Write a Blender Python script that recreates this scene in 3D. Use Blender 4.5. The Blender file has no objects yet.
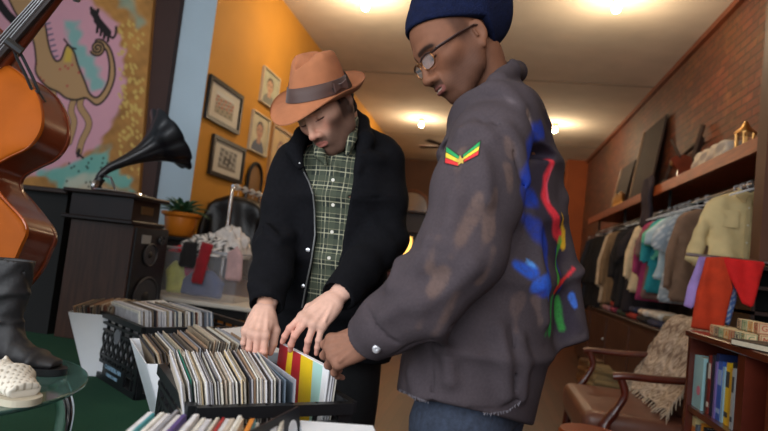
import bpy, math, random
import numpy as np
from mathutils import Vector, Matrix
from mathutils.bvhtree import BVHTree
PI = math.pi
random.seed(7)
COL = bpy.context.scene.collection
SC = bpy.context.scene
# ------------------------------------------------------------ camera (corridor axis = +Y, up = +Z)
F = 580.0
_a = math.radians(6.5)
_Y = Vector(((487-384)/F, -(268-215.5)/F, 1.0)).normalized()
_s = -(_Y[0]*math.sin(_a)+_Y[1]*math.cos(_a))/_Y[2]
_Z = Vector((math.sin(_a), math.cos(_a), _s)).normalized()
_X = -_Y.cross(_Z)
CAM = Vector((0, 0, 1.17))
RIGHT = Vector((_X[0], _Y[0], _Z[0])); UP = Vector((_X[1], _Y[1], _Z[1])); FWD = Vector((_X[2], _Y[2], _Z[2]))
def ray(px, py): return RIGHT*((px-384)/F) - UP*((py-215.5)/F) + FWD
def at(px, py, d): return CAM + ray(px, py)*d
def on(px, py, ax, v):
    r = ray(px, py); return CAM + r*((v-CAM[ax])/r[ax])
cd = bpy.data.cameras.new('camera'); cam = bpy.data.objects.new('camera', cd); COL.objects.link(cam)
cd.sensor_width = 36; cd.lens = 36*F/768; cd.clip_start = .02; cd.clip_end = 100
cam.matrix_world = Matrix(((RIGHT[0], UP[0], -FWD[0], CAM[0]), (RIGHT[1], UP[1], -FWD[1], CAM[1]), (RIGHT[2], UP[2], -FWD[2], CAM[2]), (0, 0, 0, 1)))
SC.camera = cam
cd.dof.use_dof = True; cd.dof.focus_distance = 1.5; cd.dof.aperture_fstop = 3.2
# ------------------------------------------------------------ materials
MATS = {}
def mat(name, col, rough=.7, metal=0, nscale=0, namt=.15, bump=0, bscale=40, vcol=False, spec=.5, emit=None, estr=0, trans=0, sheen=0, coat=0, alpha=1, stretch=None, col2=None):
    if name in MATS: return MATS[name]
    m = bpy.data.materials.new(name); m.use_nodes = True; nt = m.node_tree; N = nt.nodes; L = nt.links
    b = N['Principled BSDF']
    b.inputs['Roughness'].default_value = rough; b.inputs['Metallic'].default_value = metal
    b.inputs['Specular IOR Level'].default_value = spec
    c = (col[0], col[1], col[2], 1)
    b.inputs['Base Color'].default_value = c
    if sheen: b.inputs['Sheen Weight'].default_value = sheen; b.inputs['Sheen Roughness'].default_value = .5
    if coat: b.inputs['Coat Weight'].default_value = coat; b.inputs['Coat Roughness'].default_value = .12
    if trans: b.inputs['Transmission Weight'].default_value = trans
    if alpha < 1: b.inputs['Alpha'].default_value = alpha
    if emit: b.inputs['Emission Color'].default_value = (*emit, 1); b.inputs['Emission Strength'].default_value = estr
    src = None
    if vcol:
        a = N.new('ShaderNodeVertexColor'); a.layer_name = 'Col'; src = a.outputs['Color']
    tc = N.new('ShaderNodeTexCoord'); vec = tc.outputs['Object']
    if stretch:
        mp = N.new('ShaderNodeMapping'); mp.inputs['Scale'].default_value = stretch; L.new(vec, mp.inputs['Vector']); vec = mp.outputs['Vector']
    if nscale:
        n = N.new('ShaderNodeTexNoise'); n.inputs['Scale'].default_value = nscale; n.inputs['Detail'].default_value = 5; L.new(vec, n.inputs['Vector'])
        mx = N.new('ShaderNodeMix'); mx.data_type = 'RGBA'; mx.blend_type = 'MIX'
        if col2 is not None:
            rp = N.new('ShaderNodeMapRange'); rp.inputs['From Min'].default_value = .35; rp.inputs['From Max'].default_value = .65; L.new(n.outputs['Fac'], rp.inputs['Value'])
            L.new(rp.outputs['Result'], mx.inputs['Factor'])
            mx.inputs['A'].default_value = c; mx.inputs['B'].default_value = (*col2, 1)
        else:
            mx.blend_type = 'MULTIPLY'; mx.inputs['Factor'].default_value = 1
            rp = N.new('ShaderNodeMapRange'); rp.inputs['From Min'].default_value = .3; rp.inputs['From Max'].default_value = .7
            rp.inputs['To Min'].default_value = 1-namt; rp.inputs['To Max'].default_value = 1+namt; L.new(n.outputs['Fac'], rp.inputs['Value'])
            mx.inputs['A'].default_value = c
            if src: L.new(src, mx.inputs['A'])
            L.new(rp.outputs['Result'], mx.inputs['B'])
        src = mx.outputs['Result']
    if src: L.new(src, b.inputs['Base Color'])
    if bump:
        n2 = N.new('ShaderNodeTexNoise'); n2.inputs['Scale'].default_value = bscale; n2.inputs['Detail'].default_value = 4; L.new(vec, n2.inputs['Vector'])
        bp = N.new('ShaderNodeBump'); bp.inputs['Strength'].default_value = bump; bp.inputs['Distance'].default_value = .004
        L.new(n2.outputs['Fac'], bp.inputs['Height']); L.new(bp.outputs['Normal'], b.inputs['Normal'])
    MATS[name] = m
    return m
def rgb(r, g, b):   # sRGB 0..255 -> linear
    f = lambda c: (c/255/12.92) if c/255 <= .04045 else ((c/255+.055)/1.055)**2.4
    return (f(r), f(g), f(b))
# ------------------------------------------------------------ mesh builder
class MB:
    def __init__(s): s.v = []; s.f = []; s.mi = []; s.c = []
    def add(s, vs, fs, mi=0, col=None):
        o = len(s.v); s.v += [tuple(x) for x in vs]; s.f += [tuple(i+o for i in f) for f in fs]; s.mi += [mi]*len(fs)
        s.c += [col or (1, 1, 1)]*len(vs)
        return s
    def box(s, c, sz, R=None, mi=0, col=None, bev=0):
        hx, hy, hz = sz[0]/2, sz[1]/2, sz[2]/2; c = Vector(c)
        if bev:
            b = min(bev, hx*.9, hy*.9, hz*.9); pts = []; 
            for sx in (-1, 1):
                for sy in (-1, 1):
                    for sz_ in (-1, 1):
                        for k in range(3):
                            q = [sx*(hx-b), sy*(hy-b), sz_*(hz-b)]; q[k] = (sx*hx, sy*hy, sz_*hz)[k]; pts.append(Vector(q))
            idx = lambda a, b_, c_, k: ((a > 0)*4+(b_ > 0)*2+(c_ > 0))*3+k
            fs = []
            for k in range(3):
                for sg in (-1, 1):
                    q = []
                    for (u, w) in ((-1, -1), (1, -1), (1, 1), (-1, 1)):
                        t = [0, 0, 0]; t[k] = sg; t[(k+1) % 3] = u; t[(k+2) % 3] = w; q.append(idx(*t, k))
                    fs.append(tuple(q if sg > 0 else q[::-1]))
            for k in range(3):
                a1, a2 = (k+1) % 3, (k+2) % 3
                for u in (-1, 1):
                    for w in (-1, 1):
                        t0 = [0, 0, 0]; t1 = [0, 0, 0]; t0[k] = -1; t1[k] = 1
                        for t in (t0, t1): t[a1] = u; t[a2] = w
                        q = [idx(*t0, a1), idx(*t1, a1), idx(*t1, a2), idx(*t0, a2)]
                        fs.append(tuple(q[::-1] if u*w > 0 else q))
            for sx in (-1, 1):
                for sy in (-1, 1):
                    for s3 in (-1, 1):
                        q = [idx(sx, sy, s3, 0), idx(sx, sy, s3, 1), idx(sx, sy, s3, 2)]
                        fs.append(tuple(q if sx*sy*s3 > 0 else q[::-1]))
        else:
            pts = [Vector((x, y, z)) for x in (-hx, hx) for y in (-hy, hy) for z in (-hz, hz)]
            fs = [(0, 1, 3, 2), (4, 6, 7, 5), (0, 4, 5, 1), (2, 3, 7, 6), (0, 2, 6, 4), (1, 5, 7, 3)]
        if R is not None: pts = [R @ p for p in pts]
        return s.add([p+c for p in pts], fs, mi, col)
    def b2(s, lo, hi, **k):
        lo, hi = Vector(lo), Vector(hi); return s.box((lo+hi)/2, hi-lo, **k)
    def hexa(s, base, top, mi=0, col=None):     # prism from two equal polygons
        n = len(base); s.add(list(base)+list(top), [tuple(range(n))[::-1], tuple(range(n, 2*n))]+[(i, (i+1) % n, n+(i+1) % n, n+i) for i in range(n)], mi, col); return s
    def tube(s, pts, r, n=10, mi=0, col=None, closed=False, cap=True, flat=None):
        pts = [Vector(p) for p in pts]; rs = r if isinstance(r, (list, tuple)) else [r]*len(pts)
        vs = []; up = Vector((0, 0, 1)); m = len(pts); prev = None
        for i, p in enumerate(pts):
            t = (pts[(i+1) % m]-pts[i-1]) if closed else (pts[min(i+1, m-1)]-pts[max(i-1, 0)])
            t = t.normalized() if t.length > 0 else Vector((0, 0, 1))
            if prev is None:
                a = t.cross(up); 
                if a.length < .05: a = t.cross(Vector((1, 0, 0)))
            else: a = prev - t*prev.dot(t)
            a.normalize(); b = t.cross(a); prev = a
            for k in range(n):
                th = 2*PI*k/n; vs.append(p + (a*math.cos(th) + b*math.sin(th)*(flat or 1))*rs[i])
        fs = []
        for i in range(m if closed else m-1):
            j = (i+1) % m
            for k in range(n): fs.append((i*n+k, i*n+(k+1) % n, j*n+(k+1) % n, j*n+k))
        if not closed and cap: fs += [tuple(range(n))[::-1], tuple(range((m-1)*n, m*n))]
        return s.add(vs, fs, mi, col)
    def lathe(s, prof, c=(0, 0, 0), n=24, R=None, mi=0, col=None, sx=1, sy=1):
        vs = []; c = Vector(c)
        for (r, z) in prof:
            for k in range(n):
                p = Vector((r*math.cos(2*PI*k/n)*sx, r*math.sin(2*PI*k/n)*sy, z)); vs.append((R @ p if R is not None else p)+c)
        m = len(prof)
        fs = [(i*n+k, i*n+(k+1) % n, (i+1)*n+(k+1) % n, (i+1)*n+k) for i in range(m-1) for k in range(n)]
        fs += [tuple(range(n))[::-1], tuple(range((m-1)*n, m*n))]
        return s.add(vs, fs, mi, col)
    def poly(s, pts, mi=0, col=None): return s.add(pts, [tuple(range(len(pts)))], mi, col)
def mk(name, vs, fs, mats, parent=None, mi=None, cols=None, smooth=False, world=True, sharp=None):
    off = Vector((0, 0, 0))
    if parent is not None and world: 
        off = parent.location.copy()
        if parent.parent is not None: off += parent.parent.location
    me = bpy.data.meshes.new(name)
    if isinstance(vs, np.ndarray): vs = (vs - np.array(off)).tolist()
    elif off.length: vs = [(v[0]-off[0], v[1]-off[1], v[2]-off[2]) for v in vs]
    me.from_pydata(vs, [], fs if not isinstance(fs, np.ndarray) else fs.tolist())
    for m in (mats if isinstance(mats, (list, tuple)) else [mats]): me.materials.append(m)
    if mi is not None and any(mi): me.polygons.foreach_set('material_index', list(mi))
    if cols is not None:
        ca = me.color_attributes.new('Col', 'FLOAT_COLOR', 'POINT')
        arr = np.ones((len(vs), 4), dtype=np.float32); arr[:, :3] = np.array(cols, dtype=np.float32)[:, :3]
        ca.data.foreach_set('color', arr.ravel())
    if smooth:
        me.polygons.foreach_set('use_smooth', [True]*len(me.polygons))
        if sharp: me.set_sharp_from_angle(angle=math.radians(sharp))
    me.update()
    o = bpy.data.objects.new(name, me); COL.objects.link(o)
    if parent is not None: o.parent = parent
    return o
def obj(name, mb, mats, parent=None, smooth=False, vc=False, world=True, sharp=40):
    return mk(name, mb.v, mb.f, mats, parent, mb.mi, mb.c if vc else None, smooth, world, sharp)
def tag(o, label=None, cat=None, group=None, kind=None):
    if label: o['label'] = label
    if cat: o['category'] = cat
    if group: o['group'] = group
    if kind: o['kind'] = kind
    return o
def thing(name, label, cat, loc=(0, 0, 0), group=None):
    o = bpy.data.objects.new(name, None); COL.objects.link(o); o.location = loc; o.empty_display_size = .05
    return tag(o, label, cat, group)
def struct(name, mb, m, **k): return tag(obj(name, mb, m, **k), kind='structure')
def dup(root, loc=None, label=None, group=None, rot=None):
    r = root.copy(); COL.objects.link(r)
    if loc is not None: r.location = loc
    if rot is not None: r.rotation_euler = rot
    if label: r['label'] = label
    if group: r['group'] = group
    for ch in list(root.children):
        c = ch.copy(); COL.objects.link(c); c.parent = r
        for g in ch.children:
            d = g.copy(); COL.objects.link(d); d.parent = c
    return r
def smoothstep(a, b, x):
    t = np.clip((x-a)/(b-a), 0, 1); return t*t*(3-2*t)
def inpoly(X, Z, poly):
    ins = np.zeros(X.shape, bool); n = len(poly)
    for i in range(n):
        x1, y1 = poly[i]; x2, y2 = poly[(i+1) % n]
        if y1 == y2: continue
        c = ((y1 > Z) != (y2 > Z)) & (X < (x2-x1)*(Z-y1)/(y2-y1)+x1); ins ^= c
    return ins
def segd(X, Z, pts, closed=False):
    d = np.full(X.shape, 1e9); n = len(pts)
    for i in range(n if closed else n-1):
        ax, ay = pts[i][:2]; bx, by = pts[(i+1) % n][:2]; vx, vy = bx-ax, by-ay; L = vx*vx+vy*vy+1e-12
        t = np.clip(((X-ax)*vx+(Z-ay)*vy)/L, 0, 1); d = np.minimum(d, np.hypot(X-ax-t*vx, Z-ay-t*vy))
    return d
def puff(name, poly, thick, mats, parent=None, res=.02, fold=None, colf=None, M=None, edge=.03, world=True, base=.004):
    """cloth-like solid: outline poly in local x,z; puffed thickness along y, with folds; M maps local to world"""
    P = np.array(poly); x0, z0 = P.min(0)-res; x1, z1 = P.max(0)+res
    nx, nz = int((x1-x0)/res)+2, int((z1-z0)/res)+2
    gx, gz = np.meshgrid(np.linspace(x0, x1, nx), np.linspace(z0, z1, nz), indexing='ij')
    ins = inpoly(gx, gz, poly)
    d = segd(gx, gz, poly, True)
    cell = ins[:-1, :-1] & ins[1:, :-1] & ins[:-1, 1:] & ins[1:, 1:] | ((ins[:-1, :-1].astype(int)+ins[1:, :-1]+ins[:-1, 1:]+ins[1:, 1:]) >= 2)
    used = np.zeros(ins.shape, bool)
    for a in (0, 1):
        for b in (0, 1): used[a:nx-1+a, b:nz-1+b] |= cell
    # snap outside used verts to the outline
    vx, vz = gx.copy(), gz.copy()
    out = used & ((~ins) | (d < res*.45))
    for i, k in zip(*np.where(out)):
        best = 1e9; q = None
        for j in range(len(poly)):
            ax, ay = poly[j]; bx, by = poly[(j+1) % len(poly)]; ux, uy = bx-ax, by-ay; L = ux*ux+uy*uy+1e-12
            t = min(1, max(0, ((gx[i, k]-ax)*ux+(gz[i, k]-ay)*uy)/L)); qx, qz = ax+t*ux, ay+t*uy
            dd = math.hypot(gx[i, k]-qx, gz[i, k]-qz)
            if dd < best: best = dd; q = (qx, qz)
        vx[i, k], vz[i, k] = q
    dd = np.where(out, 0, d); prof = np.sqrt(np.clip(dd/edge, 0, 1)*(2-np.clip(dd/edge, 0, 1)))
    th = base+thick*prof
    fo = fold(vx, vz) if fold is not None else 0*vx
    idx = -np.ones(ins.shape, int); idx[used] = np.arange(used.sum()); n = used.sum()
    front = np.stack([vx[used], (fo-th/2)[used], vz[used]], 1); back = np.stack([vx[used], (fo+th/2)[used], vz[used]], 1)
    V = np.vstack([front, back]); fs = []; edges = {}
    for i, k in zip(*np.where(cell)):
        q = (idx[i, k], idx[i+1, k], idx[i+1, k+1], idx[i, k+1]); fs.append(q); fs.append(tuple(n+x for x in q[::-1]))
        for a, b in zip(q, q[1:]+q[:1]):
            if (b, a) in edges: del edges[(b, a)]
            else: edges[(a, b)] = 1
    for (a, b) in edges: fs.append((b, a, n+a, n+b))
    cols = None
    if colf is not None: cols = np.vstack([colf(vx[used], vz[used])]*2)
    if M is not None: V = V @ np.array(M.to_3x3()).T + np.array(M.translation)
    return mk(name, V, [tuple(int(x) for x in f) for f in fs], mats, parent, None, cols, True, world, 70)
def text_mb(txt, size, o, ux, uz, ext=.0006, mi=0):
    cu = bpy.data.curves.new('t', 'FONT'); cu.body = txt; cu.size = size; cu.extrude = ext; cu.align_x = 'CENTER'; cu.align_y = 'CENTER'; cu.resolution_u = 2
    ob = bpy.data.objects.new('t', cu); COL.objects.link(ob); dg = bpy.context.evaluated_depsgraph_get()
    me = ob.evaluated_get(dg).to_mesh(); ux = Vector(ux).normalized(); uz = Vector(uz).normalized(); nn = ux.cross(uz)
    vs = [Vector(o)+ux*v.co.x+uz*v.co.y+nn*v.co.z for v in me.vertices]; fs = [tuple(p.vertices) for p in me.polygons]
    ob.evaluated_get(dg).to_mesh_clear(); bpy.data.objects.remove(ob); bpy.data.curves.remove(cu)
    m = MB(); m.add(vs, fs, mi); return m
def frameM(o, x, y, z):
    x, y, z = Vector(x), Vector(y), Vector(z)
    return Matrix(((x[0], y[0], z[0], o[0]), (x[1], y[1], z[1], o[1]), (x[2], y[2], z[2], o[2]), (0, 0, 0, 1)))
def rotz(a): return Matrix.Rotation(a, 3, 'Z')
# ============================================================ the room
def node_mat(name, build, rough=.8):
    m = bpy.data.materials.new(name); m.use_nodes = True; b = m.node_tree.nodes['Principled BSDF']; b.inputs['Roughness'].default_value = rough
    build(m.node_tree.nodes, m.node_tree.links, b); MATS[name] = m; return m
def brick(N, L, b):
    tc = N.new('ShaderNodeTexCoord'); mp = N.new('ShaderNodeMapping'); mp.inputs['Rotation'].default_value = (PI/2, 0, PI/2)
    sp = N.new('ShaderNodeSeparateXYZ'); cb = N.new('ShaderNodeCombineXYZ'); L.new(tc.outputs['Object'], sp.inputs[0]); L.new(sp.outputs['Y'], cb.inputs['X']); L.new(sp.outputs['Z'], cb.inputs['Y'])
    br = N.new('ShaderNodeTexBrick'); L.new(cb.outputs[0], br.inputs['Vector']); br.inputs['Scale'].default_value = 1
    br.inputs['Brick Width'].default_value = .22; br.inputs['Row Height'].default_value = .075; br.inputs['Mortar Size'].default_value = .009; br.inputs['Mortar Smooth'].default_value = .3
    br.inputs['Color1'].default_value = (*rgb(124, 66, 38), 1); br.inputs['Color2'].default_value = (*rgb(88, 46, 30), 1); br.inputs['Mortar'].default_value = (*rgb(74, 50, 36), 1); br.inputs['Bias'].default_value = -.1
    n = N.new('ShaderNodeTexNoise'); n.inputs['Scale'].default_value = 2.3; n.inputs['Detail'].default_value = 6; L.new(cb.outputs[0], n.inputs['Vector'])
    mx = N.new('ShaderNodeMix'); mx.data_type = 'RGBA'; mx.blend_type = 'MULTIPLY'; mx.inputs['Factor'].default_value = .6; L.new(br.outputs['Color'], mx.inputs['A']); L.new(n.outputs['Color'], mx.inputs['B'])
    hs = N.new('ShaderNodeMix'); hs.data_type = 'RGBA'; hs.blend_type = 'MIX'; n2 = N.new('ShaderNodeTexNoise'); n2.inputs['Scale'].default_value = 9; L.new(cb.outputs[0], n2.inputs['Vector'])
    r = N.new('ShaderNodeMapRange'); r.inputs['From Min'].default_value = .55; r.inputs['From Max'].default_value = .75; r.inputs['To Max'].default_value = .5; L.new(n2.outputs['Fac'], r.inputs['Value']); L.new(r.outputs[0], hs.inputs['Factor'])
    L.new(br.outputs['Color'], hs.inputs['A']); hs.inputs['B'].default_value = (*rgb(150, 96, 60), 1); L.new(hs.outputs['Result'], mx.inputs['A'])
    L.new(mx.outputs['Result'], b.inputs['Base Color'])
    bp = N.new('ShaderNodeBump'); bp.inputs['Strength'].default_value = .8; bp.inputs['Distance'].default_value = .012; bp.invert = True; L.new(br.outputs['Fac'], bp.inputs['Height']); L.new(bp.outputs['Normal'], b.inputs['Normal'])
node_mat('brick', brick, .62)
def wood_floor(N, L, b):
    tc = N.new('ShaderNodeTexCoord'); sp = N.new('ShaderNodeSeparateXYZ'); cb = N.new('ShaderNodeCombineXYZ'); L.new(tc.outputs['Object'], sp.inputs[0]); L.new(sp.outputs['Y'], cb.inputs['X']); L.new(sp.outputs['X'], cb.inputs['Y'])
    br = N.new('ShaderNodeTexBrick'); L.new(cb.outputs[0], br.inputs['Vector']); br.inputs['Scale'].default_value = 1; br.inputs['Brick Width'].default_value = 1.4; br.inputs['Row Height'].default_value = .08; br.inputs['Mortar Size'].default_value = .002
    br.inputs['Color1'].default_value = (*rgb(92, 56, 36), 1); br.inputs['Color2'].default_value = (*rgb(68, 41, 27), 1); br.inputs['Mortar'].default_value = (*rgb(36, 22, 16), 1)
    n = N.new('ShaderNodeTexNoise'); n.inputs['Scale'].default_value = 3; n.inputs['Detail'].default_value = 8; mp = N.new('ShaderNodeMapping'); mp.inputs['Scale'].default_value = (1, 12, 1); L.new(cb.outputs[0], mp.inputs['Vector']); L.new(mp.outputs[0], n.inputs['Vector'])
    mx = N.new('ShaderNodeMix'); mx.data_type = 'RGBA'; mx.blend_type = 'MULTIPLY'; mx.inputs['Factor'].default_value = .5; L.new(br.outputs['Color'], mx.inputs['A']); L.new(n.outputs['Color'], mx.inputs['B']); L.new(mx.outputs['Result'], b.inputs['Base Color'])
node_mat('wood_floor', wood_floor, .4)
mat('ceiling_paint', rgb(204, 192, 176), .92, nscale=1.5, namt=.12, bump=.4, bscale=30)
mat('yellow_paint', rgb(196, 136, 42), .75, nscale=2.0, namt=.07, bump=.1, bscale=60)
mat('blue_paint', rgb(178, 198, 212), .8, nscale=2, namt=.05)
mat('brown_paint', rgb(62, 40, 36), .7, nscale=3, namt=.1)
mat('orange_paint', rgb(150, 74, 30), .8, nscale=3, namt=.1)
mat('dark_wood', rgb(46, 28, 22), .45, nscale=6, namt=.3, stretch=(8, 8, 1))
mat('walnut', rgb(62, 38, 28), .42, nscale=5, namt=.35, stretch=(14, 14, 1), bump=.1)
mat('red_wood', rgb(110, 56, 32), .4, nscale=5, namt=.3, stretch=(2, 1, 12))
mat('mahogany', rgb(84, 32, 20), .3, nscale=8, namt=.35, coat=.5)
mat('black_plastic', rgb(20, 21, 24), .42, nscale=20, namt=.2)
mat('black_matte', rgb(14, 13, 14), .75)
mat('carpet', rgb(12, 70, 46), .97, nscale=160, namt=.35, bump=1, bscale=300)
mat('chrome', (.8, .8, .82), .12, 1)
mat('steel', (.55, .55, .57), .3, 1)
mat('white_board', rgb(232, 235, 240), .7, nscale=8, namt=.03)
H = 3.8
XL, XR, YB, YF = -2.45, 1.98, 15.0, -1.2
struct('floor', MB().b2((-5, YF, -.1), (2.3, YB+.2, 0)), MATS['wood_floor'])
struct('ceiling', MB().b2((-5, YF, H), (2.3, YB+.2, H+.1)), MATS['ceiling_paint'])
struct('wall_left', MB().b2((XL-.15, 4.4, 0), (XL, YB, H)), MATS['yellow_paint'])
struct('wall_right', MB().b2((XR, YF, 0), (XR+.15, YB, H)), MATS['brick'])
struct('wall_back', MB().b2((XL-.15, YB, 0), (XR+.15, YB+.15, H)), mat('back_paint', rgb(84, 54, 36), .8, nscale=2))
struct('wall_blue', MB().b2((-5, 4.4, 0), (XL-.15, 4.52, H)).b2((XL-.15, 4.395, 0), (XL, 4.4, H)), MATS['blue_paint'])
struct('wall_front_left', MB().b2((-5.1, YF, 0), (-5, 4.52, H)), MATS['blue_paint'])
struct('trim_brown_pilaster', MB().b2((-3.06, 4.34, 0), (-2.75, 4.4, H)), MATS['brown_paint'])
struct('trim_ceiling_right', MB().b2((XR-.05, 3.6, H-.06), (XR, YB, H)), MATS['red_wood'])
# far end of the shop: orange pier on the right, dark panelling beyond
a = on(567, 170, 1, 12.0); b = on(588, 170, 1, 12.0)
struct('wall_orange_pier', MB().b2((1.55, 13.4, 0), (1.98, 13.8, H)), MATS['orange_paint'])
struct('trim_back_panel', MB().b2((-2.45, 14.3, 0), (1.5, 14.5, 2.75)), mat('back_panel', rgb(52, 30, 22), .6, nscale=3))
struct('trim_ceiling_seam', MB().b2((-2.45, 8.0, H-.006), (1.98, 8.04, H)).b2((-2.45, 12.0, H-.006), (1.98, 12.04, H)), mat('seam', rgb(150, 136, 120), .9))
# window platform covered in green carpet
PL = [(-5, .15), (-.02, .15), (-.18, 1.38), (-.62, 1.78), (-1.05, 2.45), (-1.25, 3.42), (-5, 3.42)]
struct('trim_platform_base', MB().hexa([(x, y, 0) for x, y in PL], [(x, y, .485) for x, y in PL]), MATS['dark_wood'])
pc = MB(); pc.hexa([(x, y, .485) for x, y in PL], [(x, y, .5) for x, y in PL]); struct('floor_platform_carpet', pc, MATS['carpet'])
# partition post at the right edge of the picture
struct('wall_right_partition', MB().b2((1.455, 3.5, 1.36), (XR, 3.62, H)), mat('partition', rgb(84, 50, 32), .6, nscale=3, namt=.15))
# ------------------------------------------------------------ mural (camel, tail with a cat)
def mural():
    R = rotz(0)
    P0 = on(137, 203, 1, 4.3)
    tilt = math.radians(4.2)
    ux = Vector((math.cos(tilt), 0, math.sin(tilt))); uz = Vector((-math.sin(tilt), 0, math.cos(tilt)))
    def uv(px, py):
        q = on(px, py, 1, 4.3)-P0; return q.dot(ux), q.dot(uz)
    W0, W1, Z0, Z1 = -1.95, 0, -.02, 2.2
    nx, nz = 300, 330
    gx, gz = np.meshgrid(np.linspace(W0, W1, nx), np.linspace(Z0, Z1, nz), indexing='ij')
    rs = np.random.RandomState(3)
    def noise(sc, seed):
        r = np.random.RandomState(seed); a = np.zeros(gx.shape)
        for i in range(7):
            k = r.randn(2)*sc; a += np.sin(gx*k[0]+gz*k[1]+r.rand()*6.3)/7**.5
        return a
    C = np.zeros(gx.shape+(3,)); ochre = np.array(rgb(172, 122, 62)); C[:] = ochre
    C *= (1+.13*noise(9, 1)+.1*noise(40, 2))[..., None]
    def blend(mask, col, a=1): C[:] = C*(1-(mask*a)[..., None])+np.array(col)*(mask*a)[..., None]
    def L(pts, w, col, a=1, soft=.006):
        q = [uv(*p) for p in pts]; d = segd(gx, gz, q)+.0; blend(1-smoothstep(w, w+soft, d), col, a)
    def Pg(pts, col, a=1, soft=.03, wob=0):
        q = [uv(*p) for p in pts]; d = segd(gx, gz, q, True); s = np.where(inpoly(gx, gz, q), -d, d)+wob*noise(30, 5); blend(1-smoothstep(-soft, soft, s), col, a)
    pink = rgb(214, 158, 176); teal = rgb(98, 178, 170); tan = rgb(178, 140, 98); blk = rgb(28, 20, 22); wht = rgb(206, 196, 176)
    Pg([(-60, -40), (70, -30), (96, 5), (118, 25), (124, 60), (124, 100), (108, 130), (92, 150), (75, 165), (40, 172), (-60, 190)], pink, .9, .03, .02)
    Pg([(64, 20), (78, 22), (82, 45), (98, 65), (104, 90), (92, 90), (82, 70), (70, 50)], teal, .8, .04, .02)
    Pg([(40, 175), (75, 162), (98, 150), (112, 148), (106, 160), (132, 180), (132, 192), (100, 185), (60, 190)], teal, .85, .03, .02)
    Pg([(66, 178), (100, 176), (108, 190), (95, 200), (66, 196)], wht, .7, .04, .02)
    Pg([(112, -10), (128, -10), (144, 22), (138, 26)], teal, .5, .04, .02)
    # pale dabs on the ochre border and dark dots in the teal
    for i in range(170):
        x = rs.uniform(118, 143); y = rs.uniform(20, 180)
        if rs.rand() < .75: L([(x, y), (x+1.2, y+1.5)], .008, rgb(206, 176, 96), .75)
    for i in range(24): L([(rs.uniform(66, 112), rs.uniform(158, 192))]*2, .008, blk, .8)
    # camel
    def cr(P, n=5, closed=False):
        out = []; m = len(P); g = lambda i: P[i % m] if closed else P[max(0, min(m-1, i))]
        for i in range(m if closed else m-1):
            p0, p1, p2, p3 = g(i-1), g(i), g(i+1), g(i+2)
            for k in range(n):
                t = k/n; out.append(tuple(.5*(2*p1[q]+(p2[q]-p0[q])*t+(2*p0[q]-5*p1[q]+4*p2[q]-p3[q])*t*t+(3*p1[q]-p0[q]-3*p2[q]+p3[q])*t**3) for q in (0, 1)))
        return out if closed else out+[P[-1]]
    legs = [[(53, 88), (54, 105), (55, 120), (52, 134)], [(47, 86), (45, 102), (46, 118), (43, 130)], [(76, 94), (71, 110), (74, 123), (69, 142)], [(83, 95), (80, 106), (89, 123), (82, 141), (79, 152)]]
    for lg in legs: L(cr(lg), .030, blk, .95, .006); L(cr(lg), .023, tan, 1, .005)
    body = cr([(4, -20), (12, 6), (24, 26), (33, 40), (36, 60), (36, 73), (46, 86), (58, 92), (66, 98), (76, 100), (86, 98), (97, 105), (108, 95), (115, 75), (112, 53), (104, 41), (96, 40), (97, 46), (103, 48), (107, 52), (109.5, 67), (107, 84), (98, 97), (90, 94), (85, 82), (78, 65), (74, 52), (67, 45), (61, 59), (55, 60), (49, 46), (45, 23), (40, 0), (36, -20)], 4, True)
    Pg(body, tan, 1, .008)
    Pg([(66, 46), (72, 50), (71, 62), (64, 62)], rgb(206, 176, 60), .8, .02)
    for i in range(30):
        x, y = rs.uniform(36, 88), rs.uniform(0, 98)
        q = uv(x, y)
        if inpoly(np.array([q[0]]), np.array([q[1]]), [uv(*p) for p in body])[0]: L([(x, y)]*2, .010, rgb(176, 66, 66), .8)
    L(body+[body[0]], .0065, blk, .95, .006)
    for k in range(7): L([(46+k*1.3, 24+k*5.5), (50+k*1.3, 23+k*5.5)], .005, rgb(70, 80, 110), .9)
    L([(64, 39), (70, 47), (76, 49)], .005, blk)
    sp = []
    for k in range(60):
        t = k/59*4.6*PI; r = 1+t*.47; sp.append((97.5+r*math.cos(t+.8), 48+r*math.sin(t+.8)*1.05))
    Pg(sp[-26:], tan, 1, .01); L(sp, .006, blk)
    L([(97, 20), (102, 26), (108, 33)], .030, blk); L([(93, 12), (97, 18)], .026, blk); L([(91, 8), (93, 12)], .012, blk); L([(98, 10), (97, 15)], .012, blk)
    for x, y in ((97, 32), (100.6, 35), (104, 38), (108, 41)): L([(x+1, y-9), (x, y)], .010, blk)
    L(cr([(109, 35), (113, 38), (116, 33), (116, 27)]), .008, blk)
    # second dark animal at far left
    L([(1, 6), (8, 15), (16, 23)], .035, blk); L([(-2, 0), (4, 10)], .03, blk)
    # red foot mark
    L([(79, 150), (78, 156)], .012, blk); L([(77, 153), (83, 158)], .007, blk)
    y = 0
    V = np.array(P0)[None]+gx.ravel()[:, None]*np.array(ux)+gz.ravel()[:, None]*np.array(uz)
    idx = np.arange(nx*nz).reshape(nx, nz)
    q = np.stack([idx[:-1, :-1], idx[1:, :-1], idx[1:, 1:], idx[:-1, 1:]], -1).reshape(-1, 4)
    root = thing('painted_mural', 'large mural panel of a spotted camel on pink, teal and ochre paint', 'painting', P0)
    canvas = mk('painted_canvas', V, q, mat('mural_paint', (1, 1, 1), .75, vcol=True, bump=.3, bscale=60), root, cols=np.clip(C.reshape(-1, 3), 0, 1))
    bk = MB(); Rm = Matrix((ux, (0, 1, 0), uz)).transposed()
    bk.box(P0+ux*(W0+W1)/2+uz*(Z0+Z1)/2+Vector((0, .05, 0)), (W1-W0+.01, .094, Z1-Z0+.01), R=Rm); obj('panel_board', bk, mat('mural_edge', rgb(170, 120, 60), .8), root)
mural()
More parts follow.
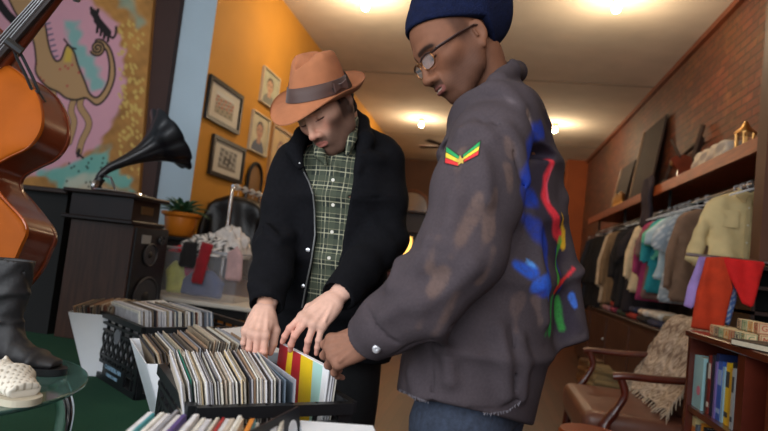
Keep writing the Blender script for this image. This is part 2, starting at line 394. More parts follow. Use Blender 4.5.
# ------------------------------------------------------------ ceiling lamps
bulb_m = mat('bulb_glow', (1, .8, .5), .3, emit=(1, .72, .38), estr=60)
def lamp(x, y, label):
    r = thing('ceiling_lamp', label, 'lamp', (x, y, H), 'bare bulb lamps on the ceiling')
    obj('base', MB().lathe([(.0, 0), (.06, 0), (.06, -.015), (.035, -.03), (.03, -.06), (.0, -.06)], (x, y, H), 16), mat('lamp_base', rgb(190, 160, 110), .5), r, True)
    pr = [(.0, -.05), (.018, -.06), (.035, -.10), (.04, -.125), (.03, -.155), (.0, -.165)]
    obj('bulb', MB().lathe(pr, (x, y, H), 16), bulb_m, r, True)
    l = bpy.data.lights.new('bulb_and_fill_light', 'POINT'); l.energy = LAMP_W; l.color = (1, .78, .52); l.shadow_soft_size = .04
    lo = bpy.data.objects.new('bulb_and_fill_light', l); lo.location = (0, 0, -.38); lo.parent = r; COL.objects.link(lo)
LAMP_W = 27
for (x, y, s) in ((-1.48, 5.6, 'lit bare bulb at the top of the picture above the felt hat'), (-1.46, 10.6, 'small lit bulb on the far ceiling between the two heads'),
                  (.92, 10.3, 'lit bulb on the far ceiling right of the painted jacket'), (.93, 5.45, 'lit bulb at the top of the picture right of the blue beanie')):
    lamp(x, y, s)
for (x, y) in ((-1.47, .6), (.93, .5), (-.3, 13.2)):  # unseen lights added to help brightness; no bulb modelled, near pair extends lamp grid
    l = bpy.data.lights.new('bulb_and_fill_light', 'POINT'); l.energy = LAMP_W*(.45 if y < 3 else 1.0); l.color = (1, .78, .52); l.shadow_soft_size = .06
    lo = bpy.data.objects.new('bulb_and_fill_light', l); lo.location = (x, y, 3.55); COL.objects.link(lo)
# smoke detector and ceiling fan
fx = on(449, 146, 2, 3.35)
r = thing('ceiling_fan', 'dark ceiling fan hanging between the two men far back', 'fan', (fx[0], fx[1], 3.8))
obj('rod', MB().tube([(fx[0], fx[1], 3.8), (fx[0], fx[1], 3.4)], .015), MATS['black_matte'], r, True)
obj('motor', MB().lathe([(0, .09), (.07, .08), (.1, .04), (.1, -.02), (.05, -.06), (0, -.06)], (fx[0], fx[1], 3.33)), MATS['black_matte'], r, True)
for k in range(5):
    an = k*2*PI/5+.3; u = Vector((math.cos(an), math.sin(an), 0))
    Rb = Matrix((u, Vector((-u[1], u[0], .18)).normalized(), Vector((0, 0, 1)))).transposed()
    obj('blade', MB().box(Vector((fx[0], fx[1], 3.33))+u*.36, (.5, .12, .01), R=Rb, bev=.004), MATS['dark_wood'], r)
# ------------------------------------------------------------ daylight from the shop window behind the camera, and the world
w = bpy.data.worlds.new('world'); SC.world = w; w.use_nodes = True
w.node_tree.nodes['Background'].inputs['Color'].default_value = (.75, .87, 1, 1); w.node_tree.nodes['Background'].inputs['Strength'].default_value = .55
def area(name, loc, tgt, sx, sy, e, col):
    l = bpy.data.lights.new(name, 'AREA'); l.shape = 'RECTANGLE'; l.size = sx; l.size_y = sy; l.energy = e; l.color = col
    o = bpy.data.objects.new(name, l); COL.objects.link(o); o.location = loc
    o.rotation_euler = (Vector(tgt)-Vector(loc)).to_track_quat('-Z', 'Y').to_euler(); return o
area('shop_window_daylight', (-1.15, -1.1, 2.0), (-.5, 2.0, 1.0), 4.4, 2.4, 112, (.93, .96, 1))
struct('wall_front', MB().b2((-5, YF-.1, 0), (2.3, YF, .55)).b2((-5, YF-.1, 3.3), (2.3, YF, H)).b2((1.2, YF-.1, .55), (2.3, YF, 3.3)), MATS['brown_paint'])
SC.view_settings.view_transform = 'Standard'; SC.view_settings.look = 'None'; SC.view_settings.gamma = 1; SC.view_settings.use_curve_mapping = False
SC.view_settings.exposure = 0.35
# ============================================================ music corner, left
# ---- dark cabinet behind the bass, speaker, radio, gramophone
r = thing('storage_cabinet', 'tall black cabinet standing between the bass and the wood speaker', 'cabinet', (-2.9, 3.2, .5))
obj('body', MB().b2((-3.6, 3.02, .5), (-2.46, 3.42, 1.32)), MATS['black_matte'], r)
obj('top_board', MB().box((-3.03, 3.2, 1.335), (1.2, .46, .03), bev=.006), MATS['dark_wood'], r)
sx0, sx1, sy0, sy1, sz0, sz1 = -2.4, -1.97, 3.0, 3.36, .5, 1.185
r = thing('floor_speaker', 'walnut floor speaker with black front under the old radio', 'speaker', ((sx0+sx1)/2, (sy0+sy1)/2, sz0))
obj('cabinet_body', MB().b2((sx0, sy0, sz0), (sx1-.02, sy1, sz1), bev=.004), MATS['walnut'], r)
obj('baffle', MB().b2((sx1-.021, sy0+.012, sz0+.012), (sx1-.008, sy1-.012, sz1-.012)), MATS['black_plastic'], r)
RX = Matrix(((0, 0, 1), (1, 0, 0), (0, 1, 0)))   # lathe z -> +x
def driver(nm, y, z, rad, lab=None):
    pr = [(rad, 0), (rad*1.02, .008), (rad*.93, .012), (rad*.88, .006), (rad*.45, -.03+.03), (rad*.3, .012), (rad*.2, .018), (0, .020)]
    o = obj(nm, MB().lathe(pr, (sx1-.012, y, z), 28, R=RX), mat('cone', rgb(24, 24, 27), .6), r, True)
    obj('ring', MB().lathe([(rad*.98, .008), (rad*1.06, .013), (rad*.99, .017), (rad*.95, .010)], (sx1-.012, y, z), 28, R=RX), mat('driver_ring', rgb(70, 70, 74), .5, .3), r, True)
driver('midrange_driver', sy0+.17, 1.02-.0, .065); driver('woofer', sy0+.18, .76, .125)
driver('tweeter', sy0+.27, 1.11, .026)
obj('badge', MB().b2((sx1-.009, sy0+.07, 1.085), (sx1-.004, sy0+.16, 1.135)), mat('badge', rgb(150, 150, 148), .4), r)
# radio / gramophone base
r = thing('gramophone_cabinet', 'low dark wooden gramophone cabinet on the walnut speaker', 'cabinet', (-2.15, 3.18, sz1))
g = MB().b2((-2.44, 2.96, sz1), (-1.98, 3.30, sz1+.025), bev=.006).b2((-2.41, 2.99, sz1+.025), (-2.01, 3.27, sz1+.15)).b2((-2.45, 2.95, sz1+.15), (-1.97, 3.31, sz1+.175), bev=.008)
obj('body', g, mat('ebony', rgb(34, 20, 18), .32, nscale=6, namt=.3), r)
obj('turntable', MB().lathe([(0, 0), (.14, 0), (.145, .008), (.14, .016), (0, .016)], (-2.2, 3.13, sz1+.175), 32), MATS['black_matte'], r, True)
obj('turntable_rim', MB().lathe([(.146, .004), (.150, .009), (.146, .014), (.142, .009)], (-2.2, 3.13, sz1+.175), 32), MATS['chrome'], r, True)
obj('dial', MB().box((-2.006, 3.13, sz1+.09), (.01, .12, .05), bev=.003), mat('brass_dark', rgb(120, 92, 60), .35, .7), r)
# horn: eight petals on a curved spine
def horn():
    r = thing('gramophone_horn', 'big black flared gramophone horn on the dark cabinet', 'horn', (-2.36, 3.1, 1.36))
    P = [at(99, 190, 3.72), at(98, 182, 3.72), at(101, 175, 3.72), at(108, 169, 3.74), at(118, 164, 3.76), at(132, 158, 3.80), at(146, 152, 3.84), at(158, 146, 3.88), at(166, 142, 3.90), at(171, 139.5, 3.92)]
    rad = [.022, .022, .024, .027, .032, .045, .072, .12, .175, .235]
    # smooth resample
    n = 40; pts = []; rs = []
    for i in range(n+1):
        t = i/n*(len(P)-1); k = min(int(t), len(P)-2); f = t-k
        p0, p1, p2, p3 = P[max(k-1, 0)], P[k], P[k+1], P[min(k+2, len(P)-1)]
        pts.append(.5*((2*p1)+(p2-p0)*f+(2*p0-5*p1+4*p2-p3)*f*f+(3*p1-p0-3*p2+p3)*f**3)); 
        r0, r1, r2, r3 = rad[max(k-1, 0)], rad[k], rad[k+1], rad[min(k+2, len(P)-1)]
        rs.append(.5*((2*r1)+(r2-r0)*f+(2*r0-5*r1+4*r2-r3)*f*f+(3*r1-r0-3*r2+r3)*f**3))
    N = 64; vs = []; a = None
    for i, p in enumerate(pts):
        t = (pts[min(i+1, n)]-pts[max(i-1, 0)]).normalized()
        if a is None: a = t.cross(Vector((0, 1, 0))).normalized()
        a = (a-t*a.dot(t)).normalized(); b = t.cross(a); pe = min(1, max(0, (i-14)/20))
        for k in range(N):
            th = 2*PI*k/N; q = abs(math.sin(th*4)); rr = rs[i]*(1-.10*pe*(1-q)**1.5); vs.append(p+(a*math.cos(th)+b*math.sin(th))*rr)
    fs = [(i*N+k, i*N+(k+1) % N, (i+1)*N+(k+1) % N, (i+1)*N+k) for i in range(n) for k in range(N)]
    # inner skin
    m = MB(); m.add(vs, fs)
    cent = [pts[i] for i in range(n+1)]
    vi = [cent[i//N]+(Vector(v)-cent[i//N])*.965 for i, v in enumerate(vs)]; m.add(vi, [f[::-1] for f in fs])
    o = len(vs); m.f += [(n*N+k, n*N+(k+1) % N, o+n*N+(k+1) % N, o+n*N+k) for k in range(N)]; m.mi += [0]*N
    obj('horn_bell', m, mat('horn_black', rgb(22, 20, 24), .36, nscale=8, namt=.3, coat=.2), r, True, sharp=60)
    obj('elbow', MB().tube([at(101, 178, 3.72)]+[at(97, 184, 3.71), at(97, 190, 3.7)], .03), MATS['black_plastic'], r, True)
    q = at(96, 186, 3.68)
    obj('sound_box', MB().lathe([(0, -.012), (.035, -.012), (.04, 0), (.035, .012), (0, .012)], q, 20, R=RX), MATS['steel'], r, True)
    obj('support_arm', MB().tube([(-2.3, 3.25, 1.36), (-2.33, 3.2, 1.46), at(105, 176, 3.74)], .008), MATS['steel'], r, True)
horn()
# ---- plant in an ochre pot on a dark stand
pc = Vector((-2.37, 4.16, 0))
r = thing('plant_stand', 'dark stand holding the ochre flowerpot', 'stand', (pc[0], pc[1], 0))
obj('stand_top', MB().box(pc+Vector((0, 0, 1.125)), (.5, .42, .03), bev=.006), MATS['black_matte'], r)
obj('stand_body', MB().box(pc+Vector((0, 0, .58)), (.46, .38, 1.06)), MATS['black_matte'], r)
obj('stand_plinth', MB().box(pc+Vector((0, 0, .025)), (.48, .4, .05)), MATS['black_matte'], r)
r = thing('potted_succulent', 'spiky green plant in an ochre flowerpot beside the gramophone', 'plant', (pc[0], pc[1], 1.14))
pr = [(0, 0), (.075, 0), (.10, .02), (.118, .1), (.122, .15), (.150, .165), (.155, .185), (.145, .19), (.115, .175), (.105, .165), (0, .165)]
obj('flowerpot', MB().lathe(pr, pc+Vector((0, 0, 1.14)), 32), mat('ochre_glaze', rgb(204, 118, 30), .35, nscale=4, namt=.08, coat=.3), r, True)
obj('soil', MB().lathe([(0, .168), (.10, .168), (.10, .172), (0, .175)], pc+Vector((0, 0, 1.14)), 20), mat('soil', rgb(40, 28, 20), .95), r)
lf = MB()
for k in range(26):
    an = k*2.4; el = .15+.95*(k/26); ln = .25-.04*(k/26); c0 = pc+Vector((0, 0, 1.31)); u = Vector((math.cos(an)*math.cos(el), math.sin(an)*math.cos(el), math.sin(el)))
    pts = [c0+u*ln*t+Vector((0, 0, -.05*t*t+.02*math.sin(t*PI))) for t in (0, .25, .5, .75, 1)]
    lf.tube(pts, [.014, .022, .022, .014, .002], 8, flat=.35)
obj('leaves', lf, mat('leaf', rgb(48, 84, 52), .5, nscale=20, namt=.3), r, True)
# ---- table with the bin of scarves
r = thing('side_table', 'white topped table with chrome legs under the clear bin', 'table', (-1.72, 3.8, 0))
obj('table_top', MB().b2((-2.28, 3.5, .72), (-1.28, 4.1, .75), bev=.006), mat('laminate', rgb(222, 216, 206), .5, nscale=5, namt=.05), r)
obj('apron', MB().b2((-2.24, 3.54, .66), (-1.32, 4.06, .72)), MATS['black_matte'], r)
for x, y in ((-2.22, 3.55), (-1.46, 3.53), (-2.22, 4.04), (-1.36, 4.04)): obj('leg', MB().tube([(x, y, 0), (x, y, .72)], .014), MATS['chrome'], r, True)
bx0, bx1, by0, by1, bz0, bz1 = -2.13, -1.60, 3.60, 3.95, .752, 1.07
r = thing('storage_bin', 'clear plastic bin stuffed with scarves on the white table', 'bin', (-1.85, 3.78, bz0))
t = .006; sh = MB()
def quadbox(m, lo, hi): m.b2(lo, hi)
for lo, hi in (((bx0, by0, bz0), (bx1, by0+t, bz1)), ((bx0, by1-t, bz0), (bx1, by1, bz1)), ((bx0, by0, bz0), (bx0+t, by1, bz1)), ((bx1-t, by0, bz0), (bx1, by1, bz1)), ((bx0, by0, bz0), (bx1, by1, bz0+t))): sh.b2(lo, hi)
obj('bin_shell', sh, mat('clear_plastic', rgb(220, 225, 235), .25, alpha=.10), r)
rm = MB(); rm.tube([(bx0, by0, bz1), (bx1, by0, bz1), (bx1, by1, bz1), (bx0, by1, bz1)], .009, 6, closed=True)
obj('rim', rm, mat('rim_plastic', rgb(190, 195, 205), .3, alpha=.45), r, True)
def wob(a, k, s=0): return lambda X, Z: a*np.sin(X*k+s+Z*3)+a*.6*np.sin(Z*k*.7+s*2+X*5)
def cloth(name, label, cat, poly, col, M, thick=.03, group=None, fold=None, colf=None, res=.015, col2=None, nscale=0, rough=.9, edge=.03, sheen=.3):
    key = 'cloth_%d_%d_%d_%d' % (*[int(c*999) for c in col], nscale)
    m = mat(key, col, rough, nscale=nscale or 14, namt=.18, vcol=colf is not None, sheen=sheen, col2=col2, bump=.25, bscale=180)
    o = puff(name, poly, thick, m, None, res, fold or wob(.006, 40), colf, M, edge)
    return tag(o, label, cat, group)
def MY(o, yaw=0, pitch=0):    # local x,z plane facing -y at o
    return Matrix.Translation(o) @ Matrix.Rotation(yaw, 4, 'Z') @ Matrix.Rotation(pitch, 4, 'X')
yy = by0+.045
cloth('scarf', 'yellow cloth bunched at the left end of the clear bin', 'scarf', [(-.03, .0), (.09, 0), (.1, .1), (.07, .2), (.0, .22), (-.05, .15)], rgb(206, 206, 96), MY((bx0+.05, yy, bz0+.012)), .05)
cloth('scarf', 'pink cloth pressed inside the clear bin', 'scarf', [(0, 0), (.16, .02), (.2, .12), (.15, .22), (.03, .23), (-.03, .12)], rgb(206, 70, 106), MY((bx0+.10, yy+.03, bz0+.05)), .05)
cloth('scarf', 'grey blue cloth bundled inside the clear bin', 'scarf', [(0, 0), (.30, 0), (.31, .11), (.22, .18), (.09, .17), (.0, .1)], rgb(84, 92, 130), MY((bx0+.12, yy-.004, bz0+.012)), .05)
cloth('scarf', 'black cloth hanging over the rim of the clear bin', 'scarf', [(0, 0), (.13, 0), (.12, .17), (.02, .17)], rgb(22, 20, 24), MY((bx0+.11, by0-.02, bz1-.12)), .02, fold=lambda X, Z: .004*np.sin(X*50)+.03*np.clip(Z-.12, 0, 1)*3)
cloth('scarf', 'dark red scarf with pale fringe hanging down the clear bin', 'scarf', [(0, 0), (.085, .0), (.125, .27), (.04, .28)], rgb(150, 20, 34), MY((bx0+.22, by0-.022, bz1-.22)), .02, fold=lambda X, Z: .003*np.sin(X*60)+.03*np.clip(Z-.22, 0, 1)*3)
fr = MB()
for k in range(7): fr.tube([(bx0+.3+k*.012, by0-.022, bz1-.215), (bx0+.293+k*.012, by0-.026, bz1-.25)], .0022, 4)
tag(obj('fringe', fr, mat('fringe', rgb(220, 200, 200), .9)), 'pale fringe at the foot of the dark red scarf', 'fringe')
bpy.data.objects.remove(bpy.data.objects['fringe'])
def heap(name, label, c, sz, col, spots=None, seed=1, colf=None):
    n, m = 40, 20; vs = []; cs = []; rs = random.Random(seed); ph = [rs.uniform(0, 6) for _ in range(6)]
    for j in range(m+1):
        for i in range(n):
            th = 2*PI*i/n; f = j/m*PI/2; rr = math.cos(f); x = math.cos(th)*rr; y = math.sin(th)*rr; z = math.sin(f)
            w_ = 1+.13*math.sin(5*th+ph[0]+4*f)+.08*math.sin(9*th+ph[1]-6*f)+.05*math.sin(14*f+ph[2]+3*th)
            vs.append((c[0]+x*sz[0]*w_, c[1]+y*sz[1]*w_, c[2]+z*sz[2]*w_)); cs.append(colf(x, y, z, i, j) if colf else (1, 1, 1))
    fs = [(j*n+i, j*n+(i+1) % n, (j+1)*n+(i+1) % n, (j+1)*n+i) for j in range(m) for i in range(n)]+[tuple(range(n))[::-1]]
    return tag(mk(name, vs, fs, mat('heap_'+name+label[:8], col, .9, vcol=colf is not None, sheen=.2, nscale=30 if not colf else 0, bump=.2, bscale=160), None, None, cs, True), label, 'scarf')
zeb = lambda x, y, z, i, j: ((.82, .8, .78) if (math.sin(x*26+3*math.sin(y*9+z*8)) > -.1) else (.02, .02, .02))
heap('scarf', 'white and black animal print scarf heaped on top of the clear bin', (bx0+.25, by0+.13, bz1-.03), (.19, .14, .13), (1, 1, 1), colf=zeb)
heap('scarf', 'plain white cloth at the top of the clear bin', (bx0+.36, by0+.20, bz1-.03), (.14, .12, .19), rgb(214, 208, 204), seed=5)
heap('scarf', 'bright red cloth at the left rim of the clear bin', (bx0+.10, by0+.10, bz1-.03), (.10, .10, .05), rgb(190, 24, 36), seed=8)
cloth('scarf', 'pale pink cloth draped over the right end of the clear bin', 'scarf', [(0, -.02), (.12, -.02), (.11, .15), (.06, .21), (0, .16)], rgb(196, 160, 160), MY((bx1-.07, by0-.03, bz1-.15)), .03)
# ---- garment rail with black leather jackets
rk = thing('garment_rail', 'chrome garment rail carrying black jackets by the yellow wall', 'clothes rack', (-2.05, 4.9, 0))
A0 = on(229, 240, 1, 4.6); A1 = on(233, 186, 1, 4.6); B1 = on(270, 196, 0, -1.92)
ax, az = A1[0], A1[2]
obj('upright', MB().tube([(ax, 4.6, .02), (ax, 4.6, az-.02), (ax+.0, 4.63, az)], .016), MATS['chrome'], rk, True)
obj('upright', MB().tube([(ax, 6.6, .02), (ax, 6.6, az-.02), (ax, 6.57, az)], .016), MATS['chrome'], rk, True)
obj('rail', MB().tube([(ax, 4.6, az), (ax, 6.6, az)], .014), MATS['chrome'], rk, True)
for yy in (4.6, 6.6): obj('foot', MB().box((ax, yy, .02), (.5, .04, .03), bev=.006), MATS['chrome'], rk)
def garment_poly(w=.23, h=.7, sl=.55, slw=.085, neck=.07, flare=1.1):
    """shirt outline in x,z with the hook point at 0,0; shoulders start below"""
    R_ = [(neck, -.045), (w*.8, -.09), (w, -.13), (w+slw*1.0, -.13-sl*.5), (w+slw*1.05, -.13-sl), (w+slw*.1, -.13-sl-.01), (w-.03, -.13-sl*.52), (w*.93, -.26), (w*.95, -.5), (w*flare, -h)]
    return R_+[(-x, z) for x, z in R_[::-1]]
LEA = mat('leather', rgb(16, 14, 15), .38, nscale=12, namt=.4, bump=.4, bscale=40)
for k in range(9):
    y = 4.72+k*.16
    pl = garment_poly(.23+.02*random.random(), .72+.1*random.random(), .58)
    g_ = thing('leather_jacket', 'black leather jacket hanging on the chrome rail by the yellow wall', 'jacket', (ax, y, az-.03), 'black jackets on the chrome rail')
    puff('jacket_body', pl, .085, LEA, g_, .022, wob(.012, 26, k), None, MY((ax, y, az-.03), .25+.1*random.random()), .06)
    obj('hanger', MB().tube([(ax, y, az+.018), (ax+.018, y, az+.01), (ax+.014, y, az-.02), (ax, y, az-.04), (ax, y, az-.07)], .003, 6), MATS['steel'], g_, True)
for k in range(7):   # white ring size markers
    tg = thing('size_ring', 'small pale size ring threaded on the chrome rail', 'ring', (ax, 4.68+k*.16, az), 'size rings on the chrome rail')
    obj('ring_disc', MB().lathe([(.014, -.002), (.03, -.002), (.03, .002), (.014, .002)], (ax, 4.68+k*.16, az), 16, R=Matrix(((1, 0, 0), (0, 0, 1), (0, -1, 0)))), mat('ring_white', rgb(190, 180, 165), .4), tg)
# ---- pictures on the yellow wall
def frame(px4, label, fcol, fw, mat_in, pict, yb=-2.43, tl=.0):
    """axis-aligned on the wall plane x=-2.43 : y0,y1,z0,z1"""
    y0, y1, z0, z1 = px4
    r = thing('framed_picture', label, 'picture', (XL+.015, (y0+y1)/2, (z0+z1)/2), 'pictures on the yellow wall')
    X = XL; m = MB()
    for lo, hi in (((X, y0, z0), (X+.03, y1, z0+fw)), ((X, y0, z1-fw), (X+.03, y1, z1)), ((X, y0, z0+fw), (X+.03, y0+fw, z1-fw)), ((X, y1-fw, z0+fw), (X+.03, y1, z1-fw))): m.b2(lo, hi)
    obj('frame', m, fcol, r)
    obj('mount', MB().b2((X, y0+fw, z0+fw), (X+.012, y1-fw, z1-fw)), mat_in, r)
    pict(r, X+.013, y0+fw, y1-fw, z0+fw, z1-fw)
def pic(colfn, my, mz, n=40):
    def f(r, X, y0, y1, z0, z1):
        a, b = y0+(y1-y0)*my, y1-(y1-y0)*my; c, d = z0+(z1-z0)*mz, z1-(z1-z0)*mz
        gy, gz = np.meshgrid(np.linspace(0, 1, n), np.linspace(0, 1, n), indexing='ij'); C = colfn(gy, gz)
        V = np.stack([np.full(gy.size, X), (a+gy*(b-a)).ravel(), (c+gz*(d-c)).ravel()], 1); idx = np.arange(n*n).reshape(n, n)
        q = np.stack([idx[:-1, :-1], idx[1:, :-1], idx[1:, 1:], idx[:-1, 1:]], -1).reshape(-1, 4)
        mk('print', V, q, mat('print_ink', (1, 1, 1), .5, vcol=True), r, cols=C.reshape(-1, 3))
    return f
def lay(C, mask, col): C[mask] = col
def photo_red(u, v):
    C = np.ones(u.shape+(3,))*np.array(rgb(176, 166, 150)); s = np.sin(u*23+v*7)*np.sin(v*19-u*5)
    lay(C, v < .35, rgb(150, 140, 120)); lay(C, (s > .25) & (v > .3) & (v < .8), rgb(160, 72, 50)); lay(C, (s < -.5), rgb(90, 84, 78)); lay(C, (v > .82), rgb(200, 200, 196)); return C
def photo_bw(u, v):
    C = np.ones(u.shape+(3,))*np.array(rgb(158, 156, 150)); s = np.sin(u*17+v*9)*np.sin(v*13-u*8)
    lay(C, (s > .1), rgb(96, 92, 92)); lay(C, ((u-.5)**2+(v-.45)**2 < .05) & (s > -.3), rgb(52, 50, 54)); lay(C, v < .15, rgb(120, 110, 100)); return C
def portrait(bg, skin, hair, top):
    def f(u, v):
        C = np.ones(u.shape+(3,))*np.array(bg); C *= (1+.06*np.sin(u*9+v*14))[..., None]
        lay(C, ((u-.5)**2/.13+(v-.05)**2/.09 < 1), top); lay(C, (abs(u-.5) < .09) & (v > .25) & (v < .5), skin); lay(C, ((u-.5)**2/.045+(v-.62)**2/.05 < 1), hair)
        lay(C, ((u-.5)**2/.032+(v-.57)**2/.04 < 1), skin)
        for e in (.42, .58): lay(C, ((u-e)**2+(v-.6)**2*2 < .0008), (.05, .04, .04))
        lay(C, (abs(u-.5) < .07) & (abs(v-.46) < .012), rgb(140, 70, 60)); return C
    return f
bf = mat('black_frame', rgb(24, 20, 18), .3); mt = mat('mount_board', rgb(206, 200, 188), .8); cf = mat('cream_frame', rgb(206, 190, 160), .6)
def fr_ext(a, b, c, d):
    pa, pb, pc_, pd = [on(*p, 0, XL+.02) for p in (a, b, c, d)]; return (pa[1]+pd[1])/2, (pb[1]+pc_[1])/2, (pc_[2]+pd[2])/2, (pa[2]+pb[2])/2
frame(fr_ext((211, 74), (243, 96), (239, 135), (205, 118)), 'black framed colour photo in a wide pale mount, upper one by the blue wall', bf, .035, mt, pic(photo_red, .2, .18))
frame(fr_ext((215, 133), (246, 150), (241, 184), (208, 174)), 'black framed grey photo in a wide pale mount, lower one by the blue wall', bf, .035, mt, pic(photo_bw, .2, .18))
frame(fr_ext((264, 68), (281, 77), (276, 110), (260, 103)), 'painted portrait of a face on an unframed cream canvas, highest on the wall', cf, .012, cf, pic(portrait(rgb(178, 176, 150), rgb(190, 150, 122), rgb(60, 46, 40), rgb(120, 120, 112)), 0, 0))
frame(fr_ext((253, 110), (271, 119), (266, 157), (249, 150)), 'painted portrait of a figure in a blue top on canvas, below the higher portrait', cf, .012, cf, pic(portrait(rgb(186, 176, 146), rgb(168, 116, 86), rgb(40, 32, 30), rgb(52, 64, 92)), 0, 0))
frame(fr_ext((274, 124), (293, 134), (285, 190), (266, 182)), 'large pale framed portrait on the wall half hidden by the black coat', mat('oak_frame', rgb(170, 130, 84), .5), .03, cf, pic(portrait(rgb(196, 160, 100), rgb(186, 140, 106), rgb(120, 70, 40), rgb(150, 100, 60)), .04, .04))
# oval mirror-like arched frame above the rail
c = on(255, 180, 0, XL+.03)
r = thing('wall_mirror', 'dark arched mirror leaning on the yellow wall above the rail', 'mirror', c)
pts = [c+Vector((0, math.cos(a_)*.17, math.sin(a_)*.17)) for a_ in np.linspace(0, PI, 16)]; pts = [c+Vector((0, .17, -.3))]+pts+[c+Vector((0, -.17, -.3))]
obj('arch', MB().tube(pts, .018, 8), MATS['black_matte'], r, True)
obj('backing', MB().hexa([p+Vector((-.01, 0, 0)) for p in pts], [p+Vector((-.004, 0, 0)) for p in pts]), mat('arch_back', rgb(130, 90, 40), .5), r)
# ---- far end: mirror/picture, lamp, dark shelf, between the two men
c = on(409, 195, 1, 13.5)
r = thing('arched_mirror', 'arched mirror on the dark far wall between the men', 'mirror', (c[0], 14.25, 2.1))
pts = [(c[0]+math.cos(a_)*.42, 14.27, 2.45+math.sin(a_)*.42) for a_ in np.linspace(0, PI, 14)]; pts = [(c[0]+.42, 14.27, 1.5)]+pts+[(c[0]-.42, 14.27, 1.5)]
obj('mirror_frame', MB().tube(pts+[pts[0]], .04, 8), mat('gilt', rgb(96, 56, 36), .5), r, True)
obj('mirror_glass', MB().hexa([(p[0], 14.29, p[2]) for p in pts], [(p[0], 14.275, p[2]) for p in pts]), mat('mirror_glass', rgb(120, 124, 130), .15, .9), r)
c = on(404, 247, 1, 9.0)
r = thing('table_lamp', 'glowing yellow table lamp far back between the men', 'lamp', (c[0], 9.0, .9))
obj('lamp_shade', MB().lathe([(.15, -.17), (.11, .17), (.105, .17), (.145, -.17)], (c[0], 9, c[2]), 24), mat('shade_glow', rgb(230, 170, 70), .8, emit=(1, .55, .12), estr=1.6), r, True)
obj('lamp_base', MB().lathe([(.0, .92), (.09, .92), (.09, .94), (.03, .97), (.05, 1.05), (.02, c[2]-.16), (0, c[2]-.1)], (c[0], 9, 0), 20), MATS['mahogany'], r, True)
r = thing('side_cabinet', 'dark wooden cabinet under the glowing lamp', 'cabinet', (c[0], 9.0, 0))
obj('body', MB().b2((c[0]-.6, 8.75, 0), (c[0]+.5, 9.3, .9)), MATS['dark_wood'], r); obj('top_board', MB().b2((c[0]-.63, 8.72, .9), (c[0]+.53, 9.33, .92)), MATS['mahogany'], r)
for i in range(3): 
    d_ = obj('drawer', MB().b2((c[0]-.55, 8.73, .1+.27*i), (c[0]+.45, 8.75, .33+.27*i)), MATS['mahogany'], r); obj('knob', MB().lathe([(0, -.02), (.02, -.015), (.01, 0)], (c[0], 8.71, .22+.27*i), 10, R=Matrix(((1, 0, 0), (0, 0, -1), (0, 1, 0)))), MATS['steel'], d_, True)
r = thing('tall_shelf', 'tall dark shelf unit standing far back on the left', 'shelf', (-1.9, 11.5, 0))
obj('body', MB().b2((-2.4, 11.3, 0), (-1.2, 11.7, .1)).b2((-2.4, 11.66, 0), (-1.2, 11.7, 2.1)).b2((-2.4, 11.3, .1), (-2.36, 11.7, 2.1)).b2((-1.24, 11.3, .1), (-1.2, 11.7, 2.1)), MATS['dark_wood'], r)
for k in range(5): obj('shelf_board', MB().b2((-2.36, 11.3, .5+k*.4), (-1.24, 11.66, .53+k*.4)), MATS['dark_wood'], r)
# ============================================================ record crates
rnd = random.Random(11)
def sleeve_m(i):
    pal = [(206, 200, 186), (226, 222, 212), (176, 160, 136), (134, 118, 98), (84, 74, 70), (44, 44, 52), (198, 196, 200), (150, 150, 156), (120, 70, 56), (212, 190, 150), (96, 110, 124), (160, 130, 104), (60, 52, 48), (190, 176, 160), (216, 214, 216), (108, 96, 84)]
    return mat('sleeve_%d' % i, rgb(*pal[i]), .6, nscale=22, namt=.22)
SPEC = {n: mat('sleeve_'+n, rgb(*c), .5, nscale=10, namt=.1) for n, c in dict(red=(176, 34, 40), yellow=(226, 190, 30), green=(20, 112, 92), blue=(40, 70, 150), teal=(70, 160, 170), orange=(210, 130, 50), purple=(86, 70, 130), pink=(200, 140, 150), white=(232, 232, 234)).items()}
def album_mesh(t, m, m2, sz=.313):
    mb = MB(); mb.box((0, 0, sz/2), (t, sz, sz), bev=.0012)
    # cover face in a second tone: thin print panel
    mb.box((-t/2-.0002, 0, sz/2), (.0006, sz*.93, sz*.93), mi=1); mb.box((t/2+.0002, 0, sz/2), (.0006, sz*.93, sz*.93), mi=1)
    me = bpy.data.meshes.new('record_album'); me.from_pydata(mb.v, [], mb.f); me.materials.append(m); me.materials.append(m2); me.polygons.foreach_set('material_index', mb.mi); me.update(); return me
AM = {}
def album(loc, u, v, lean, t, mi, mi2, label, group, dz=0, sz=.313):
    """u = stacking direction, v = direction along the sleeve's width; lean tips the top towards +u"""
    key = (round(t*2000), str(mi), str(mi2), sz)
    gm = lambda q: SPEC[q] if isinstance(q, str) else sleeve_m(q)
    if key not in AM: AM[key] = album_mesh(t, gm(mi), gm(mi2), sz)
    o = bpy.data.objects.new('record_album', AM[key]); COL.objects.link(o)
    w = Vector((0, 0, 1)); up = (w*math.cos(lean)+u*math.sin(lean)); uu = (u*math.cos(lean)-w*math.sin(lean))
    o.matrix_world = frameM(loc, uu, v, up) @ Matrix.Translation((0, 0, dz))
    return tag(o, label, 'record', group)
